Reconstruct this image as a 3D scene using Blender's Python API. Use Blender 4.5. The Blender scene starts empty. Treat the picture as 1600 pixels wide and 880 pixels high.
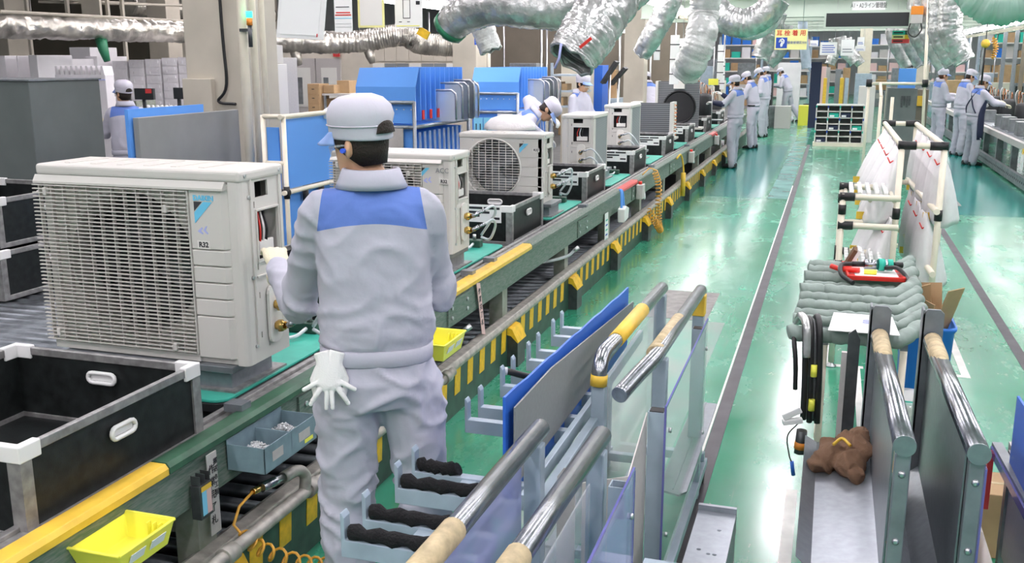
import bpy, bmesh, math, random
import numpy as np
from mathutils import Vector, Matrix, Euler, noise
S = bpy.context.scene
C = S.collection
random.seed(7)
PI = math.pi
# ---------------------------------------------------------------- camera
CAM_H, FPX, VPX, VPY = 1.93, 1540.0, 1306.0, 93.0
PITCH = math.atan((440 - VPY) / FPX)
YAW = math.atan((VPX - 800) * math.cos(PITCH) / FPX)
cd = bpy.data.cameras.new('camera')
cd.sensor_width = 36.0; cd.lens = 36.0 * FPX / 1600.0; cd.clip_start = 0.05; cd.clip_end = 300
cam = bpy.data.objects.new('camera', cd); C.objects.link(cam)
cam.location = (0, 0, CAM_H); cam.rotation_euler = (PI / 2 - PITCH, 0, YAW)
S.camera = cam
# ---------------------------------------------------------------- world, exposure
w = bpy.data.worlds.new('world'); S.world = w; w.use_nodes = True
w.node_tree.nodes['Background'].inputs['Color'].default_value = (0, 0, 0, 1)      # a closed hall: no sky reaches it
w.node_tree.nodes['Background'].inputs['Strength'].default_value = 0.0
S.view_settings.view_transform = 'Standard'; S.view_settings.look = 'None'
S.view_settings.exposure = 1.0; S.view_settings.gamma = 1.0
S.view_settings.use_curve_mapping = False
LAMP_POWER = 12.0         # emission of a fluorescent tube
CEIL_POWER = 14.5         # emission of the high bay panels
# ---------------------------------------------------------------- pixel to place
_fw = Vector((-math.sin(YAW) * math.cos(PITCH), math.cos(YAW) * math.cos(PITCH), -math.sin(PITCH)))
_rt = Vector((math.cos(YAW), math.sin(YAW), 0)); _up = _rt.cross(_fw)
def ray(u, v): return _rt * ((u - 800) / FPX) - _up * ((v - 440) / FPX) + _fw
def at_z(u, v, z): d = ray(u, v); return Vector((0, 0, CAM_H)) + d * ((z - CAM_H) / d.z)
def at_x(u, v, x): d = ray(u, v); return Vector((0, 0, CAM_H)) + d * (x / d.x)
def at_y(u, v, y): d = ray(u, v); return Vector((0, 0, CAM_H)) + d * (y / d.y)
# ---------------------------------------------------------------- materials
M = {}
def mat(name, col, rough=0.5, metal=0.0, var=0.0, vscale=8.0, bump=0.0, bscale=60.0, emit=None, power=1.0,
        trans=0.0, alpha=1.0, ior=1.45, stretch=None, coat=0.0, col2=None, sheen=0.0, detail=4.0):
    m = bpy.data.materials.new(name); m.use_nodes = True
    nt = m.node_tree; b = nt.nodes['Principled BSDF']
    b.inputs['Base Color'].default_value = (*col, 1); b.inputs['Roughness'].default_value = rough
    b.inputs['Metallic'].default_value = metal; b.inputs['IOR'].default_value = ior
    if trans: b.inputs['Transmission Weight'].default_value = trans
    if alpha < 1: b.inputs['Alpha'].default_value = alpha
    if coat: b.inputs['Coat Weight'].default_value = coat
    if sheen: b.inputs['Sheen Weight'].default_value = sheen
    if emit: b.inputs['Emission Color'].default_value = (*emit, 1); b.inputs['Emission Strength'].default_value = power
    if var or bump:
        tc = nt.nodes.new('ShaderNodeTexCoord'); mp = nt.nodes.new('ShaderNodeMapping')
        nt.links.new(tc.outputs['Object'], mp.inputs['Vector'])
        if stretch: mp.inputs['Scale'].default_value = stretch
    if var:
        n = nt.nodes.new('ShaderNodeTexNoise'); n.inputs['Scale'].default_value = vscale; n.inputs['Detail'].default_value = detail
        nt.links.new(mp.outputs['Vector'], n.inputs['Vector'])
        r = nt.nodes.new('ShaderNodeValToRGB')
        r.color_ramp.elements[0].position = 0.32; r.color_ramp.elements[1].position = 0.68
        c2 = col2 or tuple(max(0, c * (1 - var)) for c in col)
        r.color_ramp.elements[0].color = (*c2, 1)
        r.color_ramp.elements[1].color = (*(col if col2 else tuple(min(1, c * (1 + var * 0.5)) for c in col)), 1)
        nt.links.new(n.outputs['Fac'], r.inputs['Fac']); nt.links.new(r.outputs['Color'], b.inputs['Base Color'])
    if bump:
        n = nt.nodes.new('ShaderNodeTexNoise'); n.inputs['Scale'].default_value = bscale; n.inputs['Detail'].default_value = 3
        nt.links.new(mp.outputs['Vector'], n.inputs['Vector'])
        bp = nt.nodes.new('ShaderNodeBump'); bp.inputs['Strength'].default_value = bump; bp.inputs['Distance'].default_value = 0.01
        nt.links.new(n.outputs['Fac'], bp.inputs['Height']); nt.links.new(bp.outputs['Normal'], b.inputs['Normal'])
    M[name] = m
    return m
mat('ivory', (0.62, 0.60, 0.56), 0.42)                       # outdoor unit casing
mat('ivory_light', (0.74, 0.72, 0.68), 0.4)
mat('black', (0.012, 0.012, 0.014), 0.5)
mat('fan_black', (0.02, 0.02, 0.022), 0.45)
mat('black_board', (0.013, 0.016, 0.016), 0.42, var=0.5, vscale=25, bump=0.05, bscale=200)
mat('aluminium', (0.50, 0.50, 0.51), 0.38, 0.75, var=0.18, vscale=30)
mat('aluminium_worn', (0.36, 0.355, 0.35), 0.5, 0.6, var=0.3, vscale=25)
mat('steel_grey', (0.25, 0.27, 0.29), 0.42, 0.5, var=0.2, vscale=14)
mat('galvanised', (0.29, 0.315, 0.345), 0.34, 0.65, var=0.10, vscale=35)
mat('dark_steel', (0.10, 0.105, 0.11), 0.4, 0.6, var=0.25, vscale=20)
mat('chrome', (0.40, 0.42, 0.45), 0.24, 1.0, var=0.2, vscale=40)
mat('white_plastic', (0.78, 0.78, 0.77), 0.4)
mat('white_matte', (0.80, 0.80, 0.80), 0.6)
mat('paper', (0.82, 0.82, 0.81), 0.75)
mat('cream_pipe', (0.76, 0.70, 0.57), 0.38, var=0.06, vscale=9)
mat('joint_black', (0.014, 0.014, 0.015), 0.45)
mat('yellow_plastic', (0.90, 0.86, 0.10), 0.35)
mat('tape_yellow', (0.85, 0.52, 0.03), 0.5, var=0.15, vscale=30)
mat('tape_black', (0.03, 0.045, 0.04), 0.5)
mat('rail_yellow', (0.80, 0.52, 0.06), 0.35, var=0.12, vscale=12)
mat('rail_red', (0.62, 0.06, 0.06), 0.35)
mat('rail_green', (0.045, 0.13, 0.075), 0.38, var=0.35, vscale=9)
mat('frame_green', (0.07, 0.14, 0.10), 0.48, var=0.55, vscale=26, stretch=(6, 0.8, 6), col2=(0.20, 0.22, 0.20))
mat('leg_green', (0.20, 0.23, 0.17), 0.5, var=0.4, vscale=18, col2=(0.30, 0.31, 0.27))
mat('kick_green', (0.035, 0.085, 0.06), 0.42, var=0.4, vscale=10)
mat('pallet_green', (0.05, 0.42, 0.32), 0.4, var=0.12, vscale=12)
mat('rubber', (0.018, 0.02, 0.022), 0.55)
mat('roller_steel', (0.14, 0.155, 0.17), 0.4, 0.7, var=0.35, vscale=10)
mat('track_dark', (0.035, 0.036, 0.036), 0.45, 0.3, var=0.5, vscale=16)
mat('screw_bin', (0.20, 0.29, 0.33), 0.4, var=0.18, vscale=14)
mat('zinc', (0.55, 0.56, 0.57), 0.3, 0.9)
mat('brass', (0.60, 0.40, 0.13), 0.25, 1.0)
mat('hose_orange', (0.70, 0.36, 0.05), 0.35)
mat('hose_clear', (0.62, 0.66, 0.68), 0.2)
mat('hose_black', (0.015, 0.015, 0.016), 0.4)
mat('pipe_grey', (0.42, 0.40, 0.36), 0.42, 0.3, var=0.3, vscale=22)
mat('rack_blue', (0.36, 0.44, 0.51), 0.4, var=0.12, vscale=10)
mat('panel_grey', (0.235, 0.25, 0.25), 0.5, var=0.06, vscale=60)
mat('panel_beige', (0.50, 0.48, 0.46), 0.5, var=0.05, vscale=60)
mat('blue_sheet', (0.03, 0.14, 0.60), 0.45)
mat('blue_board', (0.12, 0.35, 0.86), 0.42)
mat('blue_bin', (0.02, 0.16, 0.58), 0.4)
mat('foam_black', (0.010, 0.010, 0.011), 0.95, bump=1.0, bscale=120)
mat('pad_green', (0.245, 0.305, 0.275), 0.6, var=0.15, vscale=12, bump=0.3, bscale=30)
mat('cloth_brown', (0.17, 0.095, 0.055), 0.9, bump=0.25, bscale=160, var=0.2, vscale=9)
mat('cardboard', (0.42, 0.28, 0.15), 0.75, var=0.12, vscale=8)
mat('bag_white', (0.80, 0.78, 0.79), 0.45, trans=0.0, bump=0.4, bscale=22, var=0.05, vscale=14)
mat('bag_clear', (0.85, 0.87, 0.85), 0.18, trans=0.0, alpha=0.35)
mat('red', (0.65, 0.03, 0.02), 0.35)
mat('orange_lamp', (0.75, 0.25, 0.03), 0.3)
mat('beige_wall', (0.60, 0.56, 0.47), 0.6, var=0.06, vscale=4)
mat('column_beige', (0.50, 0.46, 0.38), 0.55, var=0.1, vscale=3)
mat('beam_green', (0.50, 0.58, 0.50), 0.5)
mat('ceiling_grey', (0.30, 0.31, 0.30), 0.7)
mat('wall_far', (0.45, 0.47, 0.47), 0.6, var=0.15, vscale=1.2)
mat('trolley_grey', (0.27, 0.275, 0.27), 0.5, var=0.08, vscale=5)
mat('cabinet_grey', (0.135, 0.155, 0.15), 0.5, var=0.1, vscale=5)
mat('machine_dark', (0.035, 0.037, 0.04), 0.5, var=0.3, vscale=10)
mat('machine_grey', (0.22, 0.24, 0.25), 0.45, 0.2, var=0.3, vscale=9)
mat('foil', (0.60, 0.57, 0.51), 0.3, 0.75, bump=1.0, bscale=16, var=0.35, vscale=5)
mat('duct_plastic', (0.55, 0.56, 0.55), 0.2, 0.55, bump=0.7, bscale=26, var=0.35, vscale=11)
mat('duct_white', (0.60, 0.62, 0.60), 0.2, 0.15, bump=0.8, bscale=22, var=0.25, vscale=9)
mat('green_tape', (0.03, 0.20, 0.10), 0.4)
mat('skin', (0.62, 0.36, 0.22), 0.5)
mat('hair', (0.022, 0.014, 0.010), 0.6, bump=0.5, bscale=180)
mat('hair_brown', (0.10, 0.04, 0.02), 0.6, bump=0.5, bscale=180)
mat('uniform_cloth', (0.47, 0.47, 0.545), 0.75, bump=0.12, bscale=40)
mat('cap_cloth', (0.58, 0.565, 0.64), 0.75, bump=0.05, bscale=60)
mat('cap_blue', (0.30, 0.43, 0.80), 0.7)
mat('glove', (0.80, 0.80, 0.78), 0.8, bump=0.2, bscale=250)
mat('glove_cream', (0.75, 0.68, 0.50), 0.8, bump=0.3, bscale=250)
mat('navy', (0.018, 0.025, 0.06), 0.7)
mat('shoe', (0.02, 0.02, 0.022), 0.5)
mat('earplug', (0.05, 0.13, 0.75), 0.4)
mat('lens', (0.85, 0.88, 0.9), 0.05, alpha=0.22)
mat('green_led', (0.0, 0.3, 0.1), 0.3, emit=(0.03, 1.0, 0.35), power=2.2)
mat('tube_light', (1, 1, 1), 0.5, emit=(1.0, 0.96, 0.95), power=LAMP_POWER)
mat('bay_light', (1, 1, 1), 0.5, emit=(1.0, 0.925, 0.985), power=CEIL_POWER)
mat('fixture', (0.72, 0.73, 0.72), 0.4)
mat('box_white', (0.72, 0.70, 0.72), 0.5, var=0.08, vscale=3)
mat('logo_blue', (0.16, 0.56, 0.80), 0.4)
mat('logo_dark', (0.05, 0.045, 0.05), 0.4)
mat('logo_pale', (0.42, 0.46, 0.80), 0.5)
mat('ink', (0.02, 0.02, 0.025), 0.5)
mat('ink_red', (0.65, 0.04, 0.03), 0.5)
mat('ink_blue', (0.02, 0.07, 0.42), 0.5)
mat('sign_yellow', (0.82, 0.78, 0.33), 0.5)
mat('sign_cyan', (0.22, 0.58, 0.80), 0.5)
mat('screen_dark', (0.03, 0.033, 0.035), 0.35)
mat('fin_grey', (0.30, 0.32, 0.34), 0.4, 0.5)
mat('teal', (0.02, 0.45, 0.33), 0.5)
mat('copper', (0.55, 0.22, 0.10), 0.25, 1.0)
mat('white_line', (0.74, 0.74, 0.70), 0.45, var=0.12, vscale=12)
mat('floor_tape', (0.065, 0.06, 0.07), 0.5, var=0.3, vscale=8)
mat('floor_patch', (0.24, 0.23, 0.22), 0.5, var=0.3, vscale=12)
mat('screw_zinc', (0.72, 0.73, 0.74), 0.35, 0.3)
mat('masking', (0.52, 0.42, 0.25), 0.6, var=0.3, vscale=30)
mat('pink_tag', (0.72, 0.50, 0.48), 0.6)
# clear sheets
def clear(name, col, alpha, rough=0.06):
    m = mat(name, col, rough, alpha=alpha); return m
clear('acrylic', (0.80, 0.84, 0.86), 0.30)
clear('acrylic_blue', (0.44, 0.47, 0.78), 0.55)
clear('acrylic_edge', (0.16, 0.16, 0.42), 0.9)
# ---------------------------------------------------------------- mesh building
class MB:
    def __init__(s): s.v = []; s.f = []; s.m = []; s.mats = []; s.cur = 0; s.sm = []; s.smooth = False
    def use(s, name):
        if name not in s.mats: s.mats.append(name)
        s.cur = s.mats.index(name); return s
    def face(s, idx): s.f.append(idx); s.m.append(s.cur); s.sm.append(s.smooth)
    def add(s, vs, fs):
        o = len(s.v); s.v.extend([tuple(p) for p in vs])
        for f in fs: s.face([i + o for i in f])
        return s
    def box(s, a, b):
        x0, y0, z0 = (min(p, q) for p, q in zip(a, b)); x1, y1, z1 = (max(p, q) for p, q in zip(a, b))
        return s.add([(x0, y0, z0), (x1, y0, z0), (x1, y1, z0), (x0, y1, z0), (x0, y0, z1), (x1, y0, z1), (x1, y1, z1), (x0, y1, z1)],
                     [(0, 3, 2, 1), (4, 5, 6, 7), (0, 1, 5, 4), (1, 2, 6, 5), (2, 3, 7, 6), (3, 0, 4, 7)])
    def cbox(s, c, size, rot=None):
        hx, hy, hz = (q / 2 for q in size)
        vs = [Vector(p) for p in ((-hx, -hy, -hz), (hx, -hy, -hz), (hx, hy, -hz), (-hx, hy, -hz), (-hx, -hy, hz), (hx, -hy, hz), (hx, hy, hz), (-hx, hy, hz))]
        if rot is not None:
            R = Euler(rot).to_matrix(); vs = [R @ v for v in vs]
        c = Vector(c)
        return s.add([v + c for v in vs], [(0, 3, 2, 1), (4, 5, 6, 7), (0, 1, 5, 4), (1, 2, 6, 5), (2, 3, 7, 6), (3, 0, 4, 7)])
    def bar(s, p, q, wx, wz=None):          # a bar of rectangular section from p to q
        p = Vector(p); q = Vector(q); d = (q - p); L = d.length; d.normalize(); wz = wz or wx
        up = Vector((0, 0, 1)) if abs(d.z) < 0.95 else Vector((0, 1, 0))
        a = d.cross(up).normalized(); b = a.cross(d)
        vs = [p + a * (i * wx / 2) + b * (j * wz / 2) for i, j in ((-1, -1), (1, -1), (1, 1), (-1, 1))]
        vs += [v + (q - p) for v in vs]
        return s.add(vs, [(0, 3, 2, 1), (4, 5, 6, 7), (0, 1, 5, 4), (1, 2, 6, 5), (2, 3, 7, 6), (3, 0, 4, 7)])
    def tube(s, pts, r, seg=10, cap=True, closed=False):
        pts = [Vector(p) for p in pts]; n = len(pts); rs = r if isinstance(r, (list, tuple)) else [r] * n
        t0 = (pts[1] - pts[0]).normalized()
        a = t0.orthogonal().normalized() if abs(t0.z) > 0.99 else t0.cross(Vector((0, 0, 1))).normalized()
        vs = []; prev = t0
        for i, p in enumerate(pts):
            t = ((pts[min(i + 1, n - 1)] - pts[max(i - 1, 0)]) if not closed else (pts[(i + 1) % n] - pts[i - 1])).normalized()
            ax = prev.cross(t)
            if ax.length > 1e-6: a = Matrix.Rotation(prev.angle(t), 3, ax.normalized()) @ a
            prev = t; b = t.cross(a).normalized(); a = b.cross(t).normalized()
            for k in range(seg):
                th = 2 * PI * k / seg; vs.append(p + a * (math.cos(th) * rs[i]) + b * (math.sin(th) * rs[i]))
        fs = []
        for i in range(n if closed else n - 1):
            j = (i + 1) % n
            for k in range(seg):
                k2 = (k + 1) % seg; fs.append((i * seg + k, i * seg + k2, j * seg + k2, j * seg + k))
        sm = s.smooth; s.smooth = True; o = len(s.v); s.add(vs, fs); s.smooth = False
        if cap and not closed:
            s.face([o + k for k in range(seg)][::-1]); s.face([o + (n - 1) * seg + k for k in range(seg)])
        s.smooth = sm
        return s
    def cyl(s, p, q, r, seg=14, r2=None): return s.tube([p, q], [r, r if r2 is None else r2], seg)
    def lathe(s, prof, c=(0, 0, 0), seg=20, axis='z', cap=True):
        c = Vector(c); vs = []; n = len(prof)
        for (r, h) in prof:
            for k in range(seg):
                a = 2 * PI * k / seg; x, y = r * math.cos(a), r * math.sin(a)
                vs.append(c + (Vector((x, y, h)) if axis == 'z' else Vector((x, h, y)) if axis == 'y' else Vector((h, x, y))))
        fs = [(i * seg + k, i * seg + (k + 1) % seg, (i + 1) * seg + (k + 1) % seg, (i + 1) * seg + k) for i in range(n - 1) for k in range(seg)]
        if axis == 'y': fs = [f[::-1] for f in fs]
        sm = s.smooth; s.smooth = True; o = len(s.v); s.add(vs, fs); s.smooth = sm
        if cap:
            s.face([o + k for k in range(seg)][::-1]); s.face([o + (n - 1) * seg + k for k in range(seg)])
        return s
    def ball(s, c, r, seg=14, rings=8, sc=(1, 1, 1)):
        c = Vector(c); vs = [c + Vector((0, 0, -r * sc[2]))]
        for i in range(1, rings):
            th = PI * i / rings
            for k in range(seg):
                a = 2 * PI * k / seg
                vs.append(c + Vector((r * math.sin(th) * math.cos(a) * sc[0], r * math.sin(th) * math.sin(a) * sc[1], -r * math.cos(th) * sc[2])))
        vs.append(c + Vector((0, 0, r * sc[2]))); T = len(vs) - 1
        fs = [(0, 1 + (k + 1) % seg, 1 + k) for k in range(seg)]
        for i in range(rings - 2):
            for k in range(seg):
                k2 = (k + 1) % seg; fs.append((1 + i * seg + k, 1 + i * seg + k2, 1 + (i + 1) * seg + k2, 1 + (i + 1) * seg + k))
        o = 1 + (rings - 2) * seg
        fs += [(o + k, o + (k + 1) % seg, T) for k in range(seg)]
        sm = s.smooth; s.smooth = True; s.add(vs, fs); s.smooth = sm
        return s
    def prism(s, poly, d, origin=(0, 0, 0), ux=(1, 0, 0), uy=(0, 0, 1)):
        # polygon in the plane (ux, uy) at origin, pushed by the vector d
        o = Vector(origin); ux = Vector(ux); uy = Vector(uy); d = Vector(d); n = len(poly)
        a = [o + ux * p[0] + uy * p[1] for p in poly]
        if ux.cross(uy).dot(d) > 0: a = a[::-1]
        vs = a + [p + d for p in a]
        return s.add(vs, [tuple(range(n)), tuple(range(2 * n - 1, n - 1, -1))] + [((k + 1) % n, k, n + k, n + (k + 1) % n) for k in range(n)])
    def loft(s, rings, cap=True):           # rings: lists of equal numbers of points
        seg = len(rings[0]); vs = [p for r in rings for p in r]
        fs = [(i * seg + k, i * seg + (k + 1) % seg, (i + 1) * seg + (k + 1) % seg, (i + 1) * seg + k) for i in range(len(rings) - 1) for k in range(seg)]
        sm = s.smooth; s.smooth = True; o = len(s.v); s.add(vs, fs); s.smooth = sm
        if cap:
            s.face([o + k for k in range(seg)][::-1]); s.face([o + (len(rings) - 1) * seg + k for k in range(seg)])
        return s
    def sheet(s, rows, thick=0.0):          # a grid of points: one sided sheet (give thickness with a solidify)
        n = len(rows[0]); vs = [p for r in rows for p in r]
        fs = [(i * n + k, i * n + k + 1, (i + 1) * n + k + 1, (i + 1) * n + k) for i in range(len(rows) - 1) for k in range(n - 1)]
        sm = s.smooth; s.smooth = True; s.add(vs, fs); s.smooth = sm
        return s
    def mesh(s, name):
        me = bpy.data.meshes.new(name); me.from_pydata(s.v, [], s.f)
        for n in s.mats: me.materials.append(M[n])
        me.polygons.foreach_set('material_index', s.m); me.polygons.foreach_set('use_smooth', s.sm)
        me.update(); return me
    def build(s, name, material=None, parent=None, bevel=0.0, bseg=2, solid=0.0, sub=0, world=False):
        if material is not None and not s.mats: s.mats = [material]
        o = bpy.data.objects.new(name, s.mesh(name)); C.objects.link(o)
        fin(o, parent, bevel, bseg, solid, sub, world)
        return o
def fin(o, parent=None, bevel=0.0, bseg=2, solid=0.0, sub=0, world=False):
    if solid:
        md = o.modifiers.new('solid', 'SOLIDIFY'); md.thickness = solid; md.offset = 0
    if bevel:
        md = o.modifiers.new('bevel', 'BEVEL'); md.width = bevel; md.segments = bseg; md.limit_method = 'ANGLE'; md.angle_limit = math.radians(40)
        md.harden_normals = False
    if sub:
        md = o.modifiers.new('sub', 'SUBSURF'); md.levels = sub; md.render_levels = sub
    if parent is not None:
        o.parent = parent
        if world: o.matrix_parent_inverse = Matrix.Translation(parent.location).inverted()
    return o
def obj(name, me, parent=None):
    o = bpy.data.objects.new(name, me); C.objects.link(o); o.parent = parent; return o
def tag(o, label=None, cat=None, group=None, kind=None):
    if label: o['label'] = label
    if cat: o['category'] = cat
    if group: o['group'] = group
    if kind: o['kind'] = kind
    return o
def thing(name, label, cat, loc=(0, 0, 0), rz=0.0, group=None):
    o = bpy.data.objects.new(name, None); C.objects.link(o); o.empty_display_size = 0.1
    o.location = loc; o.rotation_euler = (0, 0, rz); return tag(o, label, cat, group)
def dup(root, loc=None, rz=None, label=None, group=None):
    def cp(o, par):
        c = o.copy(); C.objects.link(c); c.parent = par
        for ch in o.children: cp(ch, c)
        return c
    r = cp(root, None)
    if loc is not None: r.location = loc
    if rz is not None: r.rotation_euler = (0, 0, rz)
    if label: r['label'] = label
    if group: r['group'] = group
    return r
_bench = bpy.data.scenes.new('workbench')           # evaluates one object at a time, removed at the end
def carved(mb, cutter, name):                        # a mesh with real holes cut through it
    o = bpy.data.objects.new('tmp', mb.mesh(name)); c = bpy.data.objects.new('cutter', cutter.mesh('cutter')); _bench.collection.objects.link(c)
    md = o.modifiers.new('cut', 'BOOLEAN'); md.operation = 'DIFFERENCE'; md.solver = 'EXACT'; md.use_self = True; md.object = c
    me = baked(o); bpy.data.objects.remove(o); bpy.data.objects.remove(c); me.name = name; return me
def baked(o):
    _bench.collection.objects.link(o); vl = _bench.view_layers[0]; vl.update(); dg = vl.depsgraph
    me = bpy.data.meshes.new_from_object(o.evaluated_get(dg)); _bench.collection.objects.unlink(o); return me
def crumple(o, amp, freq, seed=0.0):
    me = o.data
    for v in me.vertices:
        p = v.co * freq + Vector((seed, -seed, seed * 0.5))
        v.co += v.normal * (amp * (1 - 2.4 * abs(noise.noise(p)) + 0.5 * noise.noise(p * 2.3)))
_textcache = {}
def text_mesh(body, size, material, bold=0.0, narrow=1.0):
    key = (body, size, material, bold, narrow)
    if key in _textcache: return _textcache[key]
    c = bpy.data.curves.new('text', 'FONT'); c.body = body; c.size = size; c.extrude = 0.0006; c.offset = bold
    c.align_x = 'CENTER'; c.align_y = 'CENTER'; c.resolution_u = 3
    t = bpy.data.objects.new('text', c); me = baked(t)
    bpy.data.objects.remove(t); bpy.data.curves.remove(c)
    me.materials.clear(); me.materials.append(M[material])
    if narrow != 1.0: me.transform(Matrix.Diagonal((narrow, 1, 1, 1)))
    _textcache[key] = me; return me
def text(name, body, size, loc, face, material, parent=None, bold=0.0, narrow=1.0):
    # face: '-y' reads from the camera side, '+x' reads from the aisle, '-x' from the other side
    o = obj(name, text_mesh(body, size, material, bold, narrow), parent)
    o.location = loc
    o.rotation_euler = {'-y': (PI / 2, 0, 0), '+x': (PI / 2, 0, PI / 2), '-x': (PI / 2, 0, -PI / 2), 'up': (0, 0, 0)}[face]
    return o
def V(*a): return Vector(a)
def curve_pts(ctrl, n=12):                   # Catmull-Rom through the control points
    P = [Vector(p) for p in ctrl]; P = [P[0] * 2 - P[1]] + P + [P[-1] * 2 - P[-2]]; out = []
    for i in range(1, len(P) - 2):
        for k in range(n):
            t = k / n; a, b, c, d = P[i - 1:i + 3]
            out.append(0.5 * ((2 * b) + (c - a) * t + (2 * a - 5 * b + 4 * c - d) * t * t + (3 * b - a - 3 * c + d) * t ** 3))
    return out + [P[-2]]
def rounded(w, h, r, n=4, cx=0, cy=0):
    pts = []
    for (sx, sy, a0) in ((1, 1, 0), (-1, 1, 90), (-1, -1, 180), (1, -1, 270)):
        for k in range(n + 1):
            a = math.radians(a0 + 90 * k / n); pts.append((cx + sx * (w / 2 - r) + r * math.cos(a), cy + sy * (h / 2 - r) + r * math.sin(a)))
    return pts
def ngon_with_hole(mb, outer, inner, origin, ux, uy):
    # flat frame between two closed outlines, with equal numbers of points
    o = Vector(origin); ux = Vector(ux); uy = Vector(uy); n = len(outer)
    vs = [o + ux * p[0] + uy * p[1] for p in outer] + [o + ux * p[0] + uy * p[1] for p in inner]
    return mb.add(vs, [(k, (k + 1) % n, n + (k + 1) % n, n + k) for k in range(n)])
# ================================================================ the setting
def floor_material():
    m = bpy.data.materials.new('floor_epoxy'); m.use_nodes = True; nt = m.node_tree; N = nt.nodes; L = nt.links
    b = N['Principled BSDF']
    tc = N.new('ShaderNodeTexCoord')
    def noise_(scale, detail=5, rough=0.6, stretch=None):
        mp = N.new('ShaderNodeMapping'); L.new(tc.outputs['Object'], mp.inputs['Vector'])
        if stretch: mp.inputs['Scale'].default_value = stretch
        n = N.new('ShaderNodeTexNoise'); n.inputs['Scale'].default_value = scale; n.inputs['Detail'].default_value = detail; n.inputs['Roughness'].default_value = rough
        L.new(mp.outputs['Vector'], n.inputs['Vector']); return n
    def ramp(src, p0, p1, c0, c1):
        r = N.new('ShaderNodeValToRGB'); e = r.color_ramp.elements
        e[0].position = p0; e[1].position = p1; e[0].color = (*c0, 1); e[1].color = (*c1, 1); L.new(src, r.inputs['Fac']); return r
    n1 = noise_(0.55, 6); base = ramp(n1.outputs['Fac'], 0.35, 0.65, (0.016, 0.225, 0.110), (0.032, 0.315, 0.185))
    n2 = noise_(1.3, 5, 0.55, (1.0, 0.35, 1.0)); wear = ramp(n2.outputs['Fac'], 0.42, 0.85, (0, 0, 0), (0.5, 0.5, 0.5))
    mix = N.new('ShaderNodeMixRGB'); L.new(wear.outputs['Color'], mix.inputs['Fac']); L.new(base.outputs['Color'], mix.inputs[1]); mix.inputs[2].default_value = (0.085, 0.36, 0.27, 1)
    n3 = noise_(14, 6, 0.7, (1.0, 0.06, 1.0)); scr = ramp(n3.outputs['Fac'], 0.58, 0.80, (0, 0, 0), (0.35, 0.35, 0.35))
    mix2 = N.new('ShaderNodeMixRGB'); L.new(scr.outputs['Color'], mix2.inputs['Fac']); L.new(mix.outputs['Color'], mix2.inputs[1]); mix2.inputs[2].default_value = (0.20, 0.40, 0.33, 1)
    L.new(mix2.outputs['Color'], b.inputs['Base Color'])
    n4 = noise_(3.5, 6, 0.7, (1.0, 0.4, 1.0)); rr = ramp(n4.outputs['Fac'], 0.35, 0.7, (0.16, 0.16, 0.16), (0.34, 0.34, 0.34)); L.new(rr.outputs['Color'], b.inputs['Roughness'])
    n5 = noise_(0.9, 2, 0.4, (0.6, 1.8, 1.0)); n6 = noise_(22, 3, 0.5)
    ad = N.new('ShaderNodeMath'); ad.operation = 'MULTIPLY_ADD'; L.new(n6.outputs['Fac'], ad.inputs[0]); ad.inputs[1].default_value = 0.05; L.new(n5.outputs['Fac'], ad.inputs[2])
    bp = N.new('ShaderNodeBump'); bp.inputs['Strength'].default_value = 0.16; bp.inputs['Distance'].default_value = 0.03; L.new(ad.outputs[0], bp.inputs['Height']); L.new(bp.outputs['Normal'], b.inputs['Normal'])
    b.inputs['Coat Weight'].default_value = 0.4; b.inputs['Coat Roughness'].default_value = 0.13
    M['floor_epoxy'] = m
floor_material()
fl = MB().box((-22, -8, -0.15), (14, 75, 0.0)).build('floor', 'floor_epoxy'); tag(fl, kind='structure')
def floor_mark(name, x0, y0, x1, y1, m, h=0.002):
    return MB().box((x0, y0, 0.0002), (x1, y1, h)).build(name, m, fl)
floor_mark('aisle_tape', -0.50, 3.0, -0.43, 24.0, 'floor_tape')
floor_mark('tape_edge', -0.515, 3.0, -0.503, 16.0, 'white_line')
floor_mark('aisle_tape', 1.27, 3.0, 1.34, 13.5, 'floor_tape')
floor_mark('white_marking', -0.085, 2.3, -0.035, 4.4, 'white_line')
floor_mark('white_marking', 0.065, 6.42, 0.105, 9.6, 'white_line'); floor_mark('white_marking', 0.105, 6.42, 0.30, 6.47, 'white_line')
floor_mark('white_marking', 0.88, 6.42, 0.93, 9.6, 'white_line'); floor_mark('white_marking', 0.78, 6.42, 0.88, 6.47, 'white_line')
floor_mark('white_marking', 0.24, 4.9, 0.28, 6.42, 'white_line')
floor_mark('bare_patch', -1.36, 7.3, -0.80, 8.25, 'floor_patch'); 
mat('floor_worn', (0.10, 0.30, 0.22), 0.35, var=0.5, vscale=4, col2=(0.20, 0.27, 0.23), stretch=(1, 0.5, 1))
floor_mark('worn_paint', -1.22, 3.6, -0.66, 7.29, 'floor_worn', 0.0012)
mat('floor_pale', (0.16, 0.36, 0.33), 0.22, var=0.3, vscale=2)
floor_mark('walkway_band', -0.80, 14.4, -0.52, 40, 'floor_pale', 0.0015)
mat('floor_teal', (0.006, 0.22, 0.19), 0.16, var=0.25, vscale=2)
floor_mark('teal_band', -1.75, 14.4, -0.87, 23.5, 'floor_teal', 0.0012)
floor_mark('teal_band', 1.36, 13.6, 2.7, 30.0, 'floor_teal', 0.0012)
floor_mark('grey_plate', 1.40, 14.4, 1.75, 17.2, 'floor_patch', 0.0018)
mat('concrete_dark', (0.10, 0.105, 0.105), 0.5, var=0.3, vscale=3)
floor_mark('work_bay', -21, 1.0, -3.3, 60, 'concrete_dark', 0.001)
ce = MB().box((-22, -8, 5.6), (14, 75, 5.75)).build('ceiling', 'ceiling_grey'); tag(ce, kind='structure')
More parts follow.
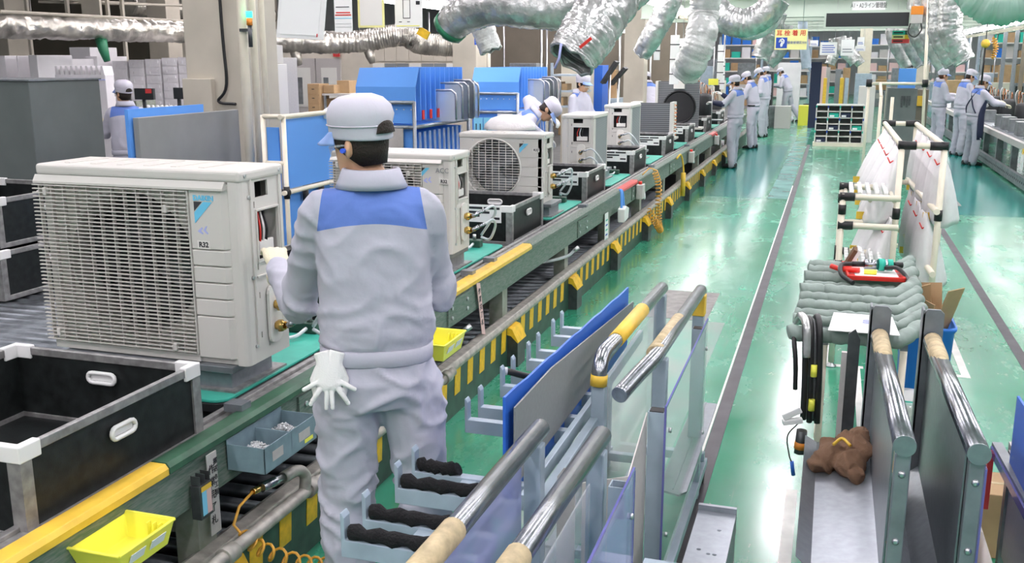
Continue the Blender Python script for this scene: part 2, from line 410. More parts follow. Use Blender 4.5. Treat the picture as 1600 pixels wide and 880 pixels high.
# outer walls of the hall
for nm, a, b in (('wall_far', (-22, 60, 0), (14, 60.2, 5.6)), ('wall_left', (-22.2, -8, 0), (-22, 75, 5.6)), ('wall_right', (14, -8, 0), (14.2, 75, 5.6)), ('wall_back', (-22, -8.2, 0), (14, -8, 5.6))):
    tag(MB().box(a, b).build(nm, 'wall_far'), kind='structure')
# high bay panels in long rows below the ceiling
k = 0
mfx = MB().use('fixture').box((-0.22, -1.5, 0.0), (0.22, 1.5, 0.09)).mesh('housing')
mlt = MB().use('bay_light').box((-0.18, -1.45, -0.012), (0.18, 1.45, -0.001)).mesh('diffuser')
for ix, x in enumerate((-9.4, -6.3, -3.2, -0.4, 2.6, 5.5, 8.6)):
    for iy in range(13):
        y = -5.5 + iy * 5.2
        if x < -9 and iy % 2: continue
        if y > 56 or (x < -6 and y > 51): continue          # these would hang inside the picture, which shows none there
        t = thing('ceiling_light_offscreen', 'long white high bay light hung under the hall ceiling', 'ceiling light', (x, y, 5.2), 0, 'high bay lights under the ceiling')
        obj('housing', mfx, t); obj('diffuser_offscreen', mlt, t)
        obj('hanger', None or M.setdefault('_hg', MB().use('fixture').box((-0.01, -1.2, 0.09), (0.01, -1.18, 0.4)).box((-0.01, 1.18, 0.09), (0.01, 1.2, 0.4)).mesh('hanger')), t)
# low fluorescent rows above the lines
mtb = MB().use('tube_light').cyl((0, -0.68, 0), (0, 0.68, 0), 0.034, 8).mesh('tube')
mgb = MB().use('fixture').prism([(-0.09, 0.04), (0.09, 0.04), (0.045, 0.10), (-0.045, 0.10)], (0, 1.40, 0), (0, -0.70, 0)).mesh('fitting')
mhg = MB().use('fixture').cyl((0, -0.4, 0.09), (0, -0.4, 2.6), 0.006, 6).cyl((0, 0.4, 0.08), (0, 0.4, 2.6), 0.006, 6).mesh('hanger')
def in_picture(p):
    q = Vector(p) - Vector((0, 0, CAM_H)); d = q.dot(_fw)
    return d > 0 and abs(q.dot(_rt)) / d * FPX < 800 and abs(q.dot(_up)) / d * FPX < 440
def tube_row(x, z, y0, y1, lab, grp, step=1.45):
    y = y0
    while y < y1:
        sfx = '' if any(in_picture((x + a, y + b, z + c)) for a in (-0.034, 0.034) for b in (-0.68, 0.68) for c in (-0.034, 0.034)) else '_offscreen'
        t = thing('fluorescent_light' + sfx, lab, 'light', (x, y, z), 0, grp)
        obj('fitting', mgb, t); obj('tube' + sfx, mtb, t); obj('hanger', mhg, t); y += step
tube_row(-2.55, 2.72, 9.5, 36, 'bare fluorescent tube light hung over the main conveyor', 'fluorescent tubes over the main conveyor')
tube_row(-5.15, 2.62, 9.5, 26.2, 'bare fluorescent tube light in the row behind the blue carts', 'fluorescent tubes behind the blue carts')
tube_row(3.55, 2.68, 13, 36, 'bare fluorescent tube light over the bench with compressors', 'fluorescent tubes over the compressor bench')
# ---------------------------------------------------------------- main conveyor
cv = thing('conveyor_line', 'long dark green conveyor frame with hazard striped kick board beside the aisle', 'conveyor', (-2.5, 1.0, 0))
CY0, CY1 = 0.9, 24.0
MB().box((-1.99, CY0, 0.49), (-1.92, CY1, 0.655)).build('side_beam', 'frame_green', cv, 0.004, world=True)
MB().box((-3.20, CY0, 0.49), (-3.13, CY1, 0.655)).build('side_beam', 'frame_green', cv, 0.004, world=True)
MB().box((-3.13, CY0, 0.56), (-1.995, CY1, 0.60)).build('track_bed', 'track_dark', cv, world=True)
# long steel guide rail and the ledge beside it
MB().box((-2.06, CY0, 0.60), (-2.035, CY1, 0.685)).box((-2.035, CY0, 0.655), (-1.985, CY1, 0.672)).build('guide_rail', 'aluminium_worn', cv, 0.003, world=True)
MB().box((-3.09, CY0, 0.60), (-3.065, CY1, 0.685)).build('guide_rail', 'aluminium_worn', cv, 0.003, world=True)
for i in range(2):
    MB().cyl((-2.25 - i * 0.62, CY0, 0.612), (-2.25 - i * 0.62, CY1, 0.612), 0.012, 8).build('chain_rod', 'dark_steel', cv, world=True)
def cover(y0, y1, m):
    MB().prism([(-1.985, 0.656), (-1.905, 0.656), (-1.905, 0.678), (-1.917, 0.693), (-1.973, 0.693), (-1.985, 0.678)], (0, y1 - y0, 0), (0, y0, 0)).build('rail_cover', m, cv, 0.002, world=True)
for y0, y1, m in ((0.9, 2.42, 'rail_yellow'), (2.425, 3.9, 'rail_green'), (3.905, 4.93, 'rail_red'), (4.935, 6.4, 'rail_yellow'), (6.405, 9.5, 'frame_green'), (9.505, 10.3, 'rail_red'), (10.305, 17, 'frame_green'), (17.05, 17.8, 'rail_red'), (17.85, 24, 'frame_green')):
    cover(y0, y1, m)
LEG_Y = (1.05, 2.62, 4.25, 5.86, 7.42, 8.98, 10.6, 12.2, 13.85, 15.5, 17.1, 18.7, 20.3)
lg = MB().use('leg_green').box((-0.045, -0.05, 0.0), (0.045, 0.05, 0.5)).mesh('leg')
sh = MB().use('dark_steel').prism([(-0.02, 0.0), (0.075, 0.0), (0.075, 0.17), (0.03, 0.22), (-0.02, 0.22)], (0, 0.16, 0), (0, -0.08, 0)).mesh('leg_guard')
sf = MB().use('tape_yellow').prism([(-0.015, 0.215), (0.032, 0.205), (0.078, 0.160), (0.082, 0.166), (0.040, 0.250), (-0.005, 0.262)], (0, 0.175, 0), (0, -0.0875, 0)).mesh('guard_tape')
for y in LEG_Y:
    for x in (-1.972, -3.165):
        o = obj('leg', lg, cv); o.location = Vector((x, y, 0)) - cv.location
    if y > 1.1:
        o = obj('leg_guard', sh, cv); o.location = Vector((-1.89, y, 0)) - cv.location
        q = obj('guard_tape', sf, o)
    MB().box((-3.12, y - 0.03, 0.36), (-2.02, y + 0.03, 0.42)).build('cross_member', 'leg_green', cv, world=True)
MB().box((-1.90, CY0, 0.001), (-1.885, CY1, 0.285)).build('kick_board', 'kick_green', cv, world=True)
MB().prism([(-1.93, 0.262), (-1.872, 0.262), (-1.866, 0.285), (-1.88, 0.312), (-1.925, 0.318), (-1.96, 0.298)], (0, CY1 - CY0, 0), (0, CY0, 0)).build('kick_rail', 'pipe_grey', cv, 0.006, world=True)
st = MB().use('tape_yellow').prism([(0, 0.115), (0.085, 0.115), (0.10, 0.262), (0.015, 0.262)], (0.0025, 0, 0), (0, 0, 0), (0, 1, 0), (0, 0, 1)).mesh('hazard_stripe')
y = 1.35
while y < 20.5:
    if min(abs(y + 0.05 - ly) for ly in LEG_Y) > 0.12:
        o = obj('hazard_stripe', st, cv); o.location = Vector((-1.885, y, 0)) - cv.location
    y += 0.205
rl = MB().use('roller_steel').cyl((-3.1, 0, 0), (-1.99, 0, 0), 0.03, 8).mesh('return_roller')
y = 1.2
while y < 13.0:
    o = obj('return_roller', rl, cv); o.location = Vector((0, y, 0.20)) - cv.location; y += 0.12
MB().box((-3.12, CY0, 0.001), (-1.905, CY1, 0.06)).build('drip_tray', 'track_dark', cv, world=True)
# little steel brackets and bolts on the beam
bk = MB().use('galvanised').box((-0.03, -0.03, 0), (0.045, 0.03, 0.03)).mesh('rail_clip')
for y in (2.93, 5.35, 5.75, 8.2, 11.6, 14.6):
    o = obj('rail_clip', bk, cv); o.location = Vector((-1.995, y, 0.686)) - cv.location
pl = MB().use('frame_green').box((0, -0.17, 0.505), (0.010, 0.17, 0.64)).use('zinc').cyl((0.010, -0.12, 0.60), (0.018, -0.12, 0.60), 0.011, 8).cyl((0.010, 0.12, 0.60), (0.018, 0.12, 0.60), 0.011, 8).cyl((0.010, -0.12, 0.545), (0.018, -0.12, 0.545), 0.011, 8).cyl((0.010, 0.12, 0.545), (0.018, 0.12, 0.545), 0.011, 8).mesh('splice_plate')
for y in (3.4, 5.0, 7.9, 10.2, 12.7, 15.0):
    o = obj('splice_plate', pl, cv); o.location = Vector((-1.92, y, 0)) - cv.location
# air pipe below the beam
ap = thing('air_pipe', 'grey air pipe running below the conveyor beam with a valve tee', 'pipe', (-1.80, 0.95, 0.0))
MB().cyl((-1.80, 0.95, 0.335), (-1.80, 4.6, 0.335), 0.024, 12).build('pipe', 'pipe_grey', ap, world=True)
for y in (1.9, 2.55, 3.10, 4.5): MB().cyl((-1.80, y - 0.03, 0.335), (-1.80, y + 0.03, 0.335), 0.033, 12).build('coupling', 'pipe_grey', ap, world=True)
for y in (1.4, 3.6): MB().box((-1.90, y - 0.02, 0.30), (-1.80, y + 0.02, 0.31)).build('pipe_bracket', 'dark_steel', ap, world=True)
MB().tube(curve_pts([(-1.80, 3.05, 0.335), (-1.80, 3.06, 0.40), (-1.81, 3.02, 0.435), (-1.82, 2.94, 0.44)], 6), 0.022, 10).build('elbow', 'pipe_grey', ap, world=True)
MB().cyl((-1.82, 2.94, 0.44), (-1.835, 2.82, 0.45), 0.018, 10).build('valve', 'chrome', ap, world=True)
MB().cyl((-1.835, 2.82, 0.45), (-1.84, 2.77, 0.455), 0.012, 10).build('hose_nipple', 'brass', ap, world=True)
def coil(p_list, turns, rad, thick, n=10, m='hose_orange', lead=None):
    pts = curve_pts(p_list, 10); L = len(pts); out = list(lead or []); tot = turns * n
    for k in range(tot + 1):
        t = k / tot * (L - 1); i = min(int(t), L - 2); f = t - i; p = pts[i].lerp(pts[i + 1], f); d = (pts[i + 1] - pts[i]).normalized()
        a = d.orthogonal().normalized(); a = d.cross(Vector((0.3, 0.9, 0.2))).normalized(); b = d.cross(a)
        th = 2 * PI * k / n; r = rad * min(1, k / n, (tot - k) / n + 0.2)
        out.append(p + a * (r * math.cos(th)) + b * (r * math.sin(th)))
    return MB().use(m).tube(out, thick, 7)
ch = coil([(-1.83, 2.66, 0.36), (-1.78, 2.72, 0.27), (-1.70, 2.86, 0.16), (-1.64, 2.99, 0.10), (-1.60, 3.08, 0.13), (-1.60, 3.15, 0.22)], 17, 0.026, 0.0052,
          lead=[V(-1.84, 2.77, 0.455), V(-1.85, 2.70, 0.43), V(-1.85, 2.66, 0.38)]).build('coiled_air_hose', None)
tag(ch, 'orange coiled air hose hanging from the valve below the screw bin', 'hose')
ch = coil([(-1.84, 10.92, 0.74), (-1.80, 11.0, 0.55), (-1.80, 11.02, 0.3), (-1.78, 11.0, 0.12), (-1.74, 10.85, 0.07), (-1.76, 10.70, 0.16), (-1.84, 10.62, 0.34)], 34, 0.033, 0.006,
          lead=[V(-1.93, 10.7, 0.70), V(-1.88, 10.84, 0.76)]).build('coiled_air_hose', None)
tag(ch, 'orange coiled air hose looping down to the floor from the conveyor rail', 'hose')
# ================================================================ outdoor units, bins and pallets
def stripes_mat(name, c1, c2, scale, axis):
    m = mat(name, c1, 0.4, 0.3); nt = m.node_tree; b = nt.nodes['Principled BSDF']
    tc = nt.nodes.new('ShaderNodeTexCoord'); wv = nt.nodes.new('ShaderNodeTexWave'); wv.wave_type = 'BANDS'; wv.bands_direction = axis
    wv.inputs['Scale'].default_value = scale; wv.inputs['Distortion'].default_value = 0.15
    nt.links.new(tc.outputs['Object'], wv.inputs['Vector'])
    r = nt.nodes.new('ShaderNodeValToRGB'); r.color_ramp.elements[0].color = (*c1, 1); r.color_ramp.elements[1].color = (*c2, 1)
    nt.links.new(wv.outputs['Fac'], r.inputs['Fac']); nt.links.new(r.outputs['Color'], b.inputs['Base Color'])
stripes_mat('coil_fins', (0.20, 0.215, 0.23), (0.42, 0.44, 0.46), 30.0, 'Z')
stripes_mat('coil_dark', (0.09, 0.095, 0.10), (0.26, 0.27, 0.285), 11.0, 'Z')
def circle(r, n, cx=0, cy=0, ph=0): return [(cx + r * math.cos(2 * PI * k / n + ph), cy + r * math.sin(2 * PI * k / n + ph)) for k in range(n)]
def panel_with_disc(mb, x0, x1, z0, z1, cx, cz, r, y, n=48):
    # flat panel in the xz plane with a round opening
    inner = []; outer = []
    for k in range(n):
        a = 2 * PI * k / n; c, s = math.cos(a), math.sin(a); inner.append((cx + r * c, cz + r * s))
        tx = ((x1 - cx) / c) if c > 1e-9 else ((x0 - cx) / c) if c < -1e-9 else 1e9
        tz = ((z1 - cz) / s) if s > 1e-9 else ((z0 - cz) / s) if s < -1e-9 else 1e9
        t = min(tx, tz); outer.append((cx + c * t, cz + s * t))
    ngon_with_hole(mb, outer[::-1], inner[::-1], (0, y, 0), (1, 0, 0), (0, 0, 1))
    for (px, pz) in ((x0, z0), (x1, z0), (x1, z1), (x0, z1)):      # fill the corners
        a = math.atan2(pz - cz, px - cx) % (2 * PI); k = int(a / (2 * PI) * n); k2 = (k + 1) % n
        mb.add([(outer[k][0], y, outer[k][1]), (px, y, pz), (outer[k2][0], y, outer[k2][1])], [(0, 1, 2)])
def fan_blades(mb, cx, cz, y, r):
    for i in range(3):
        a0 = 2 * PI * i / 3 + 0.5; rows = []
        for j in range(6):
            q = 0.18 + 0.78 * j / 5; row = []
            for k in range(7):
                a = a0 + (k / 6 - 0.5) * (0.9 + 0.55 * q) + 0.5 * q
                row.append((cx + r * q * math.cos(a), y + 0.07 * (k / 6), cz + r * q * math.sin(a)))
            rows.append(row)
        mb.sheet(rows)
    mb.lathe([(0.0, -0.02), (0.16 * r, -0.02), (0.2 * r, 0.0), (0.2 * r, 0.09)], (cx, y, cz), 16, 'y')
def daikin_mark(t, x, z, s, y, with_word=True):
    # blue slanted triangle mark with the dark corner
    MB().prism([(0, 0), (0, -1.0), (0.98, 0), (0.62, 0), (0.0, -0.62)][0:0] or [(0.0, -0.52), (0.0, -1.05), (1.02, 0.0), (0.52, 0.0)], (0, 0.0008, 0), (x, y - 0.001, z), (s, 0, 0), (0, 0, s)).build('logo_stripe', 'logo_blue', t)
    MB().prism([(0, 0), (0, -0.46), (0.46, 0)], (0, 0.0008, 0), (x, y - 0.001, z), (s, 0, 0), (0, 0, s)).build('logo_corner', 'logo_dark', t)
    if with_word: text('logo_word', 'DAIKIN', s * 0.34, (x + s * 0.54, y - 0.0012, z + s * 0.17), '-y', 'logo_blue', t, bold=0.0012, narrow=1.0)
def bird_mark(t, x, z, s, y):
    MB().prism([(-1, -.05), (-.25, .55), (-.1, .42), (-.45, .02), (-.05, -.35), (-.2, -.5)], (0, 0.0008, 0), (x, y - 0.001, z), (s, 0, 0), (0, 0, s)).build('emblem', 'logo_pale', t)
    MB().prism([(-.05, .1), (.45, .75), (.62, .72), (.35, .12), (.75, -.3), (.62, -.45), (.2, -.12)], (0, 0.0008, 0), (x, y - 0.001, z), (s, 0, 0), (0, 0, s)).build('emblem', 'logo_pale', t)
def valve_set(t, w, d, h, hose=True, z0=0.15):
    x = w / 2
    MB().prism(rounded(0.085, 0.23, 0.03, 3, d * 0.62, z0 + 0.02), (0.012, 0, 0), (x, 0, 0), (0, 1, 0), (0, 0, 1)).build('valve_plate', 'ivory_light', t)
    for i, z in enumerate((z0 + 0.055, z0 - 0.03)):
        mb = MB().use('brass').cyl((x, d * 0.62, z), (x + 0.05, d * 0.62, z), 0.018, 10).cyl((x + 0.03, d * 0.62, z - 0.022), (x + 0.03, d * 0.62, z + 0.022), 0.012, 8)
        mb.use('brass').cyl((x + 0.05, d * 0.62, z), (x + 0.07, d * 0.62 + 0.02, z + 0.005), 0.013, 8)
        mb.use('chrome').cyl((x + 0.055, d * 0.62, z), (x + 0.09, d * 0.72, z + 0.02), 0.013, 8).cyl((x + 0.09, d * 0.72, z + 0.02), (x + 0.11, d * 0.86, z + 0.03), 0.010, 8)
        mb.build('service_valve', None, t)
        if hose:
            p = V(x + 0.11, d * 0.86, z + 0.03)
            MB().use('hose_clear').tube(curve_pts([p, p + V(0.035, 0.06, 0.02), p + V(0.03, 0.12, -0.03), p + V(-0.02, 0.16, -0.10 - 0.02 * i), p + V(-0.09, 0.20, -0.19 + 0.07 * i)], 6), 0.0085, 8).build('test_hose', None, t)
def ac_unit(label, loc, w, h, d, style, rz=0.0, lid=True, mark=True, group=None, hose=True, back=True):
    t = thing('outdoor_unit', label, 'outdoor unit', loc, rz, group)
    x0, x1 = -w / 2, w / 2; th = 0.012
    louver = style == 'louver'
    gx1 = x0 + w * (0.765 if louver else 0.70)
    # base pan
    MB().box((x0 + 0.01, 0.01, 0.0), (x1 - 0.01, d - 0.01, 0.03)).build('base_pan', 'ivory', t, 0.004)
    # front panel round the fan
    R = min(0.385 * h, 0.285) if louver else 0.415 * h; cx = x0 + (0.44 * w if louver else 0.40 * w); cz = h * 0.49
    mb = MB().use('ivory'); panel_with_disc(mb, x0 + 0.004, gx1, 0.03, h - 0.03, cx, cz, R, 0.022 if louver else 0.0)
    n = 48; mb.smooth = True
    rg = [[V(cx + q * math.cos(-2 * PI * k / n), yy, cz + q * math.sin(-2 * PI * k / n)) for k in range(n)] for q, yy in ((R, 0.022 if louver else 0.0), (R * 0.97, 0.06), (R * 0.97, 0.13))]
    mb.loft(rg, cap=False); mb.smooth = False
    mb.build('front_panel', None, t)
    mb = MB().use('ivory').lathe([(R * 1.05, 0.20), (R * 1.05, 0.13), (R * 0.97, 0.13)], (cx, 0, cz), 32, 'y', cap=False)
    mb.build('fan_shroud', None, t)
    mb = MB().use('machine_dark' if louver else 'machine_grey'); fan_blades(mb, cx, cz, 0.055, R * 0.93); mb.build('fan', None, t, solid=0.004)
    # right front panel
    if louver:
        cuts = [0.0, 0.03, 0.255, 0.345, 0.43, 0.515, 0.60, 0.93]
        for i in range(1, len(cuts) - 1):
            z0, z1 = h * cuts[i], h * cuts[i + 1]
            MB().prism([(gx1, 0.03), (gx1, -0.008), (x1 - 0.075, -0.008), (x1 - 0.045, 0.012), (x1 - 0.045, 0.03)], (0, 0, z1 - z0 - 0.004), (0, 0, z0 + 0.002), (1, 0, 0), (0, 1, 0)).build('front_band', 'ivory', t, 0.004)
        MB().box((gx1 - 0.002, 0.006, h * 0.03), (x1 - 0.03, 0.03, h * 0.93)).build('front_backing', 'ivory', t)
        # sloped hood along the top and the sill
        MB().prism([(0.02, h - 0.045), (0.02, h * 0.905), (-0.020, h * 0.90), (-0.020, h * 0.912), (-0.004, h * 0.945), (-0.004, h - 0.045)], (w - 0.05, 0, 0), (x0 - 0.008, 0, 0), (0, 1, 0), (0, 0, 1)).build('front_hood', 'ivory', t, 0.003)
        MB().box((x0 + 0.01, -0.004, h * 0.005), (gx1, 0.03, h * 0.045)).build('front_sill', 'ivory', t, 0.003)
        sl = MB().use('ivory').prism([(-0.022, 0.0), (-0.010, 0.0003), (-0.010, 0.0036), (-0.022, 0.0040)], (gx1 - x0 + 0.006, 0, 0), (x0 - 0.012, 0, 0), (0, 1, 0), (0, 0, 1)).mesh('grille_slat')
        ns = 42 if h > 0.65 else 32; zb, zt = h * 0.06, h * 0.893
        for i in range(ns):
            o = obj('grille_slat', sl, t); o.location = (0, 0, zb + (zt - zb) * i / (ns - 1) - 0.0025)
        rb = MB().use('ivory').box((-0.0022, -0.014, h * 0.05), (0.0022, 0.004, h * 0.895)).mesh('grille_rib')
        for i in range(13):
            o = obj('grille_rib', rb, t); o.location = (x0 + 0.012 + (gx1 - x0 - 0.016) * i / 12, 0, 0)
        for (fx, fz) in ((0.07, 0.86), (0.86, 0.80), (0.07, 0.10), (0.86, 0.08)):
            MB().cbox((x0 + (gx1 - x0) * fx, -0.016, h * fz), (0.016, 0.024, 0.03)).build('grille_stud', 'ivory', t, 0.003)
        lx = x0 + w * 0.80
    else:
        MB().box((gx1, 0.006, 0.03), (x1 - 0.004, 0.02, h - 0.03)).build('front_backing', 'ivory', t)
        gz = [0.03] + [h * f for f in (0.10, 0.24, 0.38, 0.52, 0.66)] + [h - 0.03]                     # pressed grooves are gaps between the bands
        for z0, z1 in zip(gz, gz[1:]): MB().box((gx1, 0.0, z0 + 0.002), (x1 - 0.004, 0.007, z1 - 0.002)).build('front_band', 'ivory', t, 0.001)
        mb = MB().use('ivory_light').lathe([(R * 1.0, 0.004), (R * 1.03, -0.012), (R * 1.06, -0.004), (R * 1.07, 0.004)], (cx, 0, cz), 48, 'y', cap=False); mb.build('guard_ring', None, t)
        for i in range(1, 22):                                       # wire guard
            q = -R + 2 * R * i / 22; hw = math.sqrt(max(0, R * R - q * q)) * 1.01
            MB().use('ivory_light').cyl((cx - hw, -0.012, cz + q), (cx + hw, -0.012, cz + q), 0.0022, 5).build('guard_wire', None, t)
        for i in range(1, 8):
            q = -R + 2 * R * i / 8; hw = math.sqrt(max(0, R * R - q * q)) * 1.01
            MB().use('ivory_light').cyl((cx + q, -0.009, cz - hw), (cx + q, -0.009, cz + hw), 0.0028, 5).build('guard_wire', None, t)
        lx = x0 + w * 0.80
    yf = -0.0085 if louver else -0.0005
    if mark:
        s = 0.062 if louver and h > 0.65 else 0.05
        if louver and h <= 0.65:
            daikin_mark(t, lx - 0.03, h * 0.86, s, yf, False); text('series_mark', 'ACC', 0.04, (lx + 0.10, yf - 0.001, h * 0.835), '-y', 'steel_grey', t)
            bird_mark(t, lx + 0.01, h * 0.735, 0.03, yf); zc = h * 0.73; xc = lx + 0.11
        elif louver:
            daikin_mark(t, lx - 0.01, h * 0.842, s * 1.25, yf); bird_mark(t, lx + 0.025, h * 0.695, 0.026, yf); zc = h * 0.625; xc = lx + 0.022
        else:
            daikin_mark(t, lx - 0.06, h * 0.86, 0.075, yf, False); zc = h * 0.77; xc = lx + 0.08
        MB().box((xc - 0.028, yf - 0.0012, zc - 0.016), (xc + 0.028, yf, zc + 0.016)).build('refrigerant_label', 'ivory_light', t)
        text('refrigerant_code', 'R32', 0.027, (xc, yf - 0.0018, zc), '-y', 'ink', t, bold=0.0008, narrow=0.95)
    # rounded corner post and side with openings
    MB().prism([(x1 - 0.05, 0.03), (x1 - 0.05, 0.0), (x1 - 0.018, 0.0), (x1 - 0.006, 0.006), (x1, 0.02), (x1, 0.05), (x1 - 0.01, 0.05)], (0, 0, h - 0.03), (0, 0, 0.0), (1, 0, 0), (0, 1, 0)).build('corner_post', 'ivory', t, 0.003)
    ys = [0.05, d * 0.38, d * 0.66, d * 0.86, d]; xs0 = x1 - th
    def side(y0, y1, z0, z1): sd.box((xs0, y0, z0), (x1 - 0.004, y1, z1))
    sd = MB().use('ivory')
    side(0.05, d, 0.0, h * 0.53); side(0.05, d * 0.36, h * 0.53, h - 0.03); side(d * 0.86, d, h * 0.53, h - 0.03)
    side(d * 0.36, d * 0.86, h * 0.78, h * 0.85); side(d * 0.36, d * 0.86, h * 0.93, h - 0.03); side(d * 0.66, d * 0.86, h * 0.85, h * 0.93)
    cut = MB().use('ivory')
    for (y, z) in ((0.095, 0.80), (d * 0.92, 0.86), (0.10, 0.48), (0.10, 0.33), (0.10, 0.12), (d * 0.5, 0.06)): cut.box((x1 - 0.03, y, h * z), (x1 + 0.02, y + 0.008, h * z + 0.024))
    obj('service_panel', carved(sd, cut, 'service_panel'), t)
    fr = MB().use('ivory')                                          # pressed frame standing proud of the panel
    for (y0, y1, z0, z1) in ((0.068, 0.08, 0.06, h * 0.96), (d - 0.03, d - 0.018, h * 0.5, h * 0.96), (0.08, d - 0.03, h * 0.945, h * 0.96), (d * 0.34, d * 0.88, h * 0.515, h * 0.53), (d * 0.34, d * 0.88, h * 0.78, h * 0.792), (d * 0.34, d * 0.36, h * 0.53, h * 0.78), (d * 0.86, d * 0.88, h * 0.53, h * 0.78), (d * 0.3, d * 0.9, h * 0.44, h * 0.452)):
        fr.box((x1 - 0.005, y0, z0), (x1 + 0.003, y1, z1))
    fr.build('panel_frame', None, t, 0.002)
    for (y, z) in ((0.06, h * 0.86), (0.06, h * 0.45), (0.06, h * 0.09)):
        MB().use('zinc').cyl((x1 - 0.004, y, z), (x1 + 0.004, y, z), 0.007, 8).build('screw', None, t)
    MB().box((x1 - 0.13, 0.06, 0.05), (x1 - 0.075, d - 0.03, h - 0.06)).build('dark_core', 'machine_dark', t, 0.01)  # dark box standing in for the interior shade behind the side openings
    MB().box((x1 - 0.03, d * 0.46, h * 0.545), (x1 - 0.014, d * 0.80, h * 0.62)).build('terminal_block', 'ivory_light', t, 0.004)
    for i in range(3):
        MB().use(('red', 'white_plastic', 'hose_black')[i]).tube(curve_pts([(x1 - 0.02, d * (0.5 + 0.07 * i), h * 0.60), (x1 - 0.012, d * (0.48 + 0.08 * i), h * 0.68), (x1 - 0.03, d * (0.53 + 0.06 * i), h * 0.765)], 5), 0.0045, 6).build('wire', None, t)
    # left side, back coil, lid
    MB().box((x0, 0.03, 0.0), (x0 + th, d, h - 0.03)).build('side_panel', 'ivory', t)
    MB().box((x0 + th, d - 0.03, 0.03), (x1 - 0.1, d - 0.005, h - 0.04)).build('coil', 'coil_fins', t)
    MB().box((x1 - 0.1, d - 0.02, 0.0), (x1 - th, d, h - 0.03)).build('rear_panel', 'ivory', t)
    if lid:
        MB().box((x0 - 0.006, -0.006, h - 0.045), (x1 + 0.006, d + 0.006, h)).build('lid', 'ivory', t, 0.014, 3)
        for i in range(6):
            a = x0 + w * (0.10 + 0.135 * i); b = a + w * 0.03
            MB().prism([(a, 0.05), (b, 0.05), (b + 0.02, d - 0.05), (a + 0.02, d - 0.05)], (0, 0, 0.004), (0, 0, h - 0.001), (1, 0, 0), (0, 1, 0)).build('lid_rib', 'ivory', t, 0.002)
        for (x, y) in ((x1 + 0.006, 0.03), (x1 + 0.006, d - 0.03)): MB().use('zinc').cyl((x - 0.002, y, h - 0.022), (x + 0.004, y, h - 0.022), 0.007, 8).build('screw', None, t)
    for x in (x0 + 0.12, x1 - 0.17): MB().use('zinc').cyl((x, -0.010 if louver else -0.004, h - 0.06), (x, 0.0, h - 0.06), 0.006, 8).build('screw', None, t)
    valve_set(t, w, d, h, hose)
    return t
def pallet(label, y0, y1, xc=-2.52, w=0.88):
    t = thing('pallet', label, 'pallet', (xc, y0, 0.60), 0, 'turquoise carrier pallets on the conveyor')
    L = y1 - y0
    MB().prism(rounded(w, L, 0.06, 4, 0, L / 2), (0, 0, 0.012), (0, 0, 0.078), (1, 0, 0), (0, 1, 0)).build('deck', 'pallet_green', t, 0.003)
    MB().prism(rounded(w + 0.012, L + 0.012, 0.065, 4, 0, L / 2), (0, 0, 0.034), (0, 0, 0.043), (1, 0, 0), (0, 1, 0)).build('rubber_edge', 'rubber', t, 0.004)
    MB().prism(rounded(w - 0.03, L - 0.03, 0.065, 4, 0, L / 2), (0, 0, 0.036), (0, 0, 0.004), (1, 0, 0), (0, 1, 0)).build('underplate', 'rubber', t, 0.004)
    return t
def pedestal(label, y, xr, w, d, zt, group='grey pedestals under the outdoor units'):
    t = thing('pedestal', label, 'pedestal', (xr - w / 2, y, 0.69), 0, group); h = zt - 0.69
    MB().box((-w / 2, 0.0, 0.0), (w / 2, d, h * 0.72)).build('box', 'galvanised', t, 0.004)
    MB().box((-w / 2 - 0.02, -0.02, h * 0.72), (w / 2 + 0.02, d + 0.02, h - 0.001)).build('top_plate', 'steel_grey', t, 0.003)
    MB().box((-w / 2 - 0.03, -0.03, 0.0), (w / 2 + 0.03, d + 0.06, 0.008)).build('foot_plate', 'aluminium_worn', t)
    return t
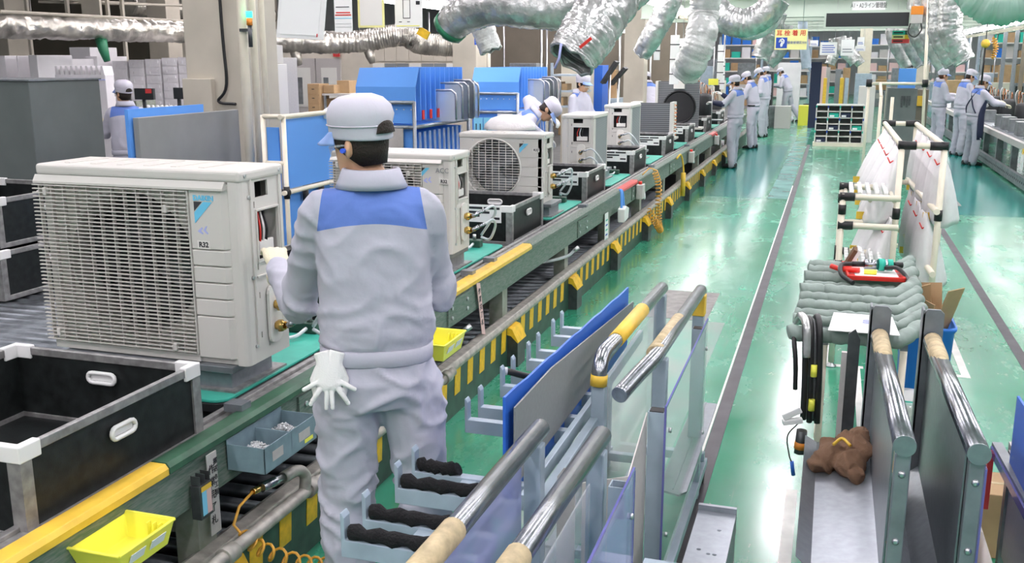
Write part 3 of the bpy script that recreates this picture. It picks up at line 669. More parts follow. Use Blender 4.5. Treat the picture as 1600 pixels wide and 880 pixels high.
def bin_proto(w, d, h):
    t = thing('parts_bin', 'x', 'bin', (0, 0, 0)); x0, x1 = -w / 2, w / 2; p = 0.04
    MB().box((x0 + 0.01, 0.01, 0.0), (x1 - 0.01, d - 0.01, 0.012)).build('bin_floor', 'black_board', t)
    for (a, b) in (((x0 + 0.005, 0.01, 0.02), (x0 + 0.013, d - 0.01, h - 0.02)), ((x1 - 0.013, 0.01, 0.02), (x1 - 0.005, d - 0.01, h - 0.02)), ((x0 + 0.01, 0.005, 0.02), (x1 - 0.01, 0.013, h - 0.02)), ((x0 + 0.01, d - 0.013, 0.02), (x1 - 0.01, d - 0.005, h - 0.02))):
        MB().box(a, b).build('side_board', 'black_board', t)
    for (z0, z1) in ((0.0, 0.028), (h - 0.028, h)):
        for (a, b) in (((x0, 0, z0), (x0 + 0.018, d, z1)), ((x1 - 0.018, 0, z0), (x1, d, z1)), ((x0, 0, z0), (x1, 0.018, z1)), ((x0, d - 0.018, z0), (x1, d, z1))):
            MB().box(a, b).build('rim', 'aluminium_worn', t, 0.003)
    for sx in (0, 1):
        for sy in (0, 1):
            X, Y = (x0, x1)[sx], (0, d)[sy]; dx, dy = (1, -1)[sx], (1, -1)[sy]
            ell = lambda o, q, r: [(X - dx * o, Y - dy * o), (X + dx * q, Y - dy * o), (X + dx * q, Y + dy * r), (X + dx * r, Y + dy * r), (X + dx * r, Y + dy * q), (X - dx * o, Y + dy * q)][::dx * dy]
            MB().prism(ell(0.002, p, 0.012), (0, 0, h - 0.013), (0, 0, 0.003), (1, 0, 0), (0, 1, 0)).build('corner_post', 'aluminium_worn', t)
            MB().prism(ell(0.005, 0.075, 0.021), (0, 0, 0.048), (0, 0, h - 0.042), (1, 0, 0), (0, 1, 0)).build('corner_cap', 'white_plastic', t, 0.004)
    def handle(o, ux, nrm):
        o = Vector(o); ux = Vector(ux); n = Vector(nrm); z = V(0, 0, 1)
        MB().tube([o + ux * q[0] + z * q[1] + n * 0.012 for q in rounded(0.105, 0.036, 0.017, 3)], 0.0075, 7, closed=True).build('handle', 'white_plastic', t)
        MB().bar(o - ux * 0.045 + n * 0.005, o + ux * 0.045 + n * 0.005, 0.006, 0.022).build('handle_plate', 'white_plastic', t)
    handle((x1 - 0.005, d * 0.5, h * 0.68), (0, 1, 0), (1, 0, 0)); handle((0, d - 0.013, h * 0.70), (1, 0, 0), (0, -1, 0)); handle((0, 0.005, h * 0.70), (1, 0, 0), (0, -1, 0))
    return t
BINS = [(1.95, -2.40), (4.22, -2.48), (6.58, -2.50), (8.83, -2.50), (11.1, -2.50), (13.38, -2.51), (15.6, -2.51), (17.9, -2.51), (20.2, -2.51)]
BL = ['black parts bin with aluminium edges, empty, in front of the foremost outdoor unit', 'black parts bin beside the standing worker, between two louvred outdoor units',
      'black parts bin with white label card in front of the round grille outdoor unit', 'black parts bin with white label card behind the round grille outdoor unit',
      'black parts bin between the two upright units turned side on', 'black parts bin in front of the exposed grey heat exchanger', 'black parts bin behind the exposed grey heat exchanger',
      'small looking black parts bin beside the worker holding a tool', 'black parts bin at the far end of the main conveyor']
bp = bin_proto(0.72, 0.80, 0.275)
for i, (y, x) in enumerate(BINS):
    b = bp if i == 0 else dup(bp)
    b.location = (x, y, 0.632); b['label'] = BL[i]; b['group'] = 'black parts bins on the conveyor'
    if i == 0: b.scale = (1.08, 1.0, 1.02)
    if 2 <= i <= 6:
        MB().box((0.03, -0.012, 0.160), (0.29, -0.006, 0.283)).build('label_card', 'paper', b)
        for k, (a, c, z) in enumerate(((-0.15, -0.03, 0.215), (-0.02, 0.09, 0.215), (-0.15, 0.02, 0.185), (-0.15, -0.05, 0.16), (0.03, 0.09, 0.145))):
            MB().box((a + 0.19, -0.0135, z + 0.037), (c + 0.19, -0.0121, z + 0.053)).build('print', 'ink', b)
    if i < 7:
        sk = thing('bin_carrier', 'flat steel carrier under the ' + ('empty bin before the foremost unit', 'bin beside the standing worker', 'bin before the round grille unit', 'bin behind the round grille unit', 'bin between the side on units', 'bin before the bare heat exchanger', 'bin behind the bare heat exchanger')[i], 'carrier', (x, y - 0.03, 0.60), 0, 'steel carriers under the bins')
        MB().box((-0.40, 0, 0.012), (0.40, 0.86, 0.03)).build('plate', 'aluminium_worn', sk, 0.003)
        for q in (-0.3, 0.3): MB().box((q - 0.03, 0.02, 0.0), (q + 0.03, 0.84, 0.012)).build('runner', 'rubber', sk)
UN = [3.10, 5.35, 7.60, 9.85, 12.10, 14.35, 16.6, 18.85]
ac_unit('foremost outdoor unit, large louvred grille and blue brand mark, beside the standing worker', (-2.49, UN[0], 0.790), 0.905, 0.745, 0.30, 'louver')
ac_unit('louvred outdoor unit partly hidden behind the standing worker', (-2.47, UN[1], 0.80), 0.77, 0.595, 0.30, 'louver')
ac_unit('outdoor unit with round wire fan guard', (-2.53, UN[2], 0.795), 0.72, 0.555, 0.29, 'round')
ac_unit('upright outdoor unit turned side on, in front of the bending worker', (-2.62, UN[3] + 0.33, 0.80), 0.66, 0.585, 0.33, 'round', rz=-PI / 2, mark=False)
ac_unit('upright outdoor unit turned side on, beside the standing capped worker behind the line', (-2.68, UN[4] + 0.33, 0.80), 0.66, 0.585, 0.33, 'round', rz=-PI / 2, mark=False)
PL = ['turquoise carrier pallet under the foremost outdoor unit', 'turquoise carrier pallet under the unit hidden by the standing worker', 'turquoise carrier pallet under the round grille outdoor unit',
      'turquoise carrier pallet under the side on unit before the bending worker', 'turquoise carrier pallet under the second side on unit', 'turquoise carrier pallet under the exposed heat exchanger', 'turquoise carrier pallet under the open refrigerant assembly', 'turquoise carrier pallet under the last compressor assembly']
for i, y in enumerate(UN):
    pallet(PL[i], y - 0.12, y + 0.98)
    pedestal('grey metal pedestal carrying the ' + PL[i].split('under the ')[1], y + 0.0, -2.12 if i < 3 else -2.25, 0.74 if i < 3 else 0.62, 0.29 if i < 3 else 0.62, 0.79 if i == 0 else 0.795 if i == 2 else 0.80)
# fittings block at the end of the nearer pallets
for i in range(4):
    t = thing('pallet_coupling', 'green valve block with looped hose beside ' + ('the foremost unit', 'the unit hidden by the worker', 'the round grille unit', 'the first side on unit')[i], 'coupling', (-2.30, UN[i] + (0.80 if i < 3 else 0.86), 0.69), 0, 'green valve blocks on the pallets')
    MB().box((-0.10, 0, 0.0), (0.10, 0.07, 0.05)).build('block', 'kick_green', t, 0.006)
    for x in (-0.06, 0.05): MB().use('zinc').cyl((x, 0.035, 0.05), (x, 0.035, 0.085), 0.013, 8).build('bolt', None, t)
    MB().use('hose_clear').tube(curve_pts([(-0.05, 0, 0.03), (-0.06, -0.08, 0.02), (-0.01, -0.15, 0.012), (0.06, -0.12, 0.02), (0.06, -0.02, 0.03)], 6), 0.009, 8).build('loop_hose', None, t)
# ================================================================ people
def remeshed(mb, name, vox, smooth=5, mats=None, fold=0.0, fold_f=9.0, seed=0.0, fold_fn=None):
    me = mb.mesh('tmp'); o = bpy.data.objects.new('tmp', me)
    md = o.modifiers.new('r', 'REMESH'); md.mode = 'VOXEL'; md.voxel_size = vox; md.use_smooth_shade = True
    if smooth:
        sm = o.modifiers.new('s', 'SMOOTH'); sm.factor = 0.5; sm.iterations = smooth
    me2 = baked(o); me2.name = name
    bpy.data.objects.remove(o); bpy.data.meshes.remove(me)
    if fold:
        nv = len(me2.vertices); co = np.empty(nv * 3, np.float32); me2.vertices.foreach_get('co', co); co = co.reshape(-1, 3)
        nr = np.empty(nv * 3, np.float32); me2.vertices.foreach_get('normal', nr); nr = nr.reshape(-1, 3)
        d = np.empty(nv, np.float32); s = Vector((seed, seed * 1.7, -seed))
        for i in range(nv):
            p = Vector(co[i].tolist()); k = fold_fn(p) if fold_fn else 1.0
            q = p + Vector((noise.noise(p * 5 + s), noise.noise(p * 5 - s), noise.noise(p * 5 + s * 2))) * 0.07
            a = 1 - abs(noise.noise(Vector((q.x * fold_f * 0.8, q.y * fold_f * 0.8, q.z * fold_f * 1.3)) + s)) * 2.2
            b = 1 - abs(noise.noise(Vector((q.x * fold_f * 2.0, q.y * fold_f * 2.0, q.z * fold_f * 2.6)) - s)) * 2.2
            d[i] = k * fold * (max(a, 0) ** 2 + 0.3 * max(b, 0) ** 2 - 0.35)
        co += nr * d[:, None]; me2.vertices.foreach_set('co', co.reshape(-1)); me2.update()
    me2.materials.clear()
    for m in (mats or []): me2.materials.append(M[m])
    me2.polygons.foreach_set('use_smooth', [True] * len(me2.polygons))
    return me2
def ering(c, r, f, rx, ry, n=20, e=2.3):
    out = []; c = Vector(c)
    for k in range(n):
        a = 2 * PI * k / n; ca, sa = math.cos(a), math.sin(a)
        out.append(c + r * (rx * math.copysign(abs(ca) ** (2 / e), ca)) + f * (ry * math.copysign(abs(sa) ** (2 / e), sa)))
    return out
def limb(mb, pts, rad, seg=12, n=5):
    P = curve_pts(pts, n) if len(pts) > 2 else [Vector(p) for p in pts]
    L = len(P); K = len(rad) - 1; rs = []
    for i in range(L):
        t = i / (L - 1) * K; j = min(int(t), K - 1); rs.append(rad[j] + (rad[j + 1] - rad[j]) * (t - j))
    mb.tube(P, rs, seg); mb.ball(P[-1], rs[-1] * 0.98, 10, 6); mb.ball(P[0], rs[0] * 0.98, 10, 6)
def hand_shape(mb, wr, d, up, side, s=1.0, curl=0.5, spread=0.12, cuff=True):
    # wr wrist, d towards the fingers, up = back of the hand, side = +1 thumb on d x up, -1 the other way
    wr = Vector(wr); d = Vector(d).normalized(); up = Vector(up); up = (up - d * up.dot(d)).normalized(); x = d.cross(up).normalized() * side
    rings = [ering(wr + d * (q * s), x, up, rx * s, ry * s, 12) for q, rx, ry in ((-0.03, 0.028, 0.022), (0.0, 0.027, 0.020), (0.03, 0.036, 0.019), (0.06, 0.042, 0.017), (0.09, 0.041, 0.014), (0.098, 0.034, 0.010))]
    mb.loft(rings)
    if cuff: mb.loft([ering(wr + d * (q * s), x, up, rx * s, rx * s * 0.9, 12) for q, rx in ((-0.075, 0.036), (-0.06, 0.039), (-0.01, 0.032), (0.015, 0.03))])
    for i, (o, ln) in enumerate(((0.031, 0.070), (0.010, 0.080), (-0.011, 0.074), (-0.031, 0.058))):
        base = wr + d * (0.082 * s) + x * (o * s); dirv = (d + x * (spread * (o / 0.03))).normalized(); p = [base]; ang = 0.0
        for seg_, fr in enumerate((0.45, 0.32, 0.23)):
            ang += curl * (0.55 if seg_ == 0 else 0.8)
            p.append(p[-1] + (dirv * math.cos(ang) - up * math.sin(ang)) * (ln * fr * s))
        mb.tube(p, [0.0098 * s, 0.0094 * s, 0.0088 * s, 0.0072 * s], 8)
        for q in p: mb.ball(q, 0.0088 * s, 8, 5)
    tb = wr + d * (0.022 * s) + x * (0.026 * s); td = (d * 0.72 + x * 0.62 - up * (0.15 + 0.3 * curl)).normalized(); td2 = (d * 0.95 + x * 0.15 - up * (0.2 + 0.35 * curl)).normalized()
    p = [tb, tb + td * (0.042 * s), tb + td * (0.042 * s) + td2 * (0.030 * s), tb + td * (0.042 * s) + td2 * (0.055 * s)]
    mb.tube(p, [0.0135 * s, 0.0115 * s, 0.0105 * s, 0.0085 * s], 8)
    for q, r in zip(p, (0.0135, 0.011, 0.0102, 0.0085)): mb.ball(q, r * s, 8, 5)
def yoke_material():
    m = mat('jacket_cloth', (0.47, 0.47, 0.545), 0.78, bump=0.12, bscale=38); nt = m.node_tree; N = nt.nodes; L = nt.links; b = N['Principled BSDF']
    at = N.new('ShaderNodeAttribute'); at.attribute_name = 'rest'; sp = N.new('ShaderNodeSeparateXYZ'); L.new(at.outputs['Vector'], sp.inputs[0])
    def mth(op, a, b_=None):
        n = N.new('ShaderNodeMath'); n.operation = op
        for i, q in enumerate((a, b_)):
            if q is None: continue
            if isinstance(q, (int, float)): n.inputs[i].default_value = q
            else: L.new(q, n.inputs[i])
        return n.outputs[0]
    ax = mth('ABSOLUTE', sp.outputs['X']); zlow = mth('SUBTRACT', 1.372, mth('MULTIPLY', mth('MULTIPLY', ax, ax), 1.1))
    mk = mth('MULTIPLY', mth('GREATER_THAN', sp.outputs['Z'], zlow), mth('LESS_THAN', ax, mth('ADD', mth('MULTIPLY', mth('SUBTRACT', 1.45, sp.outputs['Z']), 0.16), 0.142)))
    mk = mth('MULTIPLY', mk, mth('LESS_THAN', sp.outputs['Y'], mth('ADD', 0.045, mth('MULTIPLY', ax, 0.1))))
    mx = N.new('ShaderNodeMixRGB'); L.new(mk, mx.inputs['Fac']); mx.inputs[1].default_value = (0.47, 0.47, 0.545, 1); mx.inputs[2].default_value = (0.115, 0.205, 0.56, 1)
    L.new(mx.outputs['Color'], b.inputs['Base Color'])
yoke_material()
def person(label, loc, rz, arms, legs=None, lean=0.0, head=(0, 0, 0), sc=1.0, hi=False, cap=True, hair='hair', gloves=('glove', 'glove'), glasses=False, mask=False,
           apron=False, belt=False, sleeves=None, world_arms=False, curl=0.6, group='factory workers', hand_dirs=None, collar=True, wide=1.0, plug=False, capback=False, twist=0.0):
    t = thing('person', label, 'person', loc, rz, group); t.scale = (sc, sc, sc)
    vx = 0.0095 if hi else 0.019; X, Y, Z = V(1, 0, 0), V(0, 1, 0), V(0, 0, 1)
    piv = V(0, 0, 0.97)
    def bend(p):
        p = Vector(p); k = min(max((p.z - 0.93) / 0.22, 0), 1); k = k * k * (3 - 2 * k)
        q = piv + Matrix.Rotation(-lean * k, 3, 'X') @ (p - piv) if p.z > 0.93 else p
        return q
    inv = (Matrix.Translation(Vector(loc)) @ Matrix.Rotation(rz, 4, 'Z') @ Matrix.Scale(sc, 4)).inverted()
    A = {}
    for s, nm in ((-1, 'L'), (1, 'R')):
        e, wv = arms[nm]
        if world_arms: e, wv = inv @ Vector(e), inv @ Vector(wv)
        A[s] = (Vector(e), Vector(wv))
    lg = legs or {'L': [(-0.09, 0, 0.90), (-0.115, 0.02, 0.49), (-0.125, -0.02, 0.085)], 'R': [(0.09, 0, 0.90), (0.115, 0.02, 0.49), (0.125, -0.02, 0.085)]}
    # --- head in its own frame, turned about the neck
    Hc = V(0, 0.025, 1.615); nk = V(0, 0.0, 1.50)
    HR = Euler((-head[1], head[2], head[0]), 'ZXY').to_matrix()
    HR = Matrix.Rotation(head[0], 3, 'Z') @ Matrix.Rotation(-head[1], 3, 'X') @ Matrix.Rotation(head[2], 3, 'Y')
    B = Matrix.Rotation(-lean, 3, 'X')
    HS = 0.91 if hi else 0.95
    def hd(p): return piv + B @ ((nk + HR @ ((Vector(p) - nk) * HS)) - piv)
    def hrot(v): return B @ (HR @ Vector(v))
    hx, hf, hz = hrot(X), hrot(Y), hrot(Z)
    # --- body: one continuous surface
    mb = MB()
    prof = [(1.498, 0.026, 0.030, 0.050), (1.505, 0.040, 0.044, 0.046), (1.53, 0.052, 0.064, 0.034), (1.56, 0.062, 0.080, 0.018), (1.60, 0.069, 0.091, 0.006), (1.64, 0.073, 0.096, -0.002), (1.67, 0.073, 0.096, -0.004), (1.70, 0.064, 0.086, -0.004), (1.722, 0.044, 0.060, -0.003), (1.732, 0.015, 0.02, 0.0)]
    mb.loft([[hd((p.x, p.y, p.z)) for p in ering((0, 0.022 + oy, z), X, Y, rx, ry, 18, 2.1)] for z, rx, ry, oy in prof])
    mb.loft([[hd(p) for p in ering((0, y, z), X, Z, rx, rz_, 8, 2.0)] for y, z, rx, rz_ in ((0.10, 1.575, 0.016, 0.022), (0.122, 1.572, 0.013, 0.017), (0.138, 1.566, 0.008, 0.010))])   # nose
    mb.loft([[hd(p) for p in ering((0, y, 1.537), X, Z, rx, rz_, 8, 2.0)] for y, rx, rz_ in ((0.085, 0.028, 0.014), (0.105, 0.022, 0.010), (0.112, 0.012, 0.006))])    # lips
    for s in (-1, 1):                                                                                                                            # ears
        mb.ball(hd((s * 0.077, 0.006, 1.592)), 0.030, 10, 7, (0.42, 0.6, 1.0))
    mb.tube([hd((0, 0.028, 1.54)), hd((0, 0.012, 1.50)), bend((0, -0.004, 1.455)), bend((0, 0, 1.40))], [0.050, 0.051, 0.058, 0.075], 14)
    mb.loft([[bend(p) for p in ering((0, 0, z), X, Y, rx, ry, 16)] for z, rx, ry in ((0.86, 0.15, 0.095), (0.95, 0.145, 0.09), (1.1, 0.14, 0.088), (1.28, 0.155, 0.095), (1.40, 0.13, 0.07), (1.43, 0.06, 0.05))])
    for s in (-1, 1):
        sh = bend((s * 0.148, 0, 1.405)); e, wv = A[s]
        limb(mb, [bend((s * 0.12, 0, 1.38)), sh, sh.lerp(e, 0.5), e, e.lerp(wv, 0.5), wv + (wv - e).normalized() * 0.02], [0.05, 0.046, 0.040, 0.036, 0.032, 0.024])
        h0, k0, a0 = (Vector(q) for q in lg['L' if s < 0 else 'R'])
        limb(mb, [h0, h0.lerp(k0, 0.5), k0, k0.lerp(a0, 0.4), a0], [0.075, 0.068, 0.05, 0.045, 0.032])
    obj('body', remeshed(mb, 'body', 0.0075 if hi else 0.013, 3, ['skin']), t)
    # --- jacket with a gathered waistband
    mb = MB(); W = wide
    mb.loft([[bend(p) for p in ering((0, oy, z), X, Y, rx * W, ry * W, 28, 2.5)] for z, rx, ry, oy in
             ((0.945, 0.170, 0.122, 0), (0.95, 0.175, 0.126, 0), (0.992, 0.174, 0.125, 0), (1.004, 0.178, 0.13, 0), (1.03, 0.184, 0.136, -0.003), (1.10, 0.180, 0.132, -0.004), (1.20, 0.177, 0.130, -0.006), (1.30, 0.175, 0.128, -0.008), (1.37, 0.170, 0.118, -0.01), (1.42, 0.155, 0.102, -0.01), (1.455, 0.115, 0.085, -0.008), (1.482, 0.080, 0.072, -0.004), (1.494, 0.070, 0.066, 0.0))])
    slv = sleeves or {}
    for s in (-1, 1):
        sh = bend((s * 0.147, -0.004, 1.392)); e, wv = A[s]; dn = (e - sh).normalized(); fw_ = (wv - e).normalized(); cut = slv.get('L' if s < 0 else 'R', 1.0)
        end = e.lerp(wv, cut) - fw_ * (0.015 if cut == 1.0 else 0)
        bo = (dn - fw_).normalized() * 0.012
        limb(mb, [bend((s * 0.10, -0.004, 1.385)), sh, sh.lerp(e, 0.35), sh.lerp(e, 0.75), e + bo, e.lerp(end, 0.35), e.lerp(end, 0.75), end], [0.070, 0.065, 0.063, 0.060, 0.058, 0.056, 0.050, 0.042], 16)
    def ff(p):
        k = 0.75
        for s in (-1, 1):
            k += 0.9 * math.exp(-((p - A[s][0]).length / 0.11) ** 2)
        k += 0.5 * math.exp(-((p.z - 1.05) / 0.06) ** 2)
        if p.z < 1.0: k *= 0.25
        return k
    me = remeshed(mb, 'jacket', vx, 4, ['jacket_cloth'], 0.0095 if hi else 0.008, 7.5, loc[0] + loc[1] * 1.3, ff)
    nv = len(me.vertices); co = np.empty(nv * 3, np.float32); me.vertices.foreach_get('co', co); co = co.reshape(-1, 3).copy()
    if lean:
        c_, s_ = math.cos(lean), math.sin(lean); y_, z_ = co[:, 1] - piv.y, co[:, 2] - piv.z
        co[:, 1] = piv.y + c_ * y_ - s_ * z_; co[:, 2] = piv.z + s_ * y_ + c_ * z_
    at = me.attributes.new('rest', 'FLOAT_VECTOR', 'POINT'); at.data.foreach_set('vector', co.reshape(-1))
    jk = obj('jacket', me, t)
    MB().use('uniform_cloth').loft([[bend(p) for p in ering((0, 0, z), X, Y, (0.176 + q) * W + 0.001, (0.128 + q) * W + 0.001, 28, 2.5)] for z, q in ((0.944, -0.002), (0.948, 0.003), (0.968, 0.0035), (0.988, 0.003), (0.992, -0.002))], cap=False).build('waistband', None, jk, solid=0.004)
    if collar:
        rows = []
        for z, rx, ry in ((1.462, 0.086, 0.080), (1.488, 0.080, 0.076), (1.520, 0.075, 0.072), (1.518, 0.083, 0.080), (1.482, 0.097, 0.093), (1.464, 0.105, 0.100)):
            ring = []
            for k in range(25):
                a = math.radians(125 + 290 * k / 24); ring.append(bend((rx * math.cos(a), -0.002 + ry * math.sin(a) - (0.010 if z > 1.48 else 0), z - (0.030 if abs(k - 12) > 10 else 0))))
            rows.append(ring)
        MB().use('uniform_cloth').sheet(rows).build('collar', None, jk, solid=0.004)
    # --- trousers
    mb = MB()
    mb.loft([ering((0, 0, z), X, Y, rx, ry, 22, 2.4) for z, rx, ry in ((0.80, 0.158, 0.115), (0.84, 0.172, 0.128), (0.89, 0.174, 0.132), (0.94, 0.164, 0.120), (0.985, 0.158, 0.112), (0.99, 0.156, 0.110))])
    for s in (-1, 1):
        h0, k0, a0 = (Vector(q) for q in lg['L' if s < 0 else 'R']); a1 = a0.lerp(k0, -0.03)
        limb(mb, [h0 + V(0, 0, -0.02), h0.lerp(k0, 0.35), h0.lerp(k0, 0.75), k0, k0.lerp(a1, 0.35), k0.lerp(a1, 0.75), a1], [0.100, 0.099, 0.089, 0.082, 0.081, 0.079, 0.077], 16)
    def ft(p):
        k = 0.8
        for q in ('L', 'R'):
            k += 0.9 * math.exp(-((p - Vector(lg[q][1])).length / 0.13) ** 2) + 1.0 * math.exp(-((p - Vector(lg[q][2])).length / 0.14) ** 2)
        return k + 0.5 * math.exp(-((p.z - 0.80) / 0.06) ** 2)
    obj('trousers', remeshed(mb, 'trousers', vx, 3, ['uniform_cloth'], 0.0125 if hi else 0.009, 7.5, loc[0] * 2 + loc[1], ft), t)
    # --- shoes
    for q in ('L', 'R'):
        a0 = Vector(lg[q][2]); s = -1 if q == 'L' else 1
        mb = MB().use('shoe').loft([[Vector((a0.x + s * 0.02 * f + p.x, a0.y + p.y, 0.0)) + V(0, 0, p.z) for p in ering((0, y, h_ / 2 + 0.002), X, Z, rx, h_ / 2, 12, 3.0)] for y, rx, h_, f in ((-0.085, 0.026, 0.06, 0), (-0.07, 0.036, 0.09, 0), (-0.01, 0.040, 0.105, 0.1), (0.06, 0.044, 0.085, 0.4), (0.12, 0.046, 0.065, 0.7), (0.165, 0.038, 0.05, 0.9), (0.18, 0.02, 0.03, 1.0))])
        o = mb.build('shoe', None, t); o.location = (0, 0, a0.z - 0.085 if a0.z > 0.1 else 0)
    # --- gloves with five fingers
    for s in (-1, 1):
        q = 'L' if s < 0 else 'R'; e, wv = A[s]; d = (wv - e).normalized(); up = V(0, 0, 1)
        if hand_dirs and q in hand_dirs:
            d, up = (Vector(v) for v in hand_dirs[q])
            if world_arms: d = Matrix.Rotation(-rz, 3, 'Z') @ d; up = Matrix.Rotation(-rz, 3, 'Z') @ up
        g = gloves[0 if s < 0 else 1]
        mb = MB(); hand_shape(mb, wv + d * 0.01, d, up, 1 if s < 0 else -1, 1.04 if g != 'skin' else 0.97, curl, cuff=g != 'skin')
        obj('glove' if g != 'skin' else 'hand', remeshed(mb, 'glove', 0.004 if hi else 0.007, 1 if hi else 0, [g]), t)
    # --- hair, ears covered, then the cap
    n = 30; rows = []
    for j in range(7):
        f = j / 6; z = 1.56 + f * 0.125; row = []
        for k in range(n + 1):
            a = math.radians(-215 + 250 * k / n); side = abs(k - n / 2) / (n / 2)
            zz = max(z, 1.535 + 0.055 * max(0, side - 0.55) / 0.45 * 1.6) if j == 0 else max(z, 1.56 + 0.04 * side)
            if j == 0: zz = 1.532 + (0.075 * max(0, side - 0.5) / 0.5)
            t_ = min(max((zz - 1.498) / 0.23, 0), 1); rx = 0.050 + 0.030 * math.sin(min(t_ * 1.9, PI / 2)); ry = 0.062 + 0.042 * math.sin(min(t_ * 1.7, PI / 2))
            row.append(hd((rx * math.cos(a), 0.018 + ry * math.sin(a), zz)))
        rows.append(row)
    MB().use(hair).sheet(rows).build('hair', None, t, solid=0.008)
    if cap:
        cp = MB().use('cap_cloth'); R_ = []; nn = 32
        for z, rx, ry, oy, tl in ((1.622, 0.0865, 0.110, 0.016, 1.0), (1.628, 0.0885, 0.112, 0.016, 1.0), (1.662, 0.0895, 0.112, 0.014, 0.9), (1.668, 0.0920, 0.114, 0.013, 0.85), (1.695, 0.0955, 0.116, 0.006, 0.75), (1.722, 0.090, 0.109, 0.004, 0.6), (1.744, 0.073, 0.089, 0.008, 0.4), (1.757, 0.046, 0.058, 0.012, 0.2), (1.761, 0.010, 0.012, 0.012, 0.0)):
            ring = []
            for k in range(nn):
                a = 2 * PI * k / nn; pl = 1 + (0.022 * math.cos(a * 7 + 0.6) if 1.69 < z < 1.75 else 0)
                y = oy + ry * math.sin(a) * pl; ring.append(hd((rx * math.cos(a) * pl, y, z + tl * 0.16 * (y - 0.016))))
            R_.append(ring)
        cp.loft(R_); co_ = cp.build('cap', None, t)
        # band seam, visor
        MB().use('cap_cloth').tube([hd((0.0925 * math.cos(2 * PI * k / 28), 0.014 + 0.115 * math.sin(2 * PI * k / 28), 1.664 + 0.14 * (0.115 * math.sin(2 * PI * k / 28)))) for k in range(28)], 0.0022, 5, closed=True).build('cap_seam', None, co_)
        rows = []
        for j in range(6):
            f = j / 5; row = []
            for k in range(13):
                a = math.radians(24 + 132 * k / 12); e_ = 0.068 * f * (math.sin((k / 12) * PI) ** 0.55)
                row.append(hd(((0.0875 + e_ * 0.15) * math.cos(a), 0.016 + 0.110 * math.sin(a) + e_, 1.636 + 0.016 - 0.024 * f - 0.02 * f * abs(math.cos(a)))))
            rows.append(row)
        MB().use('cap_blue').sheet(rows).build('cap_visor', None, co_, solid=0.004)
        if capback:
            rows = []
            for j in range(5):
                row = []; f = j / 4
                for k in range(13):
                    u = -1 + 2 * k / 12; a = math.radians(-90 + 27 * u); top = 0.040 * math.sqrt(max(0, 1 - u * u)); z = 1.634 + top * f
                    y = 0.012 + 0.1165 * math.sin(a); row.append(hd((0.0925 * math.cos(a), y - 0.0005, z + 0.008 + 0.15 * (y - 0.016))))
                rows.append(row)
            MB().use('hair').sheet(rows).build('cap_opening', None, co_, solid=0.003)
    if glasses:
        g = MB().use('lens')
        for s in (-1, 1):
            g.sheet([[hd((s * (0.012 + 0.055 * k / 4), 0.133 - 0.035 * (k / 4) ** 2, z)) for k in range(5)] for z in (1.572, 1.590, 1.612)])
        go = g.build('glasses', None, t, solid=0.002)
        for s in (-1, 1): MB().use('lens' if hi else 'hose_black').tube([hd((s * 0.068, 0.098, 1.605)), hd((s * 0.080, 0.05, 1.606)), hd((s * 0.082, 0.0, 1.604))], 0.0035, 6).build('glasses_temple', None, go)
    if mask:
        MB().use('white_matte').sheet([[hd((0.066 * math.sin(a), 0.020 + (0.108 + q) * math.cos(a), z)) for a in [math.radians(-62 + 124 * k / 10) for k in range(11)]] for z, q in ((1.505, -0.01), (1.52, 0.006), (1.545, 0.014), (1.575, 0.012))]).build('face_mask', None, t, solid=0.003)
    else:
        MB().use('ink_red').ball(hd((0, 0.1135, 1.5375)), 0.016, 8, 4, (1, 0.2, 0.16)).build('mouth', None, t)
    for s in (-1, 1):
        MB().use('ink').ball(hd((s * 0.031, 0.099, 1.598)), 0.011, 8, 5, (1, 0.5, 0.42)).build('eye', None, t)
    if plug:
        MB().use('earplug').cyl(hd((-0.078, 0.012, 1.588)), hd((-0.106, 0.006, 1.590)), 0.007, 8).build('earplug', None, t)
    if belt:
        MB().use('hose_black').loft([ering((0, 0, z), X, Y, 0.186, 0.129, 22, 2.4) for z in (0.945, 0.978)], cap=False).build('belt', None, t, solid=0.004)
    if sleeves:
        for q, v_ in sleeves.items():
            s = -1 if q == 'L' else 1; e, wv = A[s]; mb = MB().use('navy')
            limb(mb, [e.lerp(wv, 0.0), e.lerp(wv, 0.5), wv], [0.064, 0.055, 0.042], 12); mb.build('arm_cover', None, t)
    if apron:
        rows = []
        for z, hw, dy in ((1.36, 0.10, 0.135), (1.25, 0.15, 0.145), (1.10, 0.20, 0.150), (0.98, 0.215, 0.148), (0.80, 0.215, 0.155), (0.62, 0.21, 0.16), (0.50, 0.205, 0.155)):
            rows.append([bend((0.205 * math.sin(hw / 0.2 * u * 1.75), dy * math.cos(hw / 0.2 * u * 1.75), z)) for u in [-1 + 2 * k / 12 for k in range(13)]])
        ao = MB().use('navy').sheet(rows).build('apron', None, t, solid=0.006)
        for s in (-1, 1): MB().use('navy').tube(curve_pts([bend((s * 0.09, 0.13, 1.36)), bend((s * 0.11, 0.06, 1.46)), bend((s * 0.09, -0.10, 1.40)), bend((-s * 0.10, -0.145, 1.14)), bend((-s * 0.17, -0.09, 1.0))], 5), 0.012, 6).build('apron_strap', None, ao)
    return t
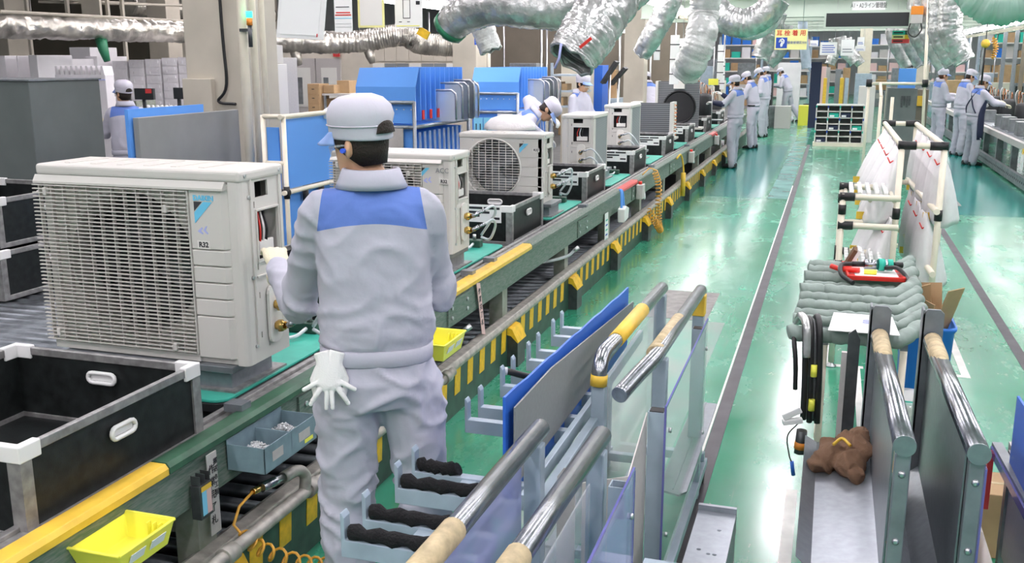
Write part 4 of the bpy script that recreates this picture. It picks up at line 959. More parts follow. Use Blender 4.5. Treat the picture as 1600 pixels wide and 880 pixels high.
# ---- the worker at the foremost unit
mw = person('worker in grey uniform with blue yoke, back turned, gloved hand on the foremost outdoor unit', (-1.345, 2.77, 0), math.radians(24),
       {'L': ((-1.665, 2.84, 1.13), (-1.86, 3.04, 1.20)), 'R': ((-1.225, 2.97, 1.18), (-1.43, 3.13, 1.17))}, world_arms=True,
       legs={'L': [(-0.092, 0, 0.90), (-0.105, 0.02, 0.49), (-0.115, -0.01, 0.085)], 'R': [(0.092, 0, 0.90), (0.135, 0.03, 0.49), (0.165, 0.02, 0.085)]},
       head=(math.radians(48), math.radians(8), math.radians(-3)), sc=1.055, hi=True, gloves=('glove_cream', 'glove'), glasses=True, plug=True, capback=True, wide=0.94, curl=0.55,
       hand_dirs={'L': ((-0.45, 0.65, 0.35), (0.3, -0.3, 0.9))}, group=None)
# spare gloves tucked in the back pocket
sg = thing('spare_gloves', 'pair of white knit gloves tucked into the back pocket of the standing worker', 'gloves', (-1.430, 2.600, 0.975), math.radians(24))
for i, (dx, a) in enumerate(((-0.012, 0.25), (0.022, -0.3))):
    mb = MB(); hand_shape(mb, (dx, 0.0, 0.05), (math.sin(a), -0.25, -math.cos(a)), (0, -1, 0.1), (1, -1)[i], 0.92, 0.10, 1.0, cuff=False)
    obj('glove', remeshed(mb, 'glove', 0.004, 1, ['glove']), sg)
# ================================================================ panel rack in the foreground
def wb(mb, name, m, par, **k): return mb.build(name, m, par, world=True, **k)
rk = thing('panel_rack', 'pale blue steel panel rack with worn steel handrails, clear side sheets and fork arms', 'rack', (-0.75, 1.4, 0))
RB = 'rack_blue'
def rail(pts, r=0.028, m='chrome', par=None): wb(MB().use(m).tube(pts, r, 16), 'handrail', None, par or rk)
rail([(-0.755, 1.25, 0.90), (-0.735, 2.56, 0.90)]); rail([(-0.585, 1.25, 0.90), (-0.555, 2.56, 0.90)])
rail(curve_pts([(-0.725, 3.27, 0.80), (-0.723, 3.275, 0.86), (-0.722, 3.33, 0.90), (-0.715, 3.45, 0.905)], 5) + [V(-0.69, 4.42, 0.905)])
rail(curve_pts([(-0.60, 3.02, 0.86), (-0.57, 3.16, 0.885), (-0.54, 3.30, 0.905), (-0.535, 3.42, 0.905)], 5) + [V(-0.515, 4.42, 0.905)])
def wrap(p, q, m, r=0.0305): wb(MB().use(m).cyl(p, q, r, 16), 'tape_wrap', None, rk)
wrap((-0.7535, 1.55, 0.90), (-0.7463, 1.90, 0.90), 'masking'); wrap((-0.583, 1.50, 0.90), (-0.572, 1.83, 0.90), 'masking')
wrap((-0.7135, 3.50, 0.905), (-0.7025, 3.98, 0.905), 'rail_yellow'); wrap((-0.725, 3.268, 0.80), (-0.7235, 3.272, 0.84), 'rail_yellow', 0.031)
wb(MB().use('masking').tube([(-0.548, 3.36, 0.909), (-0.531, 3.85, 0.911)], 0.027, 12), 'tape_wrap', None, rk)
wb(MB().use('masking').cyl((-0.5425, 3.37, 0.905), (-0.5405, 3.41, 0.905), 0.032, 14), 'tape_wrap', None, rk)
def post(x, y, z0, z1, w=0.05, name='post'): wb(MB().box((x - w / 2, y - w / 2, z0), (x + w / 2, y + w / 2, z1)), name, RB, rk, bevel=0.004)
for x, y, z1 in ((-0.735, 2.50, 0.875), (-0.555, 2.50, 0.875), (-0.735, 1.5, 0.875), (-0.585, 1.5, 0.875), (-0.723, 3.275, 0.80), (-0.69, 4.38, 0.88), (-0.515, 4.38, 0.80), (-0.53, 3.42, 0.875)):
    post(x, y, 0.0, z1)
wb(MB().box((-0.545, 4.35, 0.80), (-0.485, 4.41, 0.895)), 'yellow_tape', 'rail_yellow', rk, bevel=0.004)
for x, y in ((-0.475, 2.47), (-0.475, 3.08), (-0.475, 4.15)):                # short stubs that carry the clear sheets
    o = obj('sheet_post', carved(MB().use(RB).box((x - 0.035, y - 0.025, 0.02), (x + 0.02, y + 0.025, 0.80)), MB().use(RB).box((x - 0.031, y - 0.021, 0.40), (x + 0.016, y + 0.021, 0.90)), 'sheet_post')); fin(o, rk, world=True)
    if y > 3: wb(MB().box((x - 0.031, y - 0.021, 0.79), (x + 0.016, y + 0.021, 0.803)), 'end_cap', 'joint_black', rk)
for y in (1.5, 2.5, 3.28, 4.38):
    wb(MB().box((-0.76, y - 0.02, 0.10), (-0.46, y + 0.02, 0.14)), 'cross_bar', RB, rk, bevel=0.003)
for x in (-0.76, -0.47):
    wb(MB().box((x - 0.02, 1.3, 0.06), (x + 0.02, 4.42, 0.10)), 'base_bar', RB, rk, bevel=0.003)
for x, y in ((-0.76, 1.35), (-0.76, 4.35), (-0.47, 1.35), (-0.47, 4.35)):
    wb(MB().use('rubber').cyl((x - 0.015, y, 0.032), (x + 0.015, y, 0.032), 0.031, 14), 'caster', None, rk)
wb(MB().bar((-0.79, 2.56, 0.66), (-0.79, 4.46, 0.66), 0.02, 0.05), 'side_bar', RB, rk, bevel=0.003)
wb(MB().bar((-0.735, 2.5, 0.66), (-0.735, 3.28, 0.66), 0.03, 0.05), 'side_bar', RB, rk, bevel=0.003)
# clear sheets
def sheet_x(name, x, poly, m, th=0.004): wb(MB().prism(poly, (th, 0, 0), (x, 0, 0), (0, 1, 0), (0, 0, 1)), name, m, rk)
sheet_x('clear_sheet', -0.765, [(1.3, 0.28), (2.46, 0.28), (2.46, 0.84), (1.3, 0.84)], 'acrylic_blue')
sheet_x('clear_sheet', -0.585 + 0.02, [(1.55, 0.35), (2.45, 0.35), (2.45, 0.80), (1.55, 0.80)], 'acrylic')
sheet_x('clear_sheet', -0.735, [(2.55, 0.30), (3.24, 0.30), (3.24, 0.64), (2.55, 0.64)], 'acrylic')
sheet_x('clear_sheet', -0.705, [(3.32, 0.25), (4.36, 0.25), (4.36, 0.86), (3.32, 0.82)], 'acrylic')
for (y0, y1) in ((1.35, 2.50), (3.04, 4.17)):
    sheet_x('clear_sheet', -0.452, [(y0, 0.22), (y1, 0.22), (y1, 0.835), (y0, 0.82)], 'acrylic_blue' if y0 < 2 else 'acrylic')
    wb(MB().bar((-0.45, y0, 0.826), (-0.45, y1, 0.838), 0.006, 0.008), 'sheet_edge', 'acrylic_edge', rk)
    wb(MB().bar((-0.45, y0 if y0 > 2 else y1, 0.22), (-0.45, y0 if y0 > 2 else y1, 0.832), 0.007, 0.007), 'sheet_edge', 'acrylic_edge', rk)
    for y in (y0 + 0.08, y1 - 0.05):
        for z in (0.34, 0.72): wb(MB().use('zinc').cyl((-0.449, y, z), (-0.440, y, z), 0.009, 8), 'bolt', None, rk)
# fork arms with black foam, in pairs
FY = ((2.21, 2.34, True), (2.56, 2.69, True), (3.17, 3.31, False), (3.57, 3.71, False), (3.93, 4.08, False), (4.33, 4.49, False))
for i, (ya, yb, foam) in enumerate(FY):
    x0, x1 = -1.19, -0.80 if i < 4 else -0.90
    for j, y in enumerate((ya, yb)):
        a = wb(MB().prism([(x0, 0.61), (x1, 0.61), (x1, 0.66), (x0 + 0.012, 0.66), (x0 + 0.012, 0.725), (x0 + 0.004, 0.738), (x0, 0.738)], (0, 0.036, 0), (0, y - 0.018, 0), (1, 0, 0), (0, 0, 1)), 'fork_arm', RB, rk, bevel=0.004)
        if foam:
            xe = x1 - 0.06 if not (i == 1 and j == 1) else x0 + 0.16
            pts = [(x0 + 0.022 + (xe - x0 - 0.03) * k / 14, y, 0.677 + 0.004 * math.sin(k * 1.9)) for k in range(15)]
            f = MB().use('foam_black').tube(pts, [0.020 + 0.0035 * math.sin(k * 2.3) + 0.002 * math.cos(k * 5.1) for k in range(15)], 10).build('foam_pad', None, a)
            f.matrix_parent_inverse = Matrix.Identity(4)
    wb(MB().box((x0 + 0.17, ya, 0.615), (x0 + 0.22, yb, 0.655)), 'fork_bridge', RB, rk, bevel=0.003)
    xp = x0 + 0.25
    wb(MB().box((xp - 0.025, (ya + yb) / 2 - 0.025, 0.0), (xp + 0.025, (ya + yb) / 2 + 0.025, 0.615)), 'fork_post', RB, rk, bevel=0.004)
wb(MB().box((-0.96, 2.1, 0.03), (-0.92, 4.5, 0.07)), 'base_bar', RB, rk, bevel=0.003)
for y in (2.2, 3.4, 4.38): wb(MB().box((-0.96, y, 0.04), (-0.74, y + 0.04, 0.08)), 'base_bar', RB, rk, bevel=0.003)
# hollow steel bracket box standing off the rack
cut = MB().use('galvanised')
for (x, y) in ((-0.29, 2.72), (-0.26, 2.70), (-0.242, 2.70), (-0.29, 2.62), (-0.25, 2.60), (-0.245, 2.86)): cut.cyl((x, y, 0.48), (x, y, 0.53), 0.007, 10)
fin(obj('bracket_plate', carved(MB().use('galvanised').box((-0.325, 2.35, 0.50), (-0.205, 3.0, 0.512)), cut, 'bracket_plate')), rk, world=True)
wb(MB().box((-0.325, 2.985, 0.44), (-0.205, 3.0, 0.53)), 'bracket_flange', 'galvanised', rk)
wb(MB().box((-0.215, 2.35, 0.0), (-0.205, 2.98, 0.50)).box((-0.325, 2.36, 0.0), (-0.30, 2.40, 0.5)), 'bracket_side', 'galvanised', rk)
wb(MB().box((-0.44, 2.60, 0.46), (-0.325, 2.66, 0.49)), 'bracket_arm', RB, rk)
# galvanised ledge beside the far sheet
wb(MB().prism([(-0.545, 3.55), (-0.46, 3.52), (-0.435, 3.56), (-0.435, 4.6), (-0.545, 4.6)], (0, 0, 0.008), (0, 0, 0.30), (1, 0, 0), (0, 1, 0)), 'ledge', 'galvanised', rk)
wb(MB().box((-0.49, 3.56, 0.308), (-0.486, 4.6, 0.312)), 'ledge_fold', 'galvanised', rk)
# panels standing in the rack
p = MB().use('panel_grey').prism([(2.62, 0.68), (4.46, 0.68), (4.46, 0.82), (3.02, 0.93), (2.62, 0.93)], (0.006, 0, 0), (-0.835, 0, 0), (0, 1, 0), (0, 0, 1)).build('metal_sheet', None)
tag(p, 'dark grey steel panel leaning against the blue corrugated sheet on the fork rack', 'panel')
p = MB().use('blue_sheet').prism([(2.60, 0.60)] + [(2.60 + 1.86 * k / 16, (0.965 - 0.08 * k / 16) + 0.0025 * math.sin(k * 2.1)) for k in range(17)] + [(4.46, 0.60)], (0.008, 0, 0), (-0.862, 0, 0), (0, 1, 0), (0, 0, 1)).build('corrugated_sheet', None)
tag(p, 'ragged blue corrugated plastic sheet standing on the fork rack', 'plastic sheet')
t = thing('folded_panel', 'beige sheet metal panel with folded edge standing between the rack posts', 'panel', (-0.55, 2.75, 0.10))
MB().prism([(-0.655, 0.15), (-0.515, 0.15), (-0.515, 0.70), (-0.655, 0.66)], (0, 0.004, 0), (0, 2.75, 0)).build('front_face', 'panel_beige', t, world=True)
MB().prism([(2.75, 0.15), (3.05, 0.15), (3.05, 0.80), (2.75, 0.70)], (0.004, 0, 0), (-0.515, 0, 0), (0, 1, 0), (0, 0, 1)).build('folded_edge', 'panel_beige', t, world=True)
p = MB().use('panel_beige').prism([(-0.70, 0.15), (-0.645, 0.15), (-0.645, 0.76), (-0.68, 0.76), (-0.70, 0.73)], (0, 0.004, 0), (0, 2.62, 0)).build('narrow_panel', None)
tag(p, 'narrow pale beige metal strip standing in the handrail slot of the rack', 'panel')
# cable coil hanging on the forks
t = thing('cable_coil', 'loops of thick black cable with yellow tape hung behind the blue corrugated sheet', 'cable', (-0.95, 3.9, 0.62))
for i in range(3):
    pts = [V(-0.98 + 0.03 * i + 0.02 * math.sin(k * 0.5), 3.83 + 0.09 * i + 0.10 * math.cos(2 * PI * k / 20), 0.62 + 0.15 * math.sin(2 * PI * k / 20)) for k in range(20)]
    MB().use('hose_black').tube(pts, 0.019, 8, closed=True).build('loop', None, t, world=True)
    MB().use('yellow_plastic').tube(pts[3:6], 0.0205, 8).build('yellow_tape', None, t, world=True)
MB().use('hose_black').tube(curve_pts([(-0.97, 3.78, 0.48), (-1.05, 3.72, 0.63), (-1.14, 3.64, 0.685), (-1.18, 3.62, 0.70)], 6), 0.014, 8).build('cable_end', None, t, world=True)
MB().use('white_plastic').cyl((-1.18, 3.62, 0.70), (-1.205, 3.61, 0.703), 0.017, 8).build('plug', None, t, world=True)
# ================================================================ small things along the conveyor
def hopper(label, loc, wx, ly, h, rz, m='yellow_plastic'):
    t = thing('small_parts_tray', label, 'tray', loc, rz, 'yellow plastic parts trays')
    o = [(-wx / 2, 0), (wx / 2, 0), (wx / 2, ly), (-wx / 2, ly)]; b = [(-wx * .40, ly * .10), (wx * .40, ly * .10), (wx * .40, ly * .93), (-wx * .40, ly * .93)]; k = 0.006
    mb = MB().use(m); O = [V(x, y, h) for x, y in o]; Bt = [V(x, y, 0) for x, y in b]
    oi = [V(x * 0.95, ly / 2 + (y - ly / 2) * 0.95, h) for x, y in o]; bi = [V(x * 0.95, ly / 2 + (y - ly / 2) * 0.95, k) for x, y in b]
    mb.add(O + Bt + oi + bi, [(4, 7, 6, 5), (12, 13, 14, 15)] + [(i, 4 + i, 4 + (i + 1) % 4, (i + 1) % 4) for i in range(4)] + [((i + 1) % 4 + 8, (i + 1) % 4 + 12, i + 12, i + 8) for i in range(4)] + [((i + 1) % 4, (i + 1) % 4 + 8, i + 8, i) for i in range(4)])
    mb.build('tray_body', None, t, 0.002)
    lp = MB().use(m)
    for (a, c) in ((0, 1), (1, 2), (2, 3), (3, 0)): lp.bar(O[a], O[c], 0.010, 0.006)
    lp.build('tray_rim', None, t, 0.002)
    for i in range(3): MB().use(m).box((wx * 0.05 + 0.02 * i, ly * 0.88, 0.01), (wx * 0.05 + 0.02 * i + 0.004, ly * 0.95, h * 0.85)).build('inner_rib', None, t)
    for y0 in (0.18, 0.55): MB().use('paper').cbox((wx * 0.475, ly * (y0 + 0.14), h * 0.55), (0.002, ly * 0.26, h * 0.42), (0, math.radians(22), 0)).build('sticker', None, t)
    return t
h1 = hopper('yellow plastic parts tray hooked on the yellow rail before the empty bin', (-1.838, 1.99, 0.545), 0.175, 0.24, 0.075, 0)
h2 = hopper('yellow plastic parts tray hooked on the beam behind the standing worker', (-1.82, 4.30, 0.475), 0.19, 0.30, 0.09, 0)
# screw box with two compartments
t = thing('screw_box', 'grey green metal screw box with two compartments hung on the conveyor rail', 'screw box', (-1.84, 2.74, 0.54))
x0, x1, y0, y1, z0, z1 = -0.075, 0.075, 0.0, 0.36, 0.0, 0.095
for a, b, m in (((x0, y0, z0), (x1, y1, z0 + 0.003), 'screw_bin'), ((x0, y0, z0), (x1, y0 + 0.004, z1), 'screw_bin'), ((x0, y1 - 0.004, z0), (x1, y1, z1), 'screw_bin'), ((x0, y0, z0), (x0 + 0.004, y1, z1 + 0.015), 'screw_bin'), ((x1 - 0.004, y0, z0), (x1, y1, z1), 'screw_bin'), ((x0, 0.178, z0), (x1, 0.182, z1 - 0.004), 'screw_bin')):
    MB().box(a, b).build('wall', m, t, 0.001)
MB().box((x0 + 0.004, 0.004, 0.003), (x1 - 0.004, 0.356, 0.030)).build('false_floor', 'dark_steel', t)
for (y, w_) in ((0.05, 0.07), (0.23, 0.08)):
    MB().box((x1, y, 0.03), (x1 + 0.001, y + w_, 0.065)).build('sticker', 'panel_beige', t)
MB().box((x1, 0.27, 0.012), (x1 + 0.001, 0.33, 0.026)).build('sticker', 'yellow_plastic', t)
for (cx, cy, nm) in ((-0.012, 0.085, 'loose silver screws heaped in the nearer half of the screw box'), (-0.012, 0.27, 'loose silver screws heaped in the further half of the screw box')):
    mb = MB().use('screw_zinc')
    for k in range(240):
        a = random.uniform(0, 2 * PI); r = 0.058 * math.sqrt(random.random()); hh = 0.030 + 0.052 * (1 - r / 0.062) * random.random() ** 0.3
        c = V(-1.84 + cx + r * math.cos(a) * 0.95, 2.74 + cy + r * math.sin(a) * 1.05, 0.543 + hh); d = V(random.uniform(-1, 1), random.uniform(-1, 1), random.uniform(-.5, .5)).normalized() * 0.008
        mb.tube([c - d, c + d], [0.0020, 0.0020], 4); mb.tube([c + d, c + d * 1.3], [0.0045, 0.004], 5)
    tag(mb.build('screws', None), nm, 'screws', kind='stuff')
# hanging work tags and leaflets
t = thing('work_tag', 'long white work tag with printed characters clipped below the beam by the screw box', 'tag', (-1.895, 2.60, 0.36), 0)
MB().box((-0.004, 0.0, 0.0), (0.0, 0.055, 0.29)).build('plate', 'panel_beige', t, 0.001)
for i, c in enumerate('作業完了札'): text('printed_character', c, 0.036, (0.0015, 0.020, 0.232 - i * 0.045), '+x', 'ink', t)
for i, c in enumerate('搬送B工程'): text('printed_character', c, 0.024, (0.0015, 0.043, 0.255 - i * 0.028), '+x', 'ink', t)
t = thing('pen_holder', 'small black pen holder with coloured label on the conveyor leg', 'holder', (-1.905, 2.515, 0.46))
for i in range(3): MB().box((0.0, 0.006 + i * 0.026, 0.12), (0.035, 0.008 + i * 0.026, 0.15)).build('divider', 'dark_steel', t)
MB().box((0, 0, 0), (0.036, 0.066, 0.118)).build('holder_body', 'dark_steel', t, 0.002)
MB().box((0.0365, 0.01, 0.012), (0.0375, 0.034, 0.095)).build('label_blue', 'sign_cyan', t); MB().box((0.0365, 0.035, 0.012), (0.0375, 0.06, 0.095)).build('label_red', 'pink_tag', t)
MB().box((0.0365, 0.008, 0.096), (0.0378, 0.062, 0.113)).build('label_yellow', 'rail_yellow', t)
t = thing('work_tag', 'pink work tag dangling from the beam beyond the red rail', 'tag', (-1.905, 5.35, 0.33), 0)
MB().prism([(0.0, 0.0), (0.06, -0.02), (-0.03, 0.32), (-0.09, 0.33)], (0.003, 0, 0), (0, 0, 0), (0, 1, 0), (0, 0, 1)).build('plate', 'pink_tag', t)
for i, c in enumerate('作業完了札'): text('printed_character', c, 0.04, (0.0042, -0.045 + i * 0.013, 0.27 - i * 0.05), '+x', 'ink', t)
t = thing('hanging_leaflet', 'white instruction leaflet hanging from the conveyor beam', 'leaflet', (-1.905, 8.72, 0.20))
MB().prism([(0.0, 0.0), (0.16, 0.0), (0.12, 0.36), (-0.02, 0.36)], (0.003, 0, 0), (0, 0, 0), (0, 1, 0), (0, 0, 1)).build('sheet', 'paper', t)
for i in range(6): MB().box((0.0032, 0.02, 0.06 + i * 0.045), (0.0040, 0.10, 0.075 + i * 0.045)).build('print', ('ink_blue', 'teal')[i % 2], t)
t = thing('spray_pouch', 'white pouch on a blue strap hung on the conveyor rail', 'pouch', (-1.87, 9.2, 0.42))
MB().prism([(-0.09, 0.0), (0.09, 0.02), (0.12, 0.12), (0.0, 0.15), (-0.10, 0.13)], (0.07, 0, 0), (0, 0, 0), (0, 1, 0), (0, 0, 1)).build('pouch', 'white_plastic', t, 0.01)
MB().use('blue_board').tube(curve_pts([(0.03, -0.06, 0.12), (0.02, -0.03, 0.27), (0.0, 0.0, 0.30), (0.02, 0.03, 0.27), (0.03, 0.06, 0.12)], 5), 0.012, 6).build('strap', None, t)
for y, lab in ((10.25, 'white switch box with red button on the conveyor beam by the orange hose'), (14.2, 'white switch box with red button on the conveyor beam beyond the orange hose'), (17.4, 'white switch box on the conveyor beam next to the worker with the tool')):
    t = thing('switch_box', lab, 'switch box', (-1.90, y, 0.50), 0, 'switch boxes on the conveyor beam')
    MB().box((0, -0.07, 0), (0.07, 0.07, 0.15)).build('housing', 'panel_beige', t, 0.006); MB().use('red').cyl((0.03, 0, 0.15), (0.03, 0, 0.18), 0.02, 10).build('button', None, t)
    MB().use('hose_clear').tube(curve_pts([(0.03, 0.07, 0.05), (0.05, 0.16, -0.02), (0.03, 0.22, 0.06), (0.0, 0.26, 0.09)], 5), 0.012, 6).build('cable', None, t)
t = thing('yellow_lead', 'yellow cord with sleeve hanging from the beam over the kick board', 'cord', (-1.86, 13.1, 0.1))
MB().use('rail_yellow').tube(curve_pts([(-0.04, -0.1, 0.56), (0.0, 0.0, 0.60), (0.03, 0.08, 0.40), (0.03, 0.08, 0.05)], 6), 0.013, 6).build('cord', None, t); MB().use('rail_yellow').cyl((0.03, 0.08, 0.36), (0.03, 0.08, 0.05), 0.032, 8).build('sleeve', None, t)
for y, lab in ((4.85, 'short grey hose stub sticking out of the conveyor beside the red rail'), (7.3, 'short grey hose stub sticking out of the conveyor beside the yellow rail')):
    t = thing('hose_stub', lab, 'hose', (-1.95, y, 0.44), 0, 'hose stubs under the conveyor')
    MB().use('hose_clear').tube(curve_pts([(-0.3, -0.3, -0.02), (-0.1, -0.1, -0.04), (0.05, 0.02, -0.01), (0.10, 0.06, 0.03)], 5), 0.013, 8).build('hose', None, t); MB().use('zinc').cyl((0.10, 0.06, 0.03), (0.13, 0.085, 0.055), 0.017, 8).build('nozzle', None, t)
# ================================================================ slotted trolley on the right
rc = thing('plate_trolley', 'steel trolley with two upright plates capped by worn round bars', 'trolley', (0.3, 2.7, 0))
for (x, lab) in ((0.245, 0), (0.43, 1)):
    dx = -0.02
    wb(MB().use('chrome').cyl((x + 0.004, 2.72, 0.905), (x + dx, 3.86, 0.905), 0.030, 18), 'handrail', None, rc)
    wb(MB().use('galvanised').cyl((x + 0.004, 2.716, 0.905), (x + 0.004, 2.722, 0.905), 0.0305, 18), 'rail_end', None, rc)
    wb(MB().use('masking').tube([(x + dx + 0.003, 3.84, 0.908), (x - 0.014, 3.62, 0.908), (x - 0.012, 3.45, 0.911)], [0.0318, 0.031, 0.022], 14), 'tape_wrap', None, rc)
    wb(MB().box((x - 0.018, 2.725, 0.10), (x + 0.024, 2.755, 0.878)), 'end_post', 'steel_grey', rc, bevel=0.004)
    for z in (0.82, 0.62): wb(MB().use('zinc').lathe([(0.010, 0), (0.010, -0.003), (0.005, -0.007), (0.0, -0.007)], (x + 0.003, 2.725, z), 10, 'y', cap=False), 'bolt', None, rc)
    wb(MB().box((x - 0.024, 2.76, 0.32), (x - 0.019, 3.86, 0.885)), 'upright_plate', 'galvanised', rc)
    wb(MB().prism([(x - 0.055, 0.0), (x + 0.02, 0.0), (x + 0.02, 1.005), (x + 0.005, 1.02), (x - 0.04, 1.02), (x - 0.055, 1.0)], (0, 0.012, 0), (0, 3.87, 0)), 'back_post', 'steel_grey', rc, bevel=0.002)
    wb(MB().box((x - 0.055, 3.87, 0.02), (x - 0.047, 3.94, 1.015)), 'back_post_side', 'steel_grey', rc)
wb(MB().box((0.452, 2.73, 0.30), (0.460, 3.85, 0.86)), 'clear_guard', 'acrylic_edge', rc)
# tray folded out from the left plate and the sloping floor of the slot
wb(MB().add([V(0.222, 2.80, 0.47), V(0.222, 3.86, 0.47), V(0.03, 3.86, 0.45), V(0.03, 2.80, 0.45), V(-0.015, 3.86, 0.475), V(-0.015, 2.84, 0.475)], [(0, 1, 2, 3), (3, 2, 4, 5)]), 'tray', 'galvanised', rc, solid=0.003)
wb(MB().add([V(0.268, 2.75, 0.40), V(0.268, 3.86, 0.40), V(0.34, 3.86, 0.34), V(0.34, 2.75, 0.34), V(0.408, 3.86, 0.40), V(0.408, 2.75, 0.40)], [(0, 1, 2, 3), (3, 2, 4, 5)]), 'slot_floor', 'galvanised', rc, solid=0.003)
wb(MB().prism([(0.12, 0.0), (0.165, 0.0), (0.165, 0.86), (0.145, 0.90), (0.12, 0.88)], (0, 0.01, 0), (0, 3.95, 0)), 'dark_gusset', 'dark_steel', rc)
wb(MB().box((0.10, 3.96, 0.0), (0.125, 3.98, 0.80)), 'pale_strip', 'panel_beige', rc)
wb(MB().box((0.02, 2.80, 0.10), (0.45, 2.86, 0.14)).box((0.02, 3.80, 0.10), (0.45, 3.86, 0.14)).box((0.06, 2.80, 0.0), (0.10, 2.84, 0.45)).box((0.06, 3.80, 0.0), (0.10, 3.84, 0.45)), 'base_frame', 'steel_grey', rc)
# brown cloth bundle
mb = MB()
for (dx, dy, dz, r) in ((0, 0, 0.045, 0.06), (0.06, -0.07, 0.04, 0.06), (0.07, 0.06, 0.06, 0.055), (-0.03, -0.03, 0.03, 0.05), (0.10, -0.01, 0.075, 0.05), (0.10, 0.10, 0.10, 0.035), (-0.06, -0.04, 0.02, 0.03), (0.085, -0.12, 0.03, 0.035)): mb.ball((dx, dy, dz), r, 14, 9, (0.95, 1.2, 0.85))
cl = obj('work_cloth', remeshed(mb, 'work_cloth', 0.006, 4, ['cloth_brown'], 0.022, 11.0, 3.3)); cl.location = (0.085, 3.62, 0.458)
tag(cl, 'crumpled brown work cloth with yellow edge lying in the trolley tray', 'cloth')
MB().use('rail_yellow').tube(curve_pts([(0.0, -0.045, 0.10), (0.03, -0.02, 0.118), (0.06, -0.05, 0.105)], 5), [0.006] * 11, 6).build('yellow_hem', None, cl)
# clamp tool and cord at the corner of the tray
t = thing('clamp_tool', 'white spring clamp with blue connector cord hanging from the tray corner', 'tool', (-0.055, 3.98, 0.50))
MB().cbox((-0.02, 0, 0.02), (0.08, 0.03, 0.028), (0, -0.5, 0.2)).cbox((-0.015, 0, -0.015), (0.08, 0.03, 0.022), (0, -0.15, 0.2)).build('jaw', 'white_plastic', t, 0.004)
MB().use('hose_black').tube(curve_pts([(0.01, 0, -0.02), (-0.03, 0, -0.08), (-0.02, 0, -0.16), (-0.005, 0, -0.20)], 6), 0.003, 6).build('cord', None, t)
MB().use('blue_sheet').cyl((-0.007, 0, -0.19), (0.003, 0, -0.25), 0.008, 8).build('connector', None, t)
MB().use('dark_steel').cyl((0.025, 0, -0.05), (0.02, 0, -0.15), 0.022, 12).build('handle', None, t); MB().use('orange_lamp').cyl((0.023, 0, -0.10), (0.02, 0, -0.13), 0.024, 12).build('handle_band', None, t)
# ================================================================ padded bar rack
pr = thing('padded_rack', 'rack of grey green padded bars carrying a red tray and a paper', 'rack', (0.17, 4.2, 0))
for i, (y, r, z, x0, x1) in enumerate(((4.20, 0.034, 0.80, -0.115, 0.42), (4.42, 0.024, 0.805, -0.105, 0.44), (4.55, 0.026, 0.80, -0.10, 0.45), (4.72, 0.030, 0.80, -0.09, 0.45), (4.83, 0.026, 0.815, -0.09, 0.45), (5.0, 0.036, 0.81, -0.09, 0.45), (5.16, 0.024, 0.80, -0.075, 0.46), (5.30, 0.036, 0.81, -0.08, 0.46), (5.50, 0.030, 0.81, -0.065, 0.46), (5.62, 0.030, 0.815, -0.065, 0.47))):
    n = 60; pts = []; rs = []
    for k in range(n + 1):
        f = k / n; up = max(0, f - 0.82) / 0.18
        pts.append(V(x0 + (x1 - x0) * f, y + 0.14 * up + 0.004 * math.sin(k * 0.7 + i), z + 0.035 * up + 0.002 * math.sin(k + i))); rs.append(r * (0.86 + 0.17 * abs(math.sin(f * PI * (7 if f < 0.8 else 12) + i)) ** 0.5))
    b = wb(MB().use('pad_green').tube(pts, rs, 12), 'padded_bar', None, pr)
wb(MB().box((0.02, 4.3, 0.72), (0.05, 5.7, 0.76)).box((0.34, 4.3, 0.72), (0.37, 5.75, 0.76)), 'side_beam', 'galvanised', pr)
for x, y in ((0.035, 4.3), (0.355, 4.3), (0.035, 5.65), (0.355, 5.7)):
    wb(MB().use('cream_pipe').cyl((x, y, 0.02), (x, y, 0.73), 0.015, 12), 'leg', None, pr); wb(MB().use('zinc').lathe([(0.034, 0.0), (0.034, 0.006), (0.016, 0.014), (0.012, 0.03)], (x, y, 0), 14), 'foot', None, pr)
for x in (0.03, 0.355): wb(MB().box((x - 0.012, 4.3, 0.30), (x + 0.012, 5.68, 0.325)), 'lower_beam', 'cream_pipe', pr)
t = thing('paper_sheet', 'white printed paper lying on the padded bars', 'paper', (0.19, 4.26, 0.845), math.radians(-4))
MB().prism([(-0.135, -0.16), (0.14, -0.14), (0.105, 0.16), (-0.135, 0.15)], (0, 0, 0.003), (0, 0, 0), (1, 0, 0), (0, 1, 0)).build('sheet', 'paper', t)
for i in range(4): MB().box((-0.01, 0.0 + i * 0.018, 0.0033), (0.05, 0.008 + i * 0.018, 0.0038)).build('print', 'ink_blue', t)
t = thing('red_tray', 'red tray with paper lining lying on the padded bars', 'tray', (0.26, 5.33, 0.848), math.radians(4))
MB().box((-0.145, -0.19, 0), (0.135, 0.19, 0.006)).build('tray_floor', 'red', t)
for a, b in (((-0.145, -0.19, 0), (0.135, -0.178, 0.022)), ((-0.145, 0.178, 0), (0.135, 0.19, 0.022)), ((-0.145, -0.19, 0), (-0.133, 0.19, 0.022)), ((0.123, -0.19, 0), (0.135, 0.19, 0.022))): MB().box(a, b).build('tray_wall', 'red', t, 0.003)
MB().box((-0.10, -0.16, 0.0065), (0.11, 0.10, 0.009)).build('paper_lining', 'paper', t)
t = thing('power_tool', 'air screwdriver with green and chrome body and black hose on the red tray', 'tool', (0.29, 5.33, 0.895), math.radians(8))
MB().use('chrome').cyl((-0.08, 0, 0), (-0.01, 0, 0), 0.026, 14).build('head', None, t); MB().use('teal').cyl((-0.01, 0, 0), (0.02, 0, 0), 0.032, 14).cyl((0.035, 0, 0), (0.06, 0, 0), 0.030, 14).build('body', None, t); MB().use('chrome').cyl((0.018, 0, 0), (0.036, 0, 0), 0.029, 14).build('ring', None, t)
